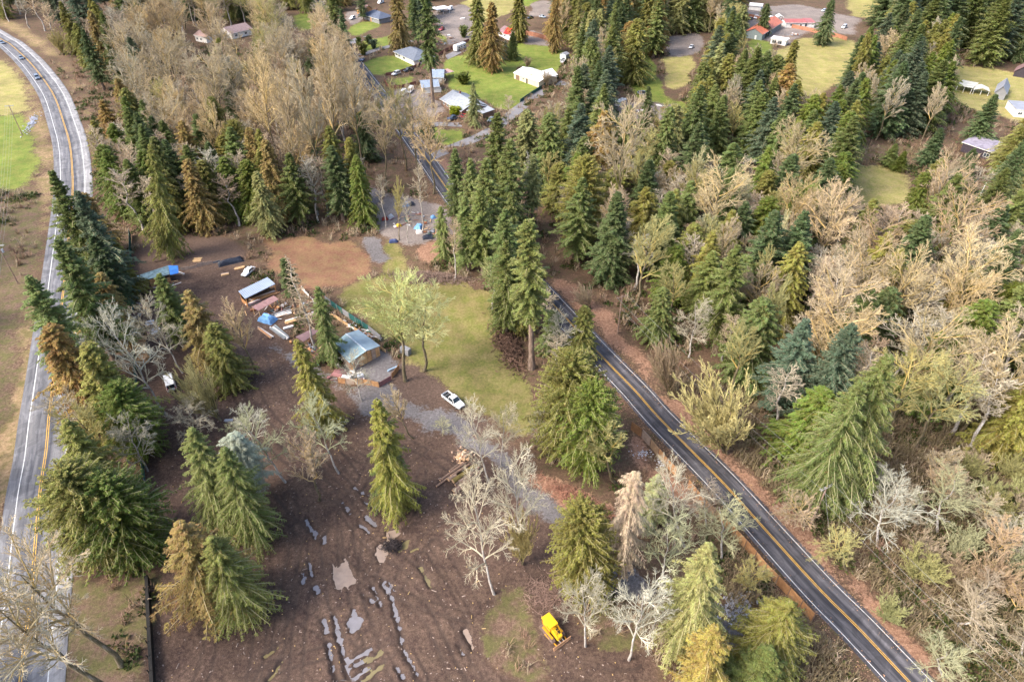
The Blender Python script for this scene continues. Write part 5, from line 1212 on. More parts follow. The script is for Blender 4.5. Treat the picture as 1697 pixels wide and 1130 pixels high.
ZONES = [ # polygon of feet in photo pixels, tries, mix [(kind, colours, Hrange, Rrange, weight, label, group)]
 ('a', [(-90,20),(60,50),(150,130),(200,220),(260,170),(260,60),(260,-60),(-120,-60)], 60, 6.5,
   [('fir', ['dark','blue','green'], (22,30), (3.8,5.2), 3, 'dark fir crowded in the wood outside the highway curve', 'firs outside the highway curve'), ('alder', ['tan','grey','pinkish'], (18,24), (3,4), 2.2, 'slim bare tree in the wood outside the highway curve', 'bare trees outside the highway curve'), ('cedar', ['olive','bronze'], (18,24), (3.6,4.6), 1.6, 'olive cedar in the wood outside the highway curve', 'cedars outside the highway curve')]),
 ('b', [(180,130),(260,40),(420,20),(620,110),(690,270),(600,310),(480,330),(330,300),(230,260)], 110, 6.0,
   [('cottonwood', ['tan','tan','orange','grey'], (20,26), (5,6.6), 2.5, 'x', 'pale bare trees left of the road'), ('maple', ['tan','tan','orange','grey','moss'], (19,25), (5,6.8), 4, 'tan bare tree crowded in the pale leafless wood left of the road', 'pale bare trees left of the road'), ('alder', ['tan','grey','pinkish'], (18,24), (2.6,4), 2, 'thin bare tree within the pale leafless wood left of the road', 'thin bare trees left of the road'), ('cedar', ['olive','dark'], (14,19), (3.4,4.4), 1.6, 'olive cedar half hidden in the pale leafless wood', 'cedars within the pale leafless wood')]),
 ('c', [(165,290),(230,250),(330,290),(480,320),(600,320),(610,370),(480,380),(420,375),(330,385),(222,385)], 60, 5.6,
   [('cedar', ['olive','deep','bronze'], (17,24), (3.8,5), 3, 'olive cedar along the upper edge of the yard', 'cedars along the upper edge of the yard'), ('fir', ['green','dark'], (18,23), (3.6,4.6), 2, 'green fir along the upper edge of the yard', 'firs along the upper edge of the yard'), ('alder', ['grey','tan','pinkish'], (15,21), (2.6,3.6), 2.2, 'bare thin tree along the upper edge of the yard', 'bare trees along the upper edge of the yard')]),
 ('d', [(158,330),(220,330),(218,480),(222,640),(234,800),(200,850),(120,850),(140,640),(150,480)], 30, 6.0,
   [('cedar', ['olive','bronze','deep'], (14,20), (3.6,5), 3, 'cedar in the strip between highway and green fence', 'cedars between highway and green fence'), ('lichen', ['tan','grey','greenish'], (10,14), (3,4.4), 2, 'bare tree in the strip between highway and green fence', 'bare trees between highway and green fence')]),
 ('e', [(900,40),(1240,30),(1260,150),(1290,240),(1100,300),(1000,330),(900,330),(840,280),(830,230),(920,160)], 110, 6.6,
   [('fir', ['green','dark','lime','blue'], (21,29), (3.8,5.2), 3, 'green fir in the wood beyond the road, left of the meadow', 'firs left of the meadow'), ('cedar', ['olive','pale','bronze','green'], (18,26), (4.6,6.2), 3, 'olive cedar in the wood beyond the road, left of the meadow', 'cedars left of the meadow'), ('cottonwood', ['tan','grey','moss'], (16,22), (3.6,5.4), 1.6, 'bare tree in the wood beyond the road, left of the meadow', 'bare trees left of the meadow')]),
 ('f', [(900,-70),(1230,-70),(1240,30),(1100,50),(900,40)], 60, 8,
   [('fir', ['dark','green','blue'], (24,30), (4.4,5.8), 3, 'dark fir in the far wood along the top of the picture', 'far firs along the top'), ('cedar', ['olive','dark'], (22,28), (4.6,6), 3, 'dark olive cedar in the far wood along the top of the picture', 'far cedars along the top')]),
 ('g', [(1430,-70),(1820,-70),(1820,110),(1697,120),(1600,105),(1500,100),(1450,50)], 80, 8,
   [('fir', ['dark','dark','green','blue'], (25,32), (5.6,7.6), 5, 'dark fir of the dense wood in the upper right corner', 'dark firs in the upper right corner'), ('cedar', ['olive','dark'], (20,27), (4.6,5.8), 2, 'olive cedar of the dense wood in the upper right corner', 'cedars in the upper right corner')]),
 ('h', [(1260,150),(1330,175),(1420,150),(1470,95),(1560,105),(1580,180),(1560,235),(1440,235),(1420,330),(1290,330),(1230,250)], 60, 7,
   [('cedar', ['olive','deep'], (18,25), (4,5.4), 3, 'olive cedar between the meadow and the brown clearing', 'cedars between the meadow and the clearing'), ('fir', ['blue','green','dark'], (20,27), (4,5.4), 3, 'fir between the meadow and the brown clearing', 'firs between the meadow and the clearing'), ('cottonwood', ['grey','tan'], (16,22), (3.4,5), 1.5, 'bare tree between the meadow and the brown clearing', 'bare trees between the meadow and the clearing')]),
 ('i', [(900,330),(1290,330),(1330,420),(1240,640),(1150,560),(1060,540),(960,450)], 80, 6.2,
   [('fir', ['green','dark'], (17,24), (4,5.2), 1.5, 'x', 'firs of the wood above the leafy bank'), ('cedar', ['olive','deep','green'], (14,22), (4,5.4), 3.4, 'cedar in the wood above the leafy bank', 'cedars above the leafy bank'), ('cottonwood', ['moss','tan','greenish'], (14,22), (3.8,5.6), 3, 'mossy bare tree in the wood above the leafy bank', 'mossy bare trees above the leafy bank'), ('alder', ['pinkish','tan','grey'], (12,18), (2.6,3.6), 2, 'thin bare tree in the wood above the leafy bank', 'thin bare trees above the leafy bank')]),
 ('j', [(1290,340),(1420,350),(1560,360),(1820,330),(1820,760),(1640,760),(1480,740),(1320,760),(1240,680),(1260,520)], 130, 6.2,
   [('fir', ['green','dark','lime'], (17,25), (4,5.6), 1.6, 'x', 'firs of the wood at the right side'), ('maple', ['tan','orange','grey','moss','pinkish'], (19,26), (5.2,7.0), 3, 'bare maple in the wood at the right side', 'bare maples at the right side'), ('alder', ['pinkish','tan','grey'], (16,23), (2.8,4), 2.4, 'thin pale trunked tree in the wood at the right side', 'thin trees at the right side'), ('cedar', ['olive','deep','dark'], (14,21), (4.2,5.8), 2.6, 'cedar growing beneath the bare trees at the right side', 'cedars beneath the bare trees at the right side')]),
 ('k', [(1280,760),(1420,860),(1500,960),(1600,1060),(1760,1180),(1860,1180),(1860,760),(1640,760),(1480,820)], 75, 4.2,
   [('lichen', ['grey','greenish','pinkish','tan'], (5,9), (2.8,4.4), 3, 'grey bare shrub in the thicket at the lower right', 'bare shrubs of the lower right thicket'), ('fan', ['moss','pinkish','tan','greenish'], (4,7), (2.6,4), 4, 'many stemmed shrub in the thicket at the lower right', 'many stemmed shrubs of the lower right thicket'), ('cottonwood', ['pinkish','grey'], (9,14), (3,4.2), 1.2, 'small bare tree in the thicket at the lower right', 'small bare trees of the lower right thicket')]),
 ('l', [(740,470),(850,505),(880,610),(900,640),(960,620),(930,560),(880,480),(800,380),(765,350),(745,400)], 22, 4.6,
   [('alder', ['moss','grey','tan','pinkish'], (11,17), (2,3), 3, 'thin bare tree between the grass field and the road', 'thin trees between the field and the road'), ('cedar', ['olive','lime'], (10,15), (2.6,3.6), 1.4, 'young cedar between the grass field and the road', 'young cedars between the field and the road')]),
 ('m', [(-260,1200),(-60,1200),(-120,900),(-90,500),(-120,330),(-260,330)], 20, 8,
   [('fir', ['dark','green'], (16,24), (4,5), 2, 'fir beyond the left edge of the highway', 'firs beyond the left edge'), ('lichen', ['tan','grey'], (8,12), (3,4.5), 2, 'bare tree beyond the left edge of the highway', 'bare trees beyond the left edge')]),
 ('n', [(260,-70),(560,-70),(600,-20),(560,40),(420,20),(260,40)], 60, 7,
   [('fir', ['dark','green','blue'], (20,27), (4,5.2), 3, 'dark fir in the far wood at the upper left', 'far firs at the upper left'), ('cedar', ['olive','bronze'], (18,24), (4,5), 3, 'olive cedar in the far wood at the upper left', 'far cedars at the upper left'), ('alder', ['tan','grey'], (18,22), (3,4), 1.5, 'bare tree in the far wood at the upper left', 'far bare trees at the upper left')]),
 ('o', [(1560,265),(1600,262),(1820,265),(1820,345),(1640,330),(1560,340),(1440,340)], 22, 6,
   [('cedar', ['olive','pale','green'], (14,20), (4,5.4), 3, 'olive cedar around the white goal frame at the right', 'cedars around the goal frame'), ('fan', ['pinkish','tan'], (7,10), (3,4.4), 1, 'bare shrub around the white goal frame at the right', 'shrubs around the goal frame')]),
 ('q', [(690,240),(780,205),(860,180),(905,160),(960,150),(920,60),(880,10),(830,30),(700,-10),(690,40),(640,110),(620,130),(700,230)], 40, 6,
   [('fir', ['green','dark','blue'], (12,20), (3.2,4.4), 2, 'x', 'firs among the houses'), ('cedar', ['olive','deep'], (10,17), (3,4.4), 2, 'x', 'cedars among the houses'), ('alder', ['tan','pinkish','grey'], (8,13), (2,3), 2, 'x', 'bare trees among the houses')]),
 ('p', [(600,-60),(900,-60),(870,-20),(700,-12),(610,-15)], 26, 8,
   [('cedar', ['olive','bronze','dark'], (18,24), (4.4,5.6), 3, 'cedar beyond the houses at the top', 'cedars beyond the houses'), ('fir', ['green','dark'], (20,26), (4,5), 2, 'fir beyond the houses at the top', 'firs beyond the houses')]),
]
fr = random.Random(17); NFILL = 0
CW = {'green':'green','lime':'light green','olive':'olive','bronze':'bronze','dark':'dark green','blue':'bluish green','pale':'pale green','deep':'deep green','tan':'tan','orange':'orange tan','grey':'grey','white':'white','moss':'mossy','pinkish':'pinkish','yellow':'yellow','greenish':'greenish'}
KW = {'fir':'fir','hemlock':'drooping conifer','spruce':'dense evergreen','cedar':'cedar','cottonwood':'broad bare tree','alder':'slim bare tree','maple':'spreading bare tree','lichen':'crooked bare tree','fan':'many stemmed shrub'}
ZN = {'a':'the wood outside the highway curve','b':'the pale leafless wood','c':'the tree belt above the yard','d':'the strip between highway and green fence','e':'the wood left of the meadow','f':'the far wood along the top','g':'the dense upper right wood','h':'the trees between meadow and clearing','i':'the wood above the leafy bank','j':'the wood at the right side','k':'the lower right thicket','l':'the trees between field and road','m':'the trees beyond the left edge','n':'the far upper left wood','o':'the trees around the goal frame','p':'the trees beyond the houses','q':'the trees among the houses'}
for zid, poly, tries, sp, mix in ZONES:
    W2 = [at(x, max(y, -32)) for x, y in poly]; P2 = [(p.x, p.y) for p in W2]
    x0, x1 = min(p[0] for p in P2), max(p[0] for p in P2); y0, y1 = min(p[1] for p in P2), max(p[1] for p in P2)
    cnt = 0
    for _ in range(tries*16):
        if cnt >= tries*1.6: break
        x, y = fr.uniform(x0, x1), fr.uniform(y0, y1)
        if not inpoly(np.array([x]), np.array([y]), P2)[0]: continue
        k = fr.choices(mix, [m_[4] for m_ in mix])[0]
        kind_, grp = k[0], k[6]; q_ = fr.random()
        if kind_ == 'cedar' and q_ < .38: kind_, grp = 'hemlock', k[6].replace('cedars', 'drooping conifers')
        if kind_ == 'fir' and q_ < .3: kind_, grp = 'spruce', k[6].replace('firs', 'dense evergreens')
        H = fr.uniform(*k[2]); R = fr.uniform(*k[3])*(1.34 if kind_ in ('fir', 'cedar', 'hemlock', 'spruce') else 1.15)
        if any((x-a)**2+(y-b)**2 < (max(sp*.62, .48*(R+c)))**2 for a, b, c in PLACED): continue
        if onopen(x, y) or not clear_ok(x, y, H, R): continue
        col = fr.choice(k[1]); f_ = (H-k[2][0])/(k[2][1]-k[2][0]); sw = 'tall' if f_ > .66 else ('small' if f_ < .33 else 'middling')
        qx, qy = px(x, y); qxs = [p[0] for p in poly]; qys = [p[1] for p in poly]
        u_, v_ = (qx-min(qxs))/(max(qxs)-min(qxs)), (qy-max(-32, min(qys)))/(max(qys)-max(-32, min(qys)))
        hx = 'left' if u_ < .33 else ('right' if u_ > .66 else 'middle'); vx = 'far' if v_ < .4 else ('near' if v_ > .7 else 'mid')
        tree(kind_, (x, y), H*(1.1 if H > 12 else 1), R, col, '%s %s %s, %s %s of %s' % (sw, CW[col], KW[kind_], vx, hx, ZN[zid]), grp); cnt += 1
    NFILL += cnt
    print('zone', zid, cnt)
print('trees', len(PLACED))

# ------------------------------------------------------------------ undergrowth (nobody could count it)
def clumps(name, n, gen, m, zfun, col, seed, accept, box=(-230, 240, 40, 380)):
    r = np.random.default_rng(seed)
    X = r.uniform(box[0], box[1], n*6); Y = box[2]+(box[3]-box[2])*r.random(n*6)**1.25
    keep = accept(X, Y); X, Y = X[keep][:n], Y[keep][:n]
    base = [gen(np.random.default_rng(seed+k)) for k in range(6)]
    Vs, Qs, As, c = [], [], [], 0
    for k in range(6):
        V, Q, A = base[k]; x, y = X[k::6], Y[k::6]; nn_ = len(x)
        an = r.uniform(0, 6.28, nn_); sc_ = r.uniform(.6, 1.5, nn_)
        ca, sa = np.cos(an), np.sin(an)
        VV = np.stack([(V[None, :, 0]*ca[:, None]-V[None, :, 1]*sa[:, None])*sc_[:, None]+x[:, None], (V[None, :, 0]*sa[:, None]+V[None, :, 1]*ca[:, None])*sc_[:, None]+y[:, None], V[None, :, 2]*sc_[:, None]*np.ones((nn_, 1))+zfun(x, y)[:, None]], -1)
        tint = r.random((nn_, 1))
        AA = np.broadcast_to(A[None], (nn_,)+A.shape).copy(); AA[..., 0] = np.clip(AA[..., 0]*.6+tint*.4, 0, 1); AA[..., 2] = AA[..., 2]*(r.random((nn_, 1)) < .5)
        Vs.append(VV.reshape(-1, 3)); As.append(AA.reshape(-1, 4)); Qs.append((Q[None]+(np.arange(nn_)*len(V))[:, None, None]).reshape(-1, Q.shape[1])+c); c += nn_*len(V)
    o = link(name, fast_mesh(name, np.concatenate(Vs), [(np.concatenate(Qs), 0)], [m], {'var': np.concatenate(As)}), color=col)
    return tag(o, kind='stuff')
def g_twig(r):
    n = 22; az = r.uniform(0, 6.28, n); out = r.uniform(.2, 1.3, n); h = r.uniform(.5, 1.9, n); s = np.linspace(0, 1, 3)
    P = np.stack([np.cos(az)[:, None]*out[:, None]*s**.8, np.sin(az)[:, None]*out[:, None]*s**.8, h[:, None]*np.sin(s*r.uniform(1.4, 2.6, n)[:, None])], -1)+r.normal(0, .25, (n, 1, 3))*[1, 1, 0]+r.normal(0, .06, (n, 3, 3))
    sd_ = np.stack([-np.sin(az), np.cos(az), np.full(n, .3)], -1)[:, None]*np.array([.036, .032, .012])[None, :, None]
    V = np.concatenate([P-sd_, P+sd_], 1).reshape(-1, 3)
    b = np.arange(n)[:, None]*6+np.arange(2)[None]; Q = np.stack([b, b+1, b+4, b+3], -1).reshape(-1, 4)
    A = np.repeat(np.stack([r.random(n), r.random(n)*.5, np.zeros(n), np.ones(n)], -1), 6, 0)
    return V, Q, A
def g_leaf(r):
    n = 46; d = norm(r.normal(0, 1, (n, 3))*[1, 1, .7]); d[:, 2] = np.abs(d[:, 2]); o = d*[1.1, 1.1, .9]*r.uniform(.4, 1, (n, 1))
    t = norm(d+r.normal(0, .6, (n, 3))); w_ = norm(np.cross(t, r.normal(0, 1, (n, 3))))*.17; l = r.uniform(.35, .7, (n, 1))
    V = np.stack([o, o+t*l*.5+w_, o+t*l, o+t*l*.5-w_], 1).reshape(-1, 3)
    return V, np.arange(n*4).reshape(-1, 4), np.repeat(np.stack([r.random(n), r.random(n), (r.random(n) < .15)*.8, np.ones(n)], -1), 4, 0)
fl_open = np.isin(own, [LAY.index(k) for k in ('mud','dirt','field','pad','gravel','lawn','pasture','yard')]).astype(float)
litm = np.isin(own, [LAY.index(k) for k in ('litter','verge')]).astype(float)
def forest_acc(X, Y, p=1.0):
    o = samp(fl_open, X, Y); l = samp(litm, X, Y); d = samp(droad, X, Y)
    return (o < .05) & (l < .25) & (d > 6.5) & (vnoise(X/5, Y/5, 77) > .32) & (np.abs(X) < .72*Y+22)
zf = lambda x, y: samp(H0, x, y)-.1
clumps('bramble_undergrowth', 4600, g_twig, TW, zf, (.30,.19,.14), 201, forest_acc)
clumps('pale_undergrowth', 3600, g_twig, TW, zf, (.46,.36,.26), 202, forest_acc)
clumps('leafy_undergrowth', 3600, g_leaf, FM, zf, (.06,.085,.022), 203, lambda X, Y: forest_acc(X, Y) & (vnoise(X/9, Y/9, 99) > .52))
clumps('thicket', 5200, g_twig, TW, zf, (.25,.19,.125), 204, lambda X, Y: (samp(fl_open, X, Y) < .05) & (samp(litm, X, Y) < .3) & (samp(droad, X, Y) > 6.5), (34, 120, 34, 112))
clumps('thicket', 2200, g_leaf, FM, zf, (.075,.095,.025), 205, lambda X, Y: (samp(fl_open, X, Y) < .05) & (samp(droad, X, Y) > 7) & (vnoise(X/6, Y/6, 98) > .42), (48, 130, 36, 120))
# chips, stones and broken twigs lying on the mud
r_ = np.random.default_rng(9); nn_ = 3000
X = r_.uniform(-75, 30, nn_); Y = 40+r_.random(nn_)**1.3*110
ok_ = samp((own == mi).astype(float), X, Y) > .3; X, Y = X[ok_], Y[ok_]; Z = hmud(X, Y)+.02; n_ = len(X)
a_ = r_.uniform(0, 6.28, n_); l_ = r_.uniform(.05, .16, n_)*(1+2*(r_.random(n_) < .06)); w_ = r_.uniform(.04, .10, n_)
dx = np.stack([np.cos(a_)*l_, np.sin(a_)*l_, 0*a_], -1); dy = np.stack([-np.sin(a_)*w_, np.cos(a_)*w_, 0*a_], -1); Pc = np.stack([X, Y, Z], -1)
top = Pc+[0, 0, .07]
V = np.stack([Pc-dx-dy, Pc+dx-dy, Pc+dx+dy, Pc-dx+dy, top-dx*.5-dy*.5, top+dx*.6-dy*.4, top+dx*.5+dy*.6, top-dx*.6+dy*.5], 1).reshape(-1, 3)
qq = np.array([(4,5,6,7),(0,1,5,4),(1,2,6,5),(2,3,7,6),(3,0,4,7)]); Q = (qq[None]+(np.arange(n_)*8)[:, None, None]).reshape(-1, 4)
A = np.repeat(np.stack([r_.random(n_), np.zeros(n_), (r_.random(n_) < .2)*.6, np.ones(n_)], -1), 8, 0)
tag(link('wood_chips', fast_mesh('wood_chips', V, [(Q, 0)], [TW], {'var': A}), color=(.30,.23,.19)), kind='stuff')
# ------------------------------------------------------------------ vehicles
tyre_m = pm('tyre_rubber', (.02,.02,.02), .85); rim_m = pm('wheel_rim', (.45,.45,.46), .4, metal=.6); lamp_m = pm('headlight_lens', (.75,.75,.72), .15, .05); tail_m = pm('taillight_lens', (.45,.02,.02), .3, .1)
vglass, vn, vb = newmat('vehicle_glass'); vb.inputs['Base Color'].default_value = (.025,.035,.045,1); vb.inputs['Roughness'].default_value = .05; vb.inputs['Specular IOR Level'].default_value = .8
trim_m = pm('black_trim', (.03,.03,.03), .5)
def paintm(name, col):
    if name in M: return M[name]
    m, n, b = newmat(name); c = ramp(n, noise(n, 1.2, 5, .7), [(.35, tuple(q*.86 for q in col)), (.6, col)]); n.links.new(c, b.inputs['Base Color'])
    b.inputs['Roughness'].default_value = .32; b.inputs['Coat Weight'].default_value = .4; M[name] = m; return m
def loft(st):
    V = []; F = []
    for (x, hw, z0, z1) in st:
        zm = z0+(z1-z0)*.72; c = min(.12, hw*.3)
        V += [(x,-hw,z0+.12),(x,-hw+c,z0),(x,hw-c,z0),(x,hw,z0+.12),(x,hw,zm),(x,hw-c,z1),(x,-hw+c,z1),(x,-hw,zm)]
    K = len(st)
    for i in range(K-1):
        for k in range(8): F.append((i*8+k, i*8+(k+1)%8, (i+1)*8+(k+1)%8, (i+1)*8+k))
    F += [tuple(range(7, -1, -1)), tuple(range((K-1)*8, K*8))]
    return MB().add(V, F)
def vehicle(name, label, cat, front, rear, col, kind='sedan', group=None, yaw=None, zc=0, L=None):
    f, r = at(*front), at(*rear); d = f-r; c = (f+r)/2; c.z = zc+.055
    yaw = math.atan2(d.y, d.x)
    K = {'sedan': (4.6,1.8,1.45,.92,(-1.75,1.0),(-1.05,.3),.84), 'suv': (4.8,1.9,1.75,1.05,(-2.25,1.0),(-2.05,.4),1.0), 'van': (5.6,2.0,2.1,1.15,(-2.72,2.05),(-2.6,1.35),1.05), 'pickup': (5.8,1.95,1.78,1.02,(-.75,1.35),(-.5,.65),1.02)}[kind]
    L0, Wd, H, belt, cb, ct, hz = K; hw = Wd/2
    T = thing(name, label, cat, c, yaw, group); m = paintm('paint_%02d_%02d_%02d' % tuple(int(q*99) for q in col), col)
    x0, x1 = -L0/2, L0/2
    if kind == 'pickup':
        b = loft([(x0+.05,hw*.9,.42,.62),(x0+.12,hw,.38,.66),(cb[0],hw,.35,.66),(cb[0]+.01,hw,.35,belt),(cb[1],hw,.33,hz),(x1-.5,hw*.98,.34,hz-.06),(x1-.1,hw*.9,.4,hz-.22),(x1,hw*.8,.45,hz-.4)])
        body = b.build('body', m, T, smooth=False)
        s = MB(); s.box(x0+.08, cb[0], -hw, -hw+.12, .6, belt); s.box(x0+.08, cb[0], hw-.12, hw, .6, belt); s.build('bed_side', m, T)
        MB().box(x0+.02, x0+.1, -hw+.125, hw-.125, .6, belt-.03).build('tailgate', m, T)
        MB().box(x0+.12, cb[0]-.02, -hw+.13, hw-.13, .66, .70).build('bed_liner', trim_m, T)
        MB().bar((x0+1.0,-hw+.14,belt-.03), (x0+1.0,hw-.14,belt-.03), .06).build('bed_bar', rim_m, T)
    else:
        b = loft([(x0,hw*.82,.45,belt-.25),(x0+.12,hw*.93,.36,belt-.04),(x0+.5,hw,.32,belt),(cb[1],hw,.32,belt),(cb[1]+.15,hw,.33,hz),(x1-.45,hw*.97,.34,hz-.08),(x1-.1,hw*.88,.4,hz-.24),(x1,hw*.78,.46,hz-.42)])
        body = b.build('body', m, T)
    # cabin: painted shell with glass set just proud
    wt, wb = hw*.74 if kind != 'van' else hw*.86, hw*.93
    V = [(cb[0],-wb,belt-.05),(cb[1],-wb,belt-.05),(cb[1],wb,belt-.05),(cb[0],wb,belt-.05),(ct[0],-wt,H),(ct[1],-wt,H),(ct[1],wt,H),(ct[0],wt,H)]
    V2 = [(ct[0]+.12,-wt+.12,H+.05),(ct[1]-.12,-wt+.12,H+.05),(ct[1]-.12,wt-.12,H+.05),(ct[0]+.12,wt-.12,H+.05)]
    MB().add(V+V2, [(0,1,5,4),(1,2,6,5),(2,3,7,6),(3,0,4,7),(8,9,10,11),(4,5,9,8),(5,6,10,9),(6,7,11,10),(7,4,8,11)]).build('cab', m, T)
    def pane(nm, q, ins, off):
        q = [Vector(p) for p in q]; cc = sum(q, Vector())/4; n_ = (q[1]-q[0]).cross(q[3]-q[0]).normalized()
        if n_.dot(cc-Vector((0,0,.9))) < 0: n_ = -n_
        q = [p+(cc-p)*ins+n_*off for p in q]; q2 = [p-n_*(off*.8) for p in q]
        MB().add(q+q2, [(0,1,2,3),(7,6,5,4),(0,4,5,1),(1,5,6,2),(2,6,7,3),(3,7,4,0)]).build(nm, vglass, T)
    pane('windshield', [V[1],V[2],V[6],V[5]], .10, .02); pane('rear_window', [V[0],V[3],V[7],V[4]], .16, .02)
    segs = [(0, .5), (.5, 1)] if kind in ('sedan', 'suv') else ([(.52, 1)] if kind == 'van' else [(0, 1)])
    for sg in (0, 1):
        a, b2, c2, d2 = (Vector(V[i]) for i in ((0,1,5,4) if sg == 0 else (3,2,6,7)))
        for f0, f1 in segs: pane('side_window', [a.lerp(b2, f0), a.lerp(b2, f1), d2.lerp(c2, f1), d2.lerp(c2, f0)], .14, .02)
    for sx in (x0+L0*.19, x1-L0*.18):
        for sy in (-1, 1):
            w_ = MB(); w_.tube([(sx, sy*(hw-.2), .34), (sx, sy*(hw+.01), .34)], .34, 14); wo = w_.build('wheel', tyre_m, T)
            MB().tube([(sx, sy*(hw+.005), .34), (sx, sy*(hw+.03), .34)], .2, 10).build('rim', rim_m, wo)
    for sy in (-1, 1):
        y0_, y1_ = sorted((sy*hw*.45, sy*hw*.72))
        MB().box(x1-.14, x1-.02, y0_, y1_, hz-.42, hz-.27).build('headlight', lamp_m, T)
        MB().box(x0-.015, x0+.1, sy*hw*.8-.08, sy*hw*.8+.06, belt-.42 if kind != 'van' else .8, belt-.15 if kind != 'van' else 1.4).build('taillight', tail_m, T)
    MB().box(x1-.06, x1+.02, -hw*.4, hw*.4, hz-.5, hz-.36).build('grille', trim_m, T)
    MB().box(x0-.05, x0+.05, -hw*.8, hw*.8, .42, .55).build('bumper', trim_m, T)
    for sy in (-1, 1): MB().box(cb[1]-.35, cb[1]-.2, sy*(hw+.1)-.09, sy*(hw+.1)+.09, belt, belt+.15).build('mirror', trim_m, T)
    return T
WH = (.80,.80,.80); BL = (.17,.22,.30); SIL = (.45,.47,.5); BK_ = (.03,.032,.04); RD = (.42,.03,.035)
vehicle('pickup_truck', 'white pickup truck parked beside the gravel drive', 'truck', (766,678), (737,656), WH, 'pickup')
vehicle('van', 'white van parked in the upper mud yard below the lumber stacks', 'van', (279,623), (288,654), WH, 'van')
vehicle('car', 'blue grey car on the highway, the one lowest in the curve', 'car', (68,138), (57,124), BL, 'suv')
vehicle('car', 'blue grey car on the highway, middle one of the three in the curve', 'car', (41,103), (31,93), BL, 'sedan')
vehicle('car', 'blue grey car on the highway, nearest the left picture edge', 'car', (9,76.5), (-1,69), BL, 'sedan')
vehicle('car', 'white car parked between the black heap and the striped roof shed', 'car', (405,459), (420,447), WH, 'sedan')
vehicle('car', 'white estate car beside the small fenced front lawn', 'car', (646,128), (667,121), WH, 'suv')
vehicle('pickup_truck', 'black pickup truck next to the white estate car', 'truck', (669,121), (686,116), BK_, 'pickup')
vehicle('pickup_truck', 'dark blue pickup parked in front of the big grey roof', 'truck', (744,200), (761,197), (.05,.07,.12), 'pickup')
vehicle('car', 'red car right behind the dark blue pickup', 'car', (762,197.5), (776,193), RD, 'sedan')
vehicle('car', 'silver green car at the right end of the big grey roofed house', 'car', (808,205), (820,197), (.26,.32,.33), 'sedan')
vehicle('car', 'white car on the driveway of the dark blue roofed house', 'car', (578,35), (590,30), WH, 'suv')
vehicle('car', 'black car on the driveway of the dark blue roofed house', 'car', (592,29), (604,25), BK_, 'suv')
vehicle('car', 'small blue car at the street corner by the rounded olive bush', 'car', (598,104), (603,97), (.12,.2,.36), 'sedan')
vehicle('car', 'red car beside the yard strip left of the travel trailer', 'car', (727,53), (737,48), RD, 'sedan')
vehicle('van', 'white van under the left side of the white carport', 'van', (726,22), (734,17), WH, 'van')
vehicle('van', 'white van under the right side of the white carport', 'van', (742,20), (750,15), WH, 'van')
vehicle('car', 'dark car on the forecourt behind the red roofed barn', 'car', (1238,35), (1248,32), BK_, 'sedan')
vehicle('pickup_truck', 'white pickup on the forecourt behind the red roofed barn', 'truck', (1250,34), (1255,28), WH, 'pickup')
vehicle('car', 'white and blue car by the right end of the meadow fence', 'car', (1393,50), (1404,44), (.6,.66,.75), 'suv')
vehicle('car', 'white car by the mobile home at the end of the red fence', 'car', (1358,22), (1372,17), (.6,.68,.74), 'sedan')
vehicle('car', 'dark car near the gravel turning circle in the far wood', 'car', (872,33), (885,30), BK_, 'sedan')
vehicle('car', 'dark car below the hedge near the boat lawn', 'car', (905,31), (893,29), (.3,.36,.42), 'sedan')
vehicle('car', 'small white vehicle on the gravel turning place in the wood', 'car', (1143,82), (1148,78), WH, 'sedan')
vehicle('van', 'white camper parked at the roadside bend below the small front lawn', 'van', (662,164), (674,152), WH, 'van')
vehicle('van', 'white van behind the camper at the roadside bend', 'van', (676,157), (684,149), WH, 'van')
vehicle('van', 'white motorhome behind the dark blue roofed house', 'van', (625,9), (637,4), WH, 'van')
# travel trailer
def box_trailer(label, A, B, L, Wd, H, stripe):
    a, b = at(*A), at(*B); d = b-a; c = (a+b)/2; T = thing('travel_trailer', label, 'trailer', (c.x, c.y, .03), math.atan2(d.y, d.x)); m = paintm('trailer_white', (.8,.8,.79))
    b_ = MB(); b_.rbox(-L/2, L/2, -Wd/2, Wd/2, .5, H, .25); b_.build('body', m, T)
    for sy in (-1, 1):
        MB().box(-L/2+.3, L/2-.3, sy*(Wd/2+.01)-.008, sy*(Wd/2+.01)+.008, .8, 1.05).build('stripe', stripe, T)
        for u in (-.3, -.05, .22):
            MB().box(L*u, L*u+.9, sy*(Wd/2+.02)-.015, sy*(Wd/2+.02)+.015, 1.5, 2.1).build('window', vglass, T)
        for x in (-.5, .5): MB().tube([(x, sy*(Wd/2-.25), .34), (x, sy*(Wd/2-.02), .34)], .34, 12).build('wheel', tyre_m, T)
    MB().box(-.3, .3, -.3, .3, H+.003, H+.22).build('roof_vent', rim_m, T); MB().box(L*.3, L*.3+.5, -.3, .3, H+.003, H+.12).build('roof_vent', trim_m, T)
    MB().bar((-L/2,-.5,.55), (-L/2-1.2,0,.5), .1).bar((-L/2,.5,.55), (-L/2-1.2,0,.5), .1).build('hitch', trim_m, T)
    return T
box_trailer('white travel trailer on the gravel strip beside the large olive cedar', (750,88), (774,79), 8.2, 2.5, 3.1, trim_m)
box_trailer('white camping trailer in the clutter beside the trampoline', (1022,178), (1034,173), 5.5, 2.3, 2.6, trim_m)
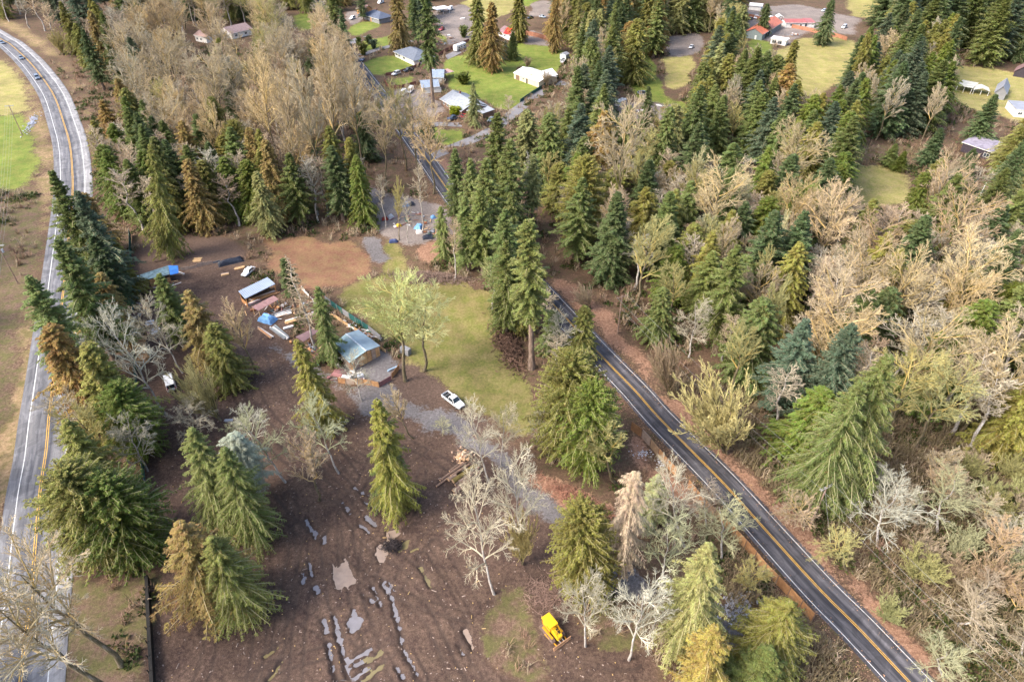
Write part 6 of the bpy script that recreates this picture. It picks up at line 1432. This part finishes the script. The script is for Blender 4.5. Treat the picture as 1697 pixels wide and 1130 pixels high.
# boat
c = at(933,103); T = thing('boat', 'white open boat parked on the lawn below the little grey shed', 'boat', c, math.atan2((at(936,98)-at(928,110)).y, (at(936,98)-at(928,110)).x))
V = []; st = [(-3,1.0),(-1.5,1.15),(0,1.2),(1.5,1.0),(2.6,.5),(3.2,.06)]
for x, hw in st: V += [(x,-hw*.55,.25+max(0,x)*.06),(x,-hw,1.15+max(0,x)*.05),(x,-hw+.14*(hw>.2),1.15+max(0,x)*.05),(x,-hw*.45,.6),(x,hw*.45,.6),(x,hw-.14*(hw>.2),1.15+max(0,x)*.05),(x,hw,1.15+max(0,x)*.05),(x,hw*.55,.25+max(0,x)*.06)]
F = [(i*8+k, i*8+(k+1)%8, (i+1)*8+(k+1)%8, (i+1)*8+k) for i in range(5) for k in range(8)]+[tuple(range(7,-1,-1))]
MB().add(V, F).build('hull', paintm('boat_white', (.8,.8,.78)), T); MB().box(-.3,.3,-.7,.7,.62,1.0).build('seat', trim_m, T); MB().box(.9,1.0,-.7,.7,1.15,1.6).build('windshield', vglass, T)
# trampoline
c = at(1065,157); T = thing('trampoline', 'round dark trampoline on the narrow lawn in the wood', 'trampoline', c)
n = 24; rr_ = 2.3
MB().tube([(math.cos(k*2*math.pi/n)*rr_, math.sin(k*2*math.pi/n)*rr_, .9) for k in range(n+1)], .14, 6).build('frame', pm('blue_grey_pad', (.2,.25,.33)), T)
MB().slab([(math.cos(k*2*math.pi/n)*rr_*.94, math.sin(k*2*math.pi/n)*rr_*.94, .9) for k in range(n)], .03).build('mat', trim_m, T)
for k in range(6): a = k*math.pi/3; MB().bar((math.cos(a)*rr_, math.sin(a)*rr_, 0), (math.cos(a)*rr_, math.sin(a)*rr_, .9), .07).build('leg', rim_m, T)
# white goal frame with its dark mat
a, b, c2 = at(1622,328), at(1632,309), at(1641,332)
T = thing('goal_frame', 'white tube frame around a dark red mat at the right side of the wood', 'frame', a)
MB().tube([Vector((0,0,.9)), b-a+Vector((0,0,1.2))], .11, 6).build('tube', white_m, T); MB().tube([Vector((0,0,.9)), c2-a+Vector((0,0,.9))], .11, 6).build('tube', white_m, T)
MB().slab([Vector((.3,.3,.7)), c2-a+Vector((-.2,.6,.7)), c2-a+Vector((2,5,.9)), b-a+Vector((.5,-.5,.9))], .08).build('mat', maroon, T)
for q in (Vector((0,0,0)), b-a, c2-a): MB().bar(q, q+Vector((0,0,.9)), .09).build('post', white_m, T)

# ------------------------------------------------------------------ bulldozer
f, r = at(930,1066), at(901,1030); d = f-r; c = (f+r)/2
T = thing('bulldozer', 'yellow bulldozer with rusty blade on the edge of the mud yard', 'bulldozer', (c.x, c.y, -.02), math.atan2(d.y, d.x))
ym = paintm('dozer_yellow', (.80,.48,.02)); yd = paintm('dozer_deep_yellow', (.66,.33,.02)); rust = pm('rusty_blade', (.50,.28,.15), .7, .3, 1.4); trk = pm('muddy_track', (.16,.11,.09), .85, .4, 3)  # yd: deeper, more orange yellow for body, guards, posts and arms
for sy in (-1, 1):
    pr = [(-1.45,.0),(1.25,.0),(1.55,.2),(1.65,.5),(1.5,.8),(1.2,.92),(-1.4,.92),(-1.7,.8),(-1.8,.45),(-1.7,.15)]
    tr_ = MB().prism(pr, sy*.95-.25, sy*.95+.25).build('track', trk, T)
    sh_ = MB(); n = len(pr)
    for i in range(n):
        a, b = pr[i], pr[(i+1)%n]; l = math.dist(a, b); k = max(1, int(l/.2))
        for j in range(k):
            q = (a[0]+(b[0]-a[0])*(j+.5)/k, a[1]+(b[1]-a[1])*(j+.5)/k); sh_.box(q[0]-.035, q[0]+.035, sy*.95-.255, sy*.95+.255, q[1]-.04, q[1]+.04)
    sh_.build('track_shoe', trk, tr_)
    MB().box(-1.2, 1.2, sy*.95-.16, sy*.95+.16, .925, 1.0).build('track_guard', yd, T)
MB().rbox(.1, 1.9, -.45, .45, .75, 1.6, .1).build('hood', ym, T)
MB().rbox(-1.7, .1, -.66, .66, .6, 1.3, .08).build('body', yd, T)
MB().rbox(-1.65, -.75, -.62, .62, 1.31, 1.75, .1).build('fuel_tank', ym, T)
MB().rbox(-1.9, .35, -.78, .78, 2.35, 2.5, .06).build('canopy', ym, T)
for x in (-1.7, .2):
    for y in (-.66, .66): MB().box(x-.05, x+.05, y-.05, y+.05, 1.3, 2.35).build('canopy_post', yd, T)
MB().box(-.7, -.2, -.28, .28, 1.31, 1.7).box(-.75, -.62, -.28, .28, 1.7, 2.1).build('seat', trim_m, T)
MB().bar((.25,-.62,2.33), (1.85,-.4,1.55), .07).bar((.25,.62,2.33), (1.85,.4,1.55), .07).bar((1.0,-.5,1.95), (1.0,.5,1.95), .06).build('brush_guard', yd, T)
MB().box(.5, 1.4, .12, .38, 1.602, 1.64).build('hood_vent', trim_m, T); MB().tube([(1.3,-.15,1.6),(1.3,-.15,2.15)], .05, 8).build('exhaust', trim_m, T)
for sy in (-1, 1): MB().bar((-.3, sy*1.27, .45), (2.35, sy*.9, .4), .14).build('push_arm', yd, T)
MB().bar((1.9,-.3,.9), (2.4,-.3,.8), .09).bar((1.9,.3,.9), (2.4,.3,.8), .09).build('lift_cylinder', rim_m, T)
MB().prism([(2.4,.05),(2.5,.03),(2.36,.3),(2.34,.55),(2.45,.9),(2.38,.92),(2.24,.6),(2.26,.25)], -1.65, 1.65).build('blade', rust, T)

# ------------------------------------------------------------------ yard clutter
def tarp(name, label, cat, x, y, w_, d_, h, m, rot=0, seed=0, group=None):
    r = np.random.default_rng(seed); n = 11; u, v = np.meshgrid(np.linspace(-1, 1, n), np.linspace(-1, 1, n))
    e = np.clip(1-np.maximum(np.abs(u), np.abs(v))**4, 0, 1); z = h*e*(.75+.5*vnoise(u*2.5+seed, v*2.5, seed+3))+.0
    z[0], z[-1], z[:, 0], z[:, -1] = 0, 0, 0, 0
    X = u*w_/2*(1+.12*vnoise(u*2+9, v*2, seed)); Y = v*d_/2*(1+.12*vnoise(u*2, v*2+7, seed))
    V = np.stack([X, Y, z+.03], -1).reshape(-1, 3); i = np.arange(n*n).reshape(n, n); Q = np.stack([i[:-1,:-1], i[:-1,1:], i[1:,1:], i[1:,:-1]], -1).reshape(-1, 4)
    p = at(x, y); o = link(name, fast_mesh(name, V, [(Q, 0)], [m], smooth=False), None, (p.x, p.y, 0), rot); return tag(o, label, cat, group)
blacktarp = pm('black_plastic', (.03,.035,.05), .4, .4, 1.5)
tarp('black_heap', 'heap covered with black plastic above the parked white car', 'heap', 383, 435, 6.6, 2.2, 1.1, blacktarp, .5, 3)
tarp('blue_tarp', 'crumpled blue tarpaulin over goods below the striped roof shed', 'tarp', 444, 531, 4.0, 2.6, 1.5, tarp_lblue, -.4, 4)
tarp('blue_tarp', 'blue tarpaulin bundle at the far side of the cluttered gravel lot', 'tarp', 672, 341, 2.4, 1.9, 1.2, tarp_lblue, .3, 5)
tarp('blue_tarp', 'blue tarpaulin bundle in the middle of the cluttered gravel lot', 'tarp', 694, 377, 2.8, 2.2, 1.0, tarp_lblue, 1.3, 6)
tarp('white_bundle', 'white bundle right below the blue one in the cluttered gravel lot', 'bundle', 695, 386, 1.8, 1.4, .9, whiteb, .3, 7)
tarp('dark_heap', 'black heap at the lower right of the cluttered gravel lot', 'heap', 710, 394, 3.2, 2.0, .8, blacktarp, .2, 8)
tarp('dark_bundle', 'dark bundle beside the far blue tarpaulin bundle', 'bundle', 683, 340, 1.6, 1.5, 1.0, blacktarp, .2, 9)
tarp('dark_bundle', 'dark blue bundle at the lower edge of the cluttered gravel lot', 'bundle', 652, 401, 2.4, 1.4, .8, pm('navy_plastic', (.05,.07,.16)), .2, 10)
tarp('red_bundle', 'dark red bundle at the left of the cluttered gravel lot', 'bundle', 638, 364, 1.8, 1.4, .8, pm('dark_red_cloth', (.25,.04,.03)), .2, 11)
tarp('grey_bundle', 'pale grey bundle beside the dark red one', 'bundle', 648, 361, 1.8, 1.5, 1.0, pm('pale_grey_cloth', (.5,.52,.55)), .6, 12)
tarp('yellow_bundle', 'yellow bundle between the thin trees of the cluttered gravel lot', 'bundle', 661, 375, 1.4, 1.2, .8, pm('yellow_plastic', (.6,.40,.04)), .6, 13)
tarp('blue_bundle', 'small blue bundle at the right of the cluttered gravel lot', 'bundle', 718, 361, 1.4, 1.3, .8, tarp_lblue, .6, 14)
tarp('teal_tarp', 'pale teal cover next to the gravel pad at the bottom', 'cover', 1278, 1020, 2.2, 2.0, .9, pm('teal_plastic', (.35,.5,.46), .5, .3, 2), .6, 15)
tarp('dark_heap', 'dark heap beside the gravel pad at the bottom', 'heap', 1268, 1038, 2.6, 2.0, .9, blacktarp, .9, 16)
tarp('white_canopy', 'white canopy at the bottom edge below the gravel pad', 'canopy', 1210, 1122, 3.2, 3.0, 1.7, pm('white_canopy_cloth', (.72,.76,.8), .6, .08), .2, 17)
tarp('red_heap', 'reddish brown clutter with a red spot beside the white boxes', 'heap', 563, 619, 3.2, 2.4, .8, maroon, -.3, 18)
def pile(name, label, cat, x, y, n, m_, lx, ly, hz_, rot, seed, spread=(1, 1), part='board', group=None, tilt=.06):
    p = at(x, y); T = thing(name, label, cat, (p.x, p.y, 0), rot, group); r = random.Random(seed); z = .02
    per = max(1, int(spread[1]/ly)); 
    for k in range(n):
        row, i = divmod(k, per); z = row*hz_*1.02+.02
        cx, cy = r.uniform(-1, 1)*spread[0]*.2, (i-(per-1)/2)*ly*1.12
        b = MB().box(-lx/2*r.uniform(.75, 1), lx/2*r.uniform(.75, 1), -ly/2, ly/2, 0, hz_*.95); o = b.build(part, m_ if not isinstance(m_, list) else r.choice(m_), T)
        o.location = (cx, cy, z); o.rotation_euler = (0, 0, r.uniform(-tilt, tilt))
    return T
for k, (x, y, rr0, s_) in enumerate([(233,566,.3,6),(231,577,.2,7),(235,588,.25,8),(238,599,.2,8)]):
    lab = ['topmost stack of orange boards by the green fence', 'second stack of orange boards by the green fence', 'third stack of orange boards by the green fence', 'lowest stack of orange boards by the green fence, nearest the van'][k]
    pile('lumber_stack', lab, 'lumber', x, y, s_*4, [ply, lumber, org], 2.6, .45, .16, rr0, 30+k, (.6, 1.9), group='stacks of orange boards')
pile('board_stack', 'white panels lying among trees left of the upper yard', 'panels', 257, 548, 5, [whiteb], 2.2, 1.0, .12, .7, 40, (1.5, 3.2), 'panel')
pile('board_stack', 'second lot of white panels just above the first one', 'panels', 248, 536, 4, [whiteb, maroon], 2.2, .9, .12, .5, 41, (1.2, 2), 'panel')
pile('white_boxes', 'white boxes on the clutter inside the plywood fence', 'boxes', 576, 630, 2, [whiteb], 2.2, 1.0, .6, -.05, 42, (.4, 1.2), 'box')
pile('white_door', 'white door leaf leaning in the clutter beside the workshop', 'door', 585, 619, 2, [whiteb], 2.2, 1.1, .2, -1.0, 43, (.3, 1.2), 'panel')
pile('white_boxes', 'white boxes next to the gravel inside the plywood fence', 'boxes', 597, 624, 3, [whiteb, pm('pale_blue_panel', (.55,.6,.7))], 1.4, 1.0, .5, .5, 44, (.6, 2.2), 'box')
lab = [('long_beams', 'bundle of long white beams beside the lumber yard drive', 464, 552, 9, [whiteb, gry, pm('grey_green_beam', (.3,.35,.33))], 7.5, .3, .25, -.75, (.5, 1.5)),
 ('long_beams', 'bundle of long orange beams along the lumber yard drive', 440, 552, 5, [org, plyd, whiteb], 6.5, .25, .2, -.72, (.8, .8)),
 ('beam_pile', 'white and red beams leaning over the front of the striped shed', 438, 491, 12, [whiteb, org, maroon, org], 7.5, .25, .2, .62, (1.5, 1.8)),
 ('beam_pile', 'red and white beams at the left corner of the maroon roof', 420, 502, 8, [org, whiteb, maroon], 4.0, .25, .2, .75, (1, 1.2)),
 ('white_beams', 'white beams right of the crumpled blue tarpaulin', 468, 520, 6, [whiteb, gry], 5.0, .3, .2, .5, (1, 1.8)),
 ('white_beams', 'white beams below the tall dead trunk, upper bundle', 487, 531, 6, [whiteb, lumber], 4.5, .4, .2, .5, (1, 1.8)),
 ('white_beams', 'white beams below the tall dead trunk, lower bundle', 478, 543, 3, [whiteb], 2.6, .45, .2, .5, (.5, 1)),
 ('board_heap', 'tan and white boards in the shade of the drooping green fir', 516, 522, 7, [whiteb, lumber, plyd], 3.2, .35, .16, .6, (1.4, 2)),
 ('board_heap', 'orange boards on the bare soil above the rail of boards', 373, 455, 3, [lumber, plyd], 2.2, .6, .15, .4, (.4, 1.2)),
 ('board_heap', 'tan boards left of the parked white car', 397, 445, 4, [lumber, ply], 3.0, .5, .15, .5, (.5, 1.3)),
 ('pallet_stack', 'orange pallet lying above the line of white boards', 327, 431, 4, [lumber], 2.4, .5, .15, .2, (.3, 2)),
 ('grey_container', 'long dark grey bin at the lot line right of the workshop', 673, 586, 2, [gry], 3.0, 1.1, .9, -.6, (.1, 1.2)),
 ('blue_boards', 'blue grey boards inside the right side of the plywood yard', 650, 612, 3, [pm('blue_board', (.25,.35,.45))], 2.6, .3, .2, .6, (.4, .8)),
 ('white_rail', 'white rails leaning at the end of the blue tarp', 300, 453, 3, [whiteb], 2.8, .25, .2, -.4, (.4, .7)),
 ('grey_planks', 'grey planks on the soil above the first white crooked tree', 380, 697, 3, [pm('grey_plank', (.4,.4,.42))], 1.9, .35, .15, .05, (.3, .8)),
 ('white_sheet', 'white sheet metal on the dirt yard left of the large olive cedar', 767, 32, 3, [whiteb], 3.2, .9, .4, .2, (.3, 2.6)),
 ('clutter_row', 'row of grey and brown clutter on the strip above the travel trailer', 745, 62, 14, [gry, whiteb, brn, plyd], 1.8, .9, .5, .35, (4, 8)),
 ('clutter_row', 'white and grey clutter beside the camping trailer in the wood', 1060, 186, 10, [gry, whiteb, maroon], 1.6, .9, .5, .2, (5, 6)),
 ('clutter_row', 'maroon and white clutter right of the trampoline', 1095, 178, 8, [maroon, whiteb, gry], 1.8, .8, .4, .1, (6, 5)),
 ('wood_debris', 'broken pale wood next to the burnt heap in the mud', 654, 905, 5, [lumber, brn], 1.6, .2, .15, .8, (.8, 1)),
]
for i, a in enumerate(lab): pile(a[0], a[1], 'lumber' if 'clutter' not in a[0] else 'clutter', a[2], a[3], a[4], a[5], a[6], a[7], a[8], a[9], 60+i, a[10], 'beam' if 'beam' in a[0] else 'board')
scrapm = [whiteb, gry, brn, lumber, org, maroon, plyd, pm('rusty_scrap', (.30,.13,.07), .8, .4), pm('green_scrap', (.10,.18,.14), .7), pm('steel_scrap', (.42,.44,.47), .45, .2, metal=.3)]
def scrap(label, x, y, w_, d_, n, rot, seed):
    r = random.Random(seed); p = at(x, y); T = thing('scrap_heap', label, 'scrap heap', (p.x, p.y, 0), rot)
    for k in range(n):
        lx, ly, lz = r.choice([(r.uniform(.8, 2.6), r.uniform(.12, .3), .06), (r.uniform(.5, 1.3), r.uniform(.4, .9), r.uniform(.05, .5)), (r.uniform(1.2, 3.2), .15, .1)])
        o = MB().box(-lx/2, lx/2, -ly/2, ly/2, 0, lz).build('board', r.choice(scrapm), T)
        u, v = r.gauss(0, .33), r.gauss(0, .33); o.location = (u*w_, v*d_, .05+.45*r.random()*math.exp(-(u*u+v*v)*3)); o.rotation_euler = (r.gauss(0, .12), r.gauss(0, .12), r.choice((0, 1.57))+r.gauss(0, .35))
scrap('mixed scrap boards along the left side of the blue grey workshop', 540, 588, 5, 5, 26, .5, 1)
scrap('mixed scrap boards between maroon roofed shed and white beams', 452, 512, 7, 3, 26, .6, 2)
scrap('scrap boards in the narrow yard behind the drooping green fir', 500, 512, 10, 4, 34, .6, 3)
scrap('scrap boards and white bits around the small brown roofed shelter', 512, 580, 8, 3, 26, -.6, 4)
scrap('scattered scrap in front of the lean-to at the upper left', 262, 478, 9, 3, 22, .3, 5)
scrap('scrap strewn below the lean-to beside the green fence', 236, 510, 4, 9, 30, 0, 6)
scrap('scrap strewn around the white panels in the upper yard', 262, 545, 6, 6, 26, .4, 7)
scrap('broken boards in the clutter behind the front plywood fence', 585, 627, 6, 2.4, 26, 0, 8)
scrap('scrap along the lot line behind the workshop roof', 600, 550, 11, 2, 30, -.62, 9)
scrap('junk scattered over the middle of the cluttered gravel lot', 680, 365, 12, 8, 40, .2, 10)
scrap('junk at the lower right side of the cluttered gravel lot', 712, 385, 6, 5, 26, .2, 11)
scrap('junk around the tarped red roof house', 862, 62, 9, 6, 20, .2, 12)
scrap('junk in front of the red roofed barn beside the flat white building', 1315, 60, 9, 6, 24, .2, 13)
scrap('junk on the strip left of the travel trailer', 735, 72, 8, 8, 22, .2, 14)
# logs
logm = [pm('log_bark_%d' % i, c, .9, .35, 2.5) for i, c in enumerate([(.30,.19,.13), (.22,.15,.11), (.26,.19,.06), (.40,.27,.19)])]; cut_m = pm('cut_wood', (.65,.42,.24), .8, .15, 3)
def Z6(x, y): return (700+x/11.3, 730+y/11.3)
LOGS = [((355,740),(760,440),.16,0),((290,850),(690,560),.16,0),((400,720),(820,430),.15,1),((480,720),(900,470),.18,1),((500,770),(640,690),.30,3),((600,790),(990,520),.34,2),((560,690),(880,480),.22,0),((700,800),(850,720),.24,3),((590,930),(960,600),.17,0),
        ((620,950),(1060,520),.20,3),((625,1000),(1105,570),.19,0),((520,580),(700,440),.16,1),((640,850),(1000,560),.20,1),((820,620),(1020,490),.30,2)]
for i, (a, b, rr0, mi_) in enumerate(LOGS):
    A, B = at(*Z6(*a)), at(*Z6(*b)); A = A+(A-B)*.06; zt = rr0+(.28 if i in (4,5,6,7,13,12) else .02)+.05; c = (A+B)/2
    h = float(hmud(np.array([c.x]), np.array([c.y]))[0])
    o = MB().tube([(A-c)+Vector((0,0,zt)), Vector((0,0,zt+.02)), (B-c)+Vector((0,0,zt))], rr0*1.35, 9, rr0*1.05).build('log', logm[mi_], None, (c.x, c.y, max(h, 0)), smooth=False)
    cm_ = MB()
    d = (B-A).normalized()
    cm_.tube([(A-c)+Vector((0,0,zt))-d*.02, (A-c)+Vector((0,0,zt))+d*.01], rr0*1.3, 9).build('cut_end', cut_m, o)
    tag(o, 'thin felled log lying in the log pile on the mud' if rr0 < .25 else 'thick felled log lying in the log pile on the mud', 'log', 'thin logs of the log pile' if rr0 < .25 else 'thick logs of the log pile')
r = random.Random(4); base_ = None
for k in range(70):
    a = r.gauss(0, 1); b = r.gauss(0, 1); p = at(766+a*8, 757+b*6.0); h = float(hmud(np.array([p.x]), np.array([p.y]))[0])
    if base_ is None or k < 4:
        base_ = MB().tube([(0,-.25,.16),(0,.25,.16)], .2, 7).build('firewood', [cut_m, logm[3], logm[0], pm('pale_split_wood', (.74,.55,.38))][k % 4], None); protos_ = (protos_ if k else [])+[base_]; o = base_
    else: o = protos_[k % 4].copy(); C.objects.link(o)
    o.location = (p.x, p.y, h+.02+max(0, .5-.3*(a*a+b*b))); o.rotation_euler = (r.uniform(-.4, .4), r.uniform(-.4, .4), r.uniform(0, 3)); s_ = r.uniform(.6, 1.2); o.scale = (s_,)*3
    tag(o, 'chunk of split firewood heaped behind the log pile', 'firewood', 'firewood chunks behind the log pile')
# brush heaps
def brush(label, x, y, lx, ly, h, rot, n, col, seed, thick=.06, name='brush_pile'):
    r = np.random.default_rng(seed); p = at(x, y); K = 4
    u = r.normal(0, .38, (n, 2)); zc_ = h*np.exp(-(u**2).sum(1)*2)*r.random(n); az = r.uniform(0, 6.28, n); l = r.uniform(.5, 1.8, n); el_ = r.normal(0, .35, n)
    c = np.stack([u[:, 0]*lx, u[:, 1]*ly, zc_+.1], -1); d = np.stack([np.cos(az)*np.cos(el_), np.sin(az)*np.cos(el_), np.sin(el_)], -1)
    t = np.linspace(-.5, .5, K); P = c[:, None]+d[:, None]*l[:, None, None]*t[None, :, None]+r.normal(0, .09, (n, K, 3)); P[..., 2] = np.maximum(P[..., 2], .02)
    V, Q = tubes(P, np.full((n, K), 1.)*(r.uniform(.3, 1, (n, 1))*thick), 4)
    A = np.repeat(np.stack([r.random(n), np.zeros(n), np.zeros(n), np.ones(n)], -1), K*4, 0)
    o = link(name, fast_mesh(name, V, [(Q, 0)], [TW], {'var': A}), None, (p.x, p.y, 0), rot, color=col); return tag(o, label, 'brush heap')
brush('dark brown heap of roots and brush on the right of the grass field', 842, 572, 3.4, 11.5, 2.2, .22, 1500, (.14,.085,.06), 1, .12)
brush('greyish brush heap above the top of the grass field', 718, 462, 14, 3.5, 1.6, -.12, 1500, (.27,.19,.15), 2, .07)
brush('small burnt heap between the puddles', 650, 906, 1.8, 1.5, .7, 0, 220, (.05,.04,.04), 3, .07)
brush('twiggy heap at the trees in the middle of the bottom', 908, 985, 5, 4, .9, 0, 700, (.30,.2,.16), 5, .03)
brush('reddish brush along the lower side of the gravel drive', 965, 835, 11, 2.6, .8, -.65, 900, (.32,.16,.11), 6, .05)
# rocks
r = np.random.default_rng(8); st_m = pm('grey_stone', (.42,.42,.45), .85, .45, 1.2)
ico = bpy.data.meshes.new('ico'); import bmesh; bb = bmesh.new(); bmesh.ops.create_icosphere(bb, subdivisions=1, radius=1); bb.to_mesh(ico); bb.free()
iv = np.array([v.co[:] for v in ico.vertices]); iF = np.array([p.vertices[:] for p in ico.polygons])
def rocks(label, x, y, lx, ly, n, h, rot, smin, smax, m, seed, name='rock_pile'):
    r = np.random.default_rng(seed); u = r.normal(0, .4, (n, 2)); s = r.uniform(smin, smax, n); p = at(x, y)
    c = np.stack([u[:, 0]*lx, u[:, 1]*ly, s*.4+h*np.exp(-(u**2).sum(1)*4)*r.random(n)], -1)
    V = (iv[None]*(1+r.normal(0, .18, (n, len(iv), 1)))*np.stack([s, s*.8, s*.6], -1)[:, None]+c[:, None]).reshape(-1, 3)
    F = (iF[None]+(np.arange(n)*len(iv))[:, None, None]).reshape(-1, 3)
    T = thing(name, label, 'rock pile', (p.x, p.y, 0), rot); tag(link('stone', fast_mesh('stone', V, [(F, 0)], [m]), T), kind='stuff')
rocks('grey and white rock pile above the gravel pad at the bottom', 1222, 1003, 4.6, 2.6, 420, .7, .6, .1, .28, st_m, 1)
rocks('small patch of pale stones inside the lower plywood fence', 1098, 768, 1.8, 1.6, 60, .2, 0, .1, .2, pm('pale_stone', (.6,.6,.62), .8, .2), 2)
rocks('pale stones around the small grey gravel circle by the fence', 1066, 752, 2.4, 1.6, 70, .1, 0, .08, .16, M.get('x', pm('pale_stone', (.6,.6,.62), .8, .2)), 3)
rocks('scattered rocks in the ditch left of the highway', 52, 205, 2.0, 14, 160, .1, .32, .15, .4, pm('blue_grey_stone', (.35,.37,.44), .8, .3), 4)
# ------------------------------------------------------------------ utility poles and wires
polem = pm('pole_wood', (.30,.21,.16), .85, .25, 2); wirem = pm('wire_metal', (.35,.35,.36), .5, .1)
def pole(label, x, y, h, arm_dir, arms=2, transformer=False):
    p = at(x, y); T = thing('utility_pole', label, 'utility pole', p, math.atan2(arm_dir[1], arm_dir[0]))
    MB().tube([(0,0,-.3),(0,0,h)], .17, 10, .12).build('pole', polem, T)
    for k in range(arms):
        for s in (-.14, .14): MB().box(-1.5, 1.5, s-.05, s+.05, h-.5-k*1.1, h-.36-k*1.1).build('crossarm', pm('grey_crossarm', (.5,.48,.45)) if 'ca' not in M else M['ca'], T)
        for u in (-1.35, -.5, .5, 1.35): MB().tube([(u,0,h-.36-k*1.1),(u,0,h-.16-k*1.1)], .06, 6).build('insulator', rim_m, T)
    if transformer: MB().tube([(.3,.25,h-2.6),(.3,.25,h-1.7)], .28, 10).build('transformer', pm('transformer_grey', (.5,.52,.55)), T)
    return p, math.atan2(arm_dir[1], arm_dir[0]), h
dr_ = (at(1422,1040)-at(1203,805)).xy.normalized(); nr_ = Vector((dr_.y, -dr_.x))
if nr_.x < 0: nr_ = -nr_
P1 = at(1342, 872)
pole('brown utility pole with double crossarm on the bank beside the road', 1342, 872, 11.0, (nr_.x, nr_.y), 1)
Pn = P1.xy - dr_*0
others = []
for k, dd in enumerate((-62, 58)):
    q = P1.xy+Vector((at(1422,1040).xy-at(1203,805).xy).normalized())*dd*(1)
    others.append(q)
def wire(label, A, B, sag=1.0, r0=.013, group=None):
    A, B = Vector(A), Vector(B); pts = []
    for k in range(13): t = k/12; q = A.lerp(B, t); q.z -= sag*4*t*(1-t); pts.append(q-A)
    o = MB().tube(pts, r0, 4).build('power_line', wirem, None, A); return tag(o, label, 'power line', group)
labs = ['outer power line running along the bank above the road', 'inner power line running along the bank above the road', 'lower power line running along the bank above the road']
for j, (u, zz) in enumerate(((-1.35, 10.8), (1.35, 10.8), (0, 7.5))):
    for k, q in enumerate(others):
        a = Vector((P1.x+nr_.x*u, P1.y+nr_.y*u, zz)); b = Vector((q.x+nr_.x*u, q.y+nr_.y*u, zz)); wire(labs[j], a, b, 1.2, group=labs[j].split(' running')[0]+' above the road')
q = others[0]; T0 = thing('utility_pole', 'second utility pole farther up the bank, hidden in the trees', 'utility pole', (q.x, q.y, 0), math.atan2(nr_.y, nr_.x))
MB().tube([(0,0,-.3),(0,0,11)], .17, 10, .12).build('pole', polem, T0); MB().box(-1.5,1.5,-.05,.05,10.5,10.65).build('crossarm', polem, T0)
o = MB().tube([(0,0,0), (P1-at(1376,900)+Vector((0,0,9.5)))], .02, 4).build('guy_wire', wirem, None, at(1376,900)); tag(o, 'guy wire holding the utility pole beside the road', 'wire')
MB().tube([(0,0,0), (P1-at(1376,900)+Vector((0,0,9.5)))*.2], .07, 6).build('marker_sleeve', pm('marker_pale', (.6,.65,.45)), o)
pa, _, _ = pole('wooden utility pole standing on the bright green lawn left of the highway', 38, 226, 12, (1, .25), 1)
pb, _, _ = pole('utility pole with transformer on the dirt slope left of the highway', 30, 470, 12, (1, .1), 1, True)
pc, _, _ = pole('utility pole with transformer lower down left of the highway', -8, 760, 12, (1, 0), 1, True)
for j, u in enumerate((-1.35, -.5, .5, 1.35)):
    for k, (a, b) in enumerate(((pa, pb), (pb, pc))):
        wire('thin power line left of the highway between the utility poles', (a.x+u, a.y, 11.8), (b.x+u, b.y, 11.8), 1.5, .016, 'power lines left of the highway')

# fallen leaves blown along the banks and over the road edges
r_ = np.random.default_rng(19); nn_ = 26000
k_ = r_.integers(0, len(RR), nn_); sd2 = r_.normal(0, 1, nn_)
dd_ = np.gradient(RR, axis=0); dd_ /= np.linalg.norm(dd_, axis=1)[:, None]; nn2 = np.stack([dd_[:, 1], -dd_[:, 0]], 1)
of_ = 3.3+np.abs(r_.normal(0, 2.2, nn_)); of_ = np.where(r_.random(nn_) < .35, -of_*.8, of_)
Pp = RR[k_]+nn2[k_]*of_[:, None]+r_.normal(0, .6, (nn_, 2)); m_ = (np.abs(Pp[:, 0]) < 150) & (Pp[:, 1] > 25) & (Pp[:, 1] < 260); Pp = Pp[m_]; of_ = of_[m_]; n_ = len(Pp)
z_ = np.where(np.abs(of_) < 3.9, .06, samp(H0, Pp[:, 0], Pp[:, 1])+.04)
a_ = r_.uniform(0, 6.28, n_); s_ = r_.uniform(.05, .14, n_); dx = np.stack([np.cos(a_)*s_, np.sin(a_)*s_, r_.normal(0, .03, n_)], -1); dy = np.stack([-np.sin(a_)*s_*.6, np.cos(a_)*s_*.6, r_.normal(0, .03, n_)], -1)
Pc = np.column_stack([Pp, z_]); V = np.stack([Pc-dx, Pc-dy, Pc+dx, Pc+dy], 1); V[..., 2] = np.maximum(V[..., 2], .055); V = V.reshape(-1, 3)
A = np.repeat(np.stack([r_.random(n_), np.zeros(n_), (r_.random(n_) < .2)*.5, np.ones(n_)], -1), 4, 0)
tag(link('fallen_leaves', fast_mesh('fallen_leaves', V, [(np.arange(n_*4).reshape(-1, 4), 0)], [TW], {'var': A}), color=(.42,.25,.16)), kind='stuff')
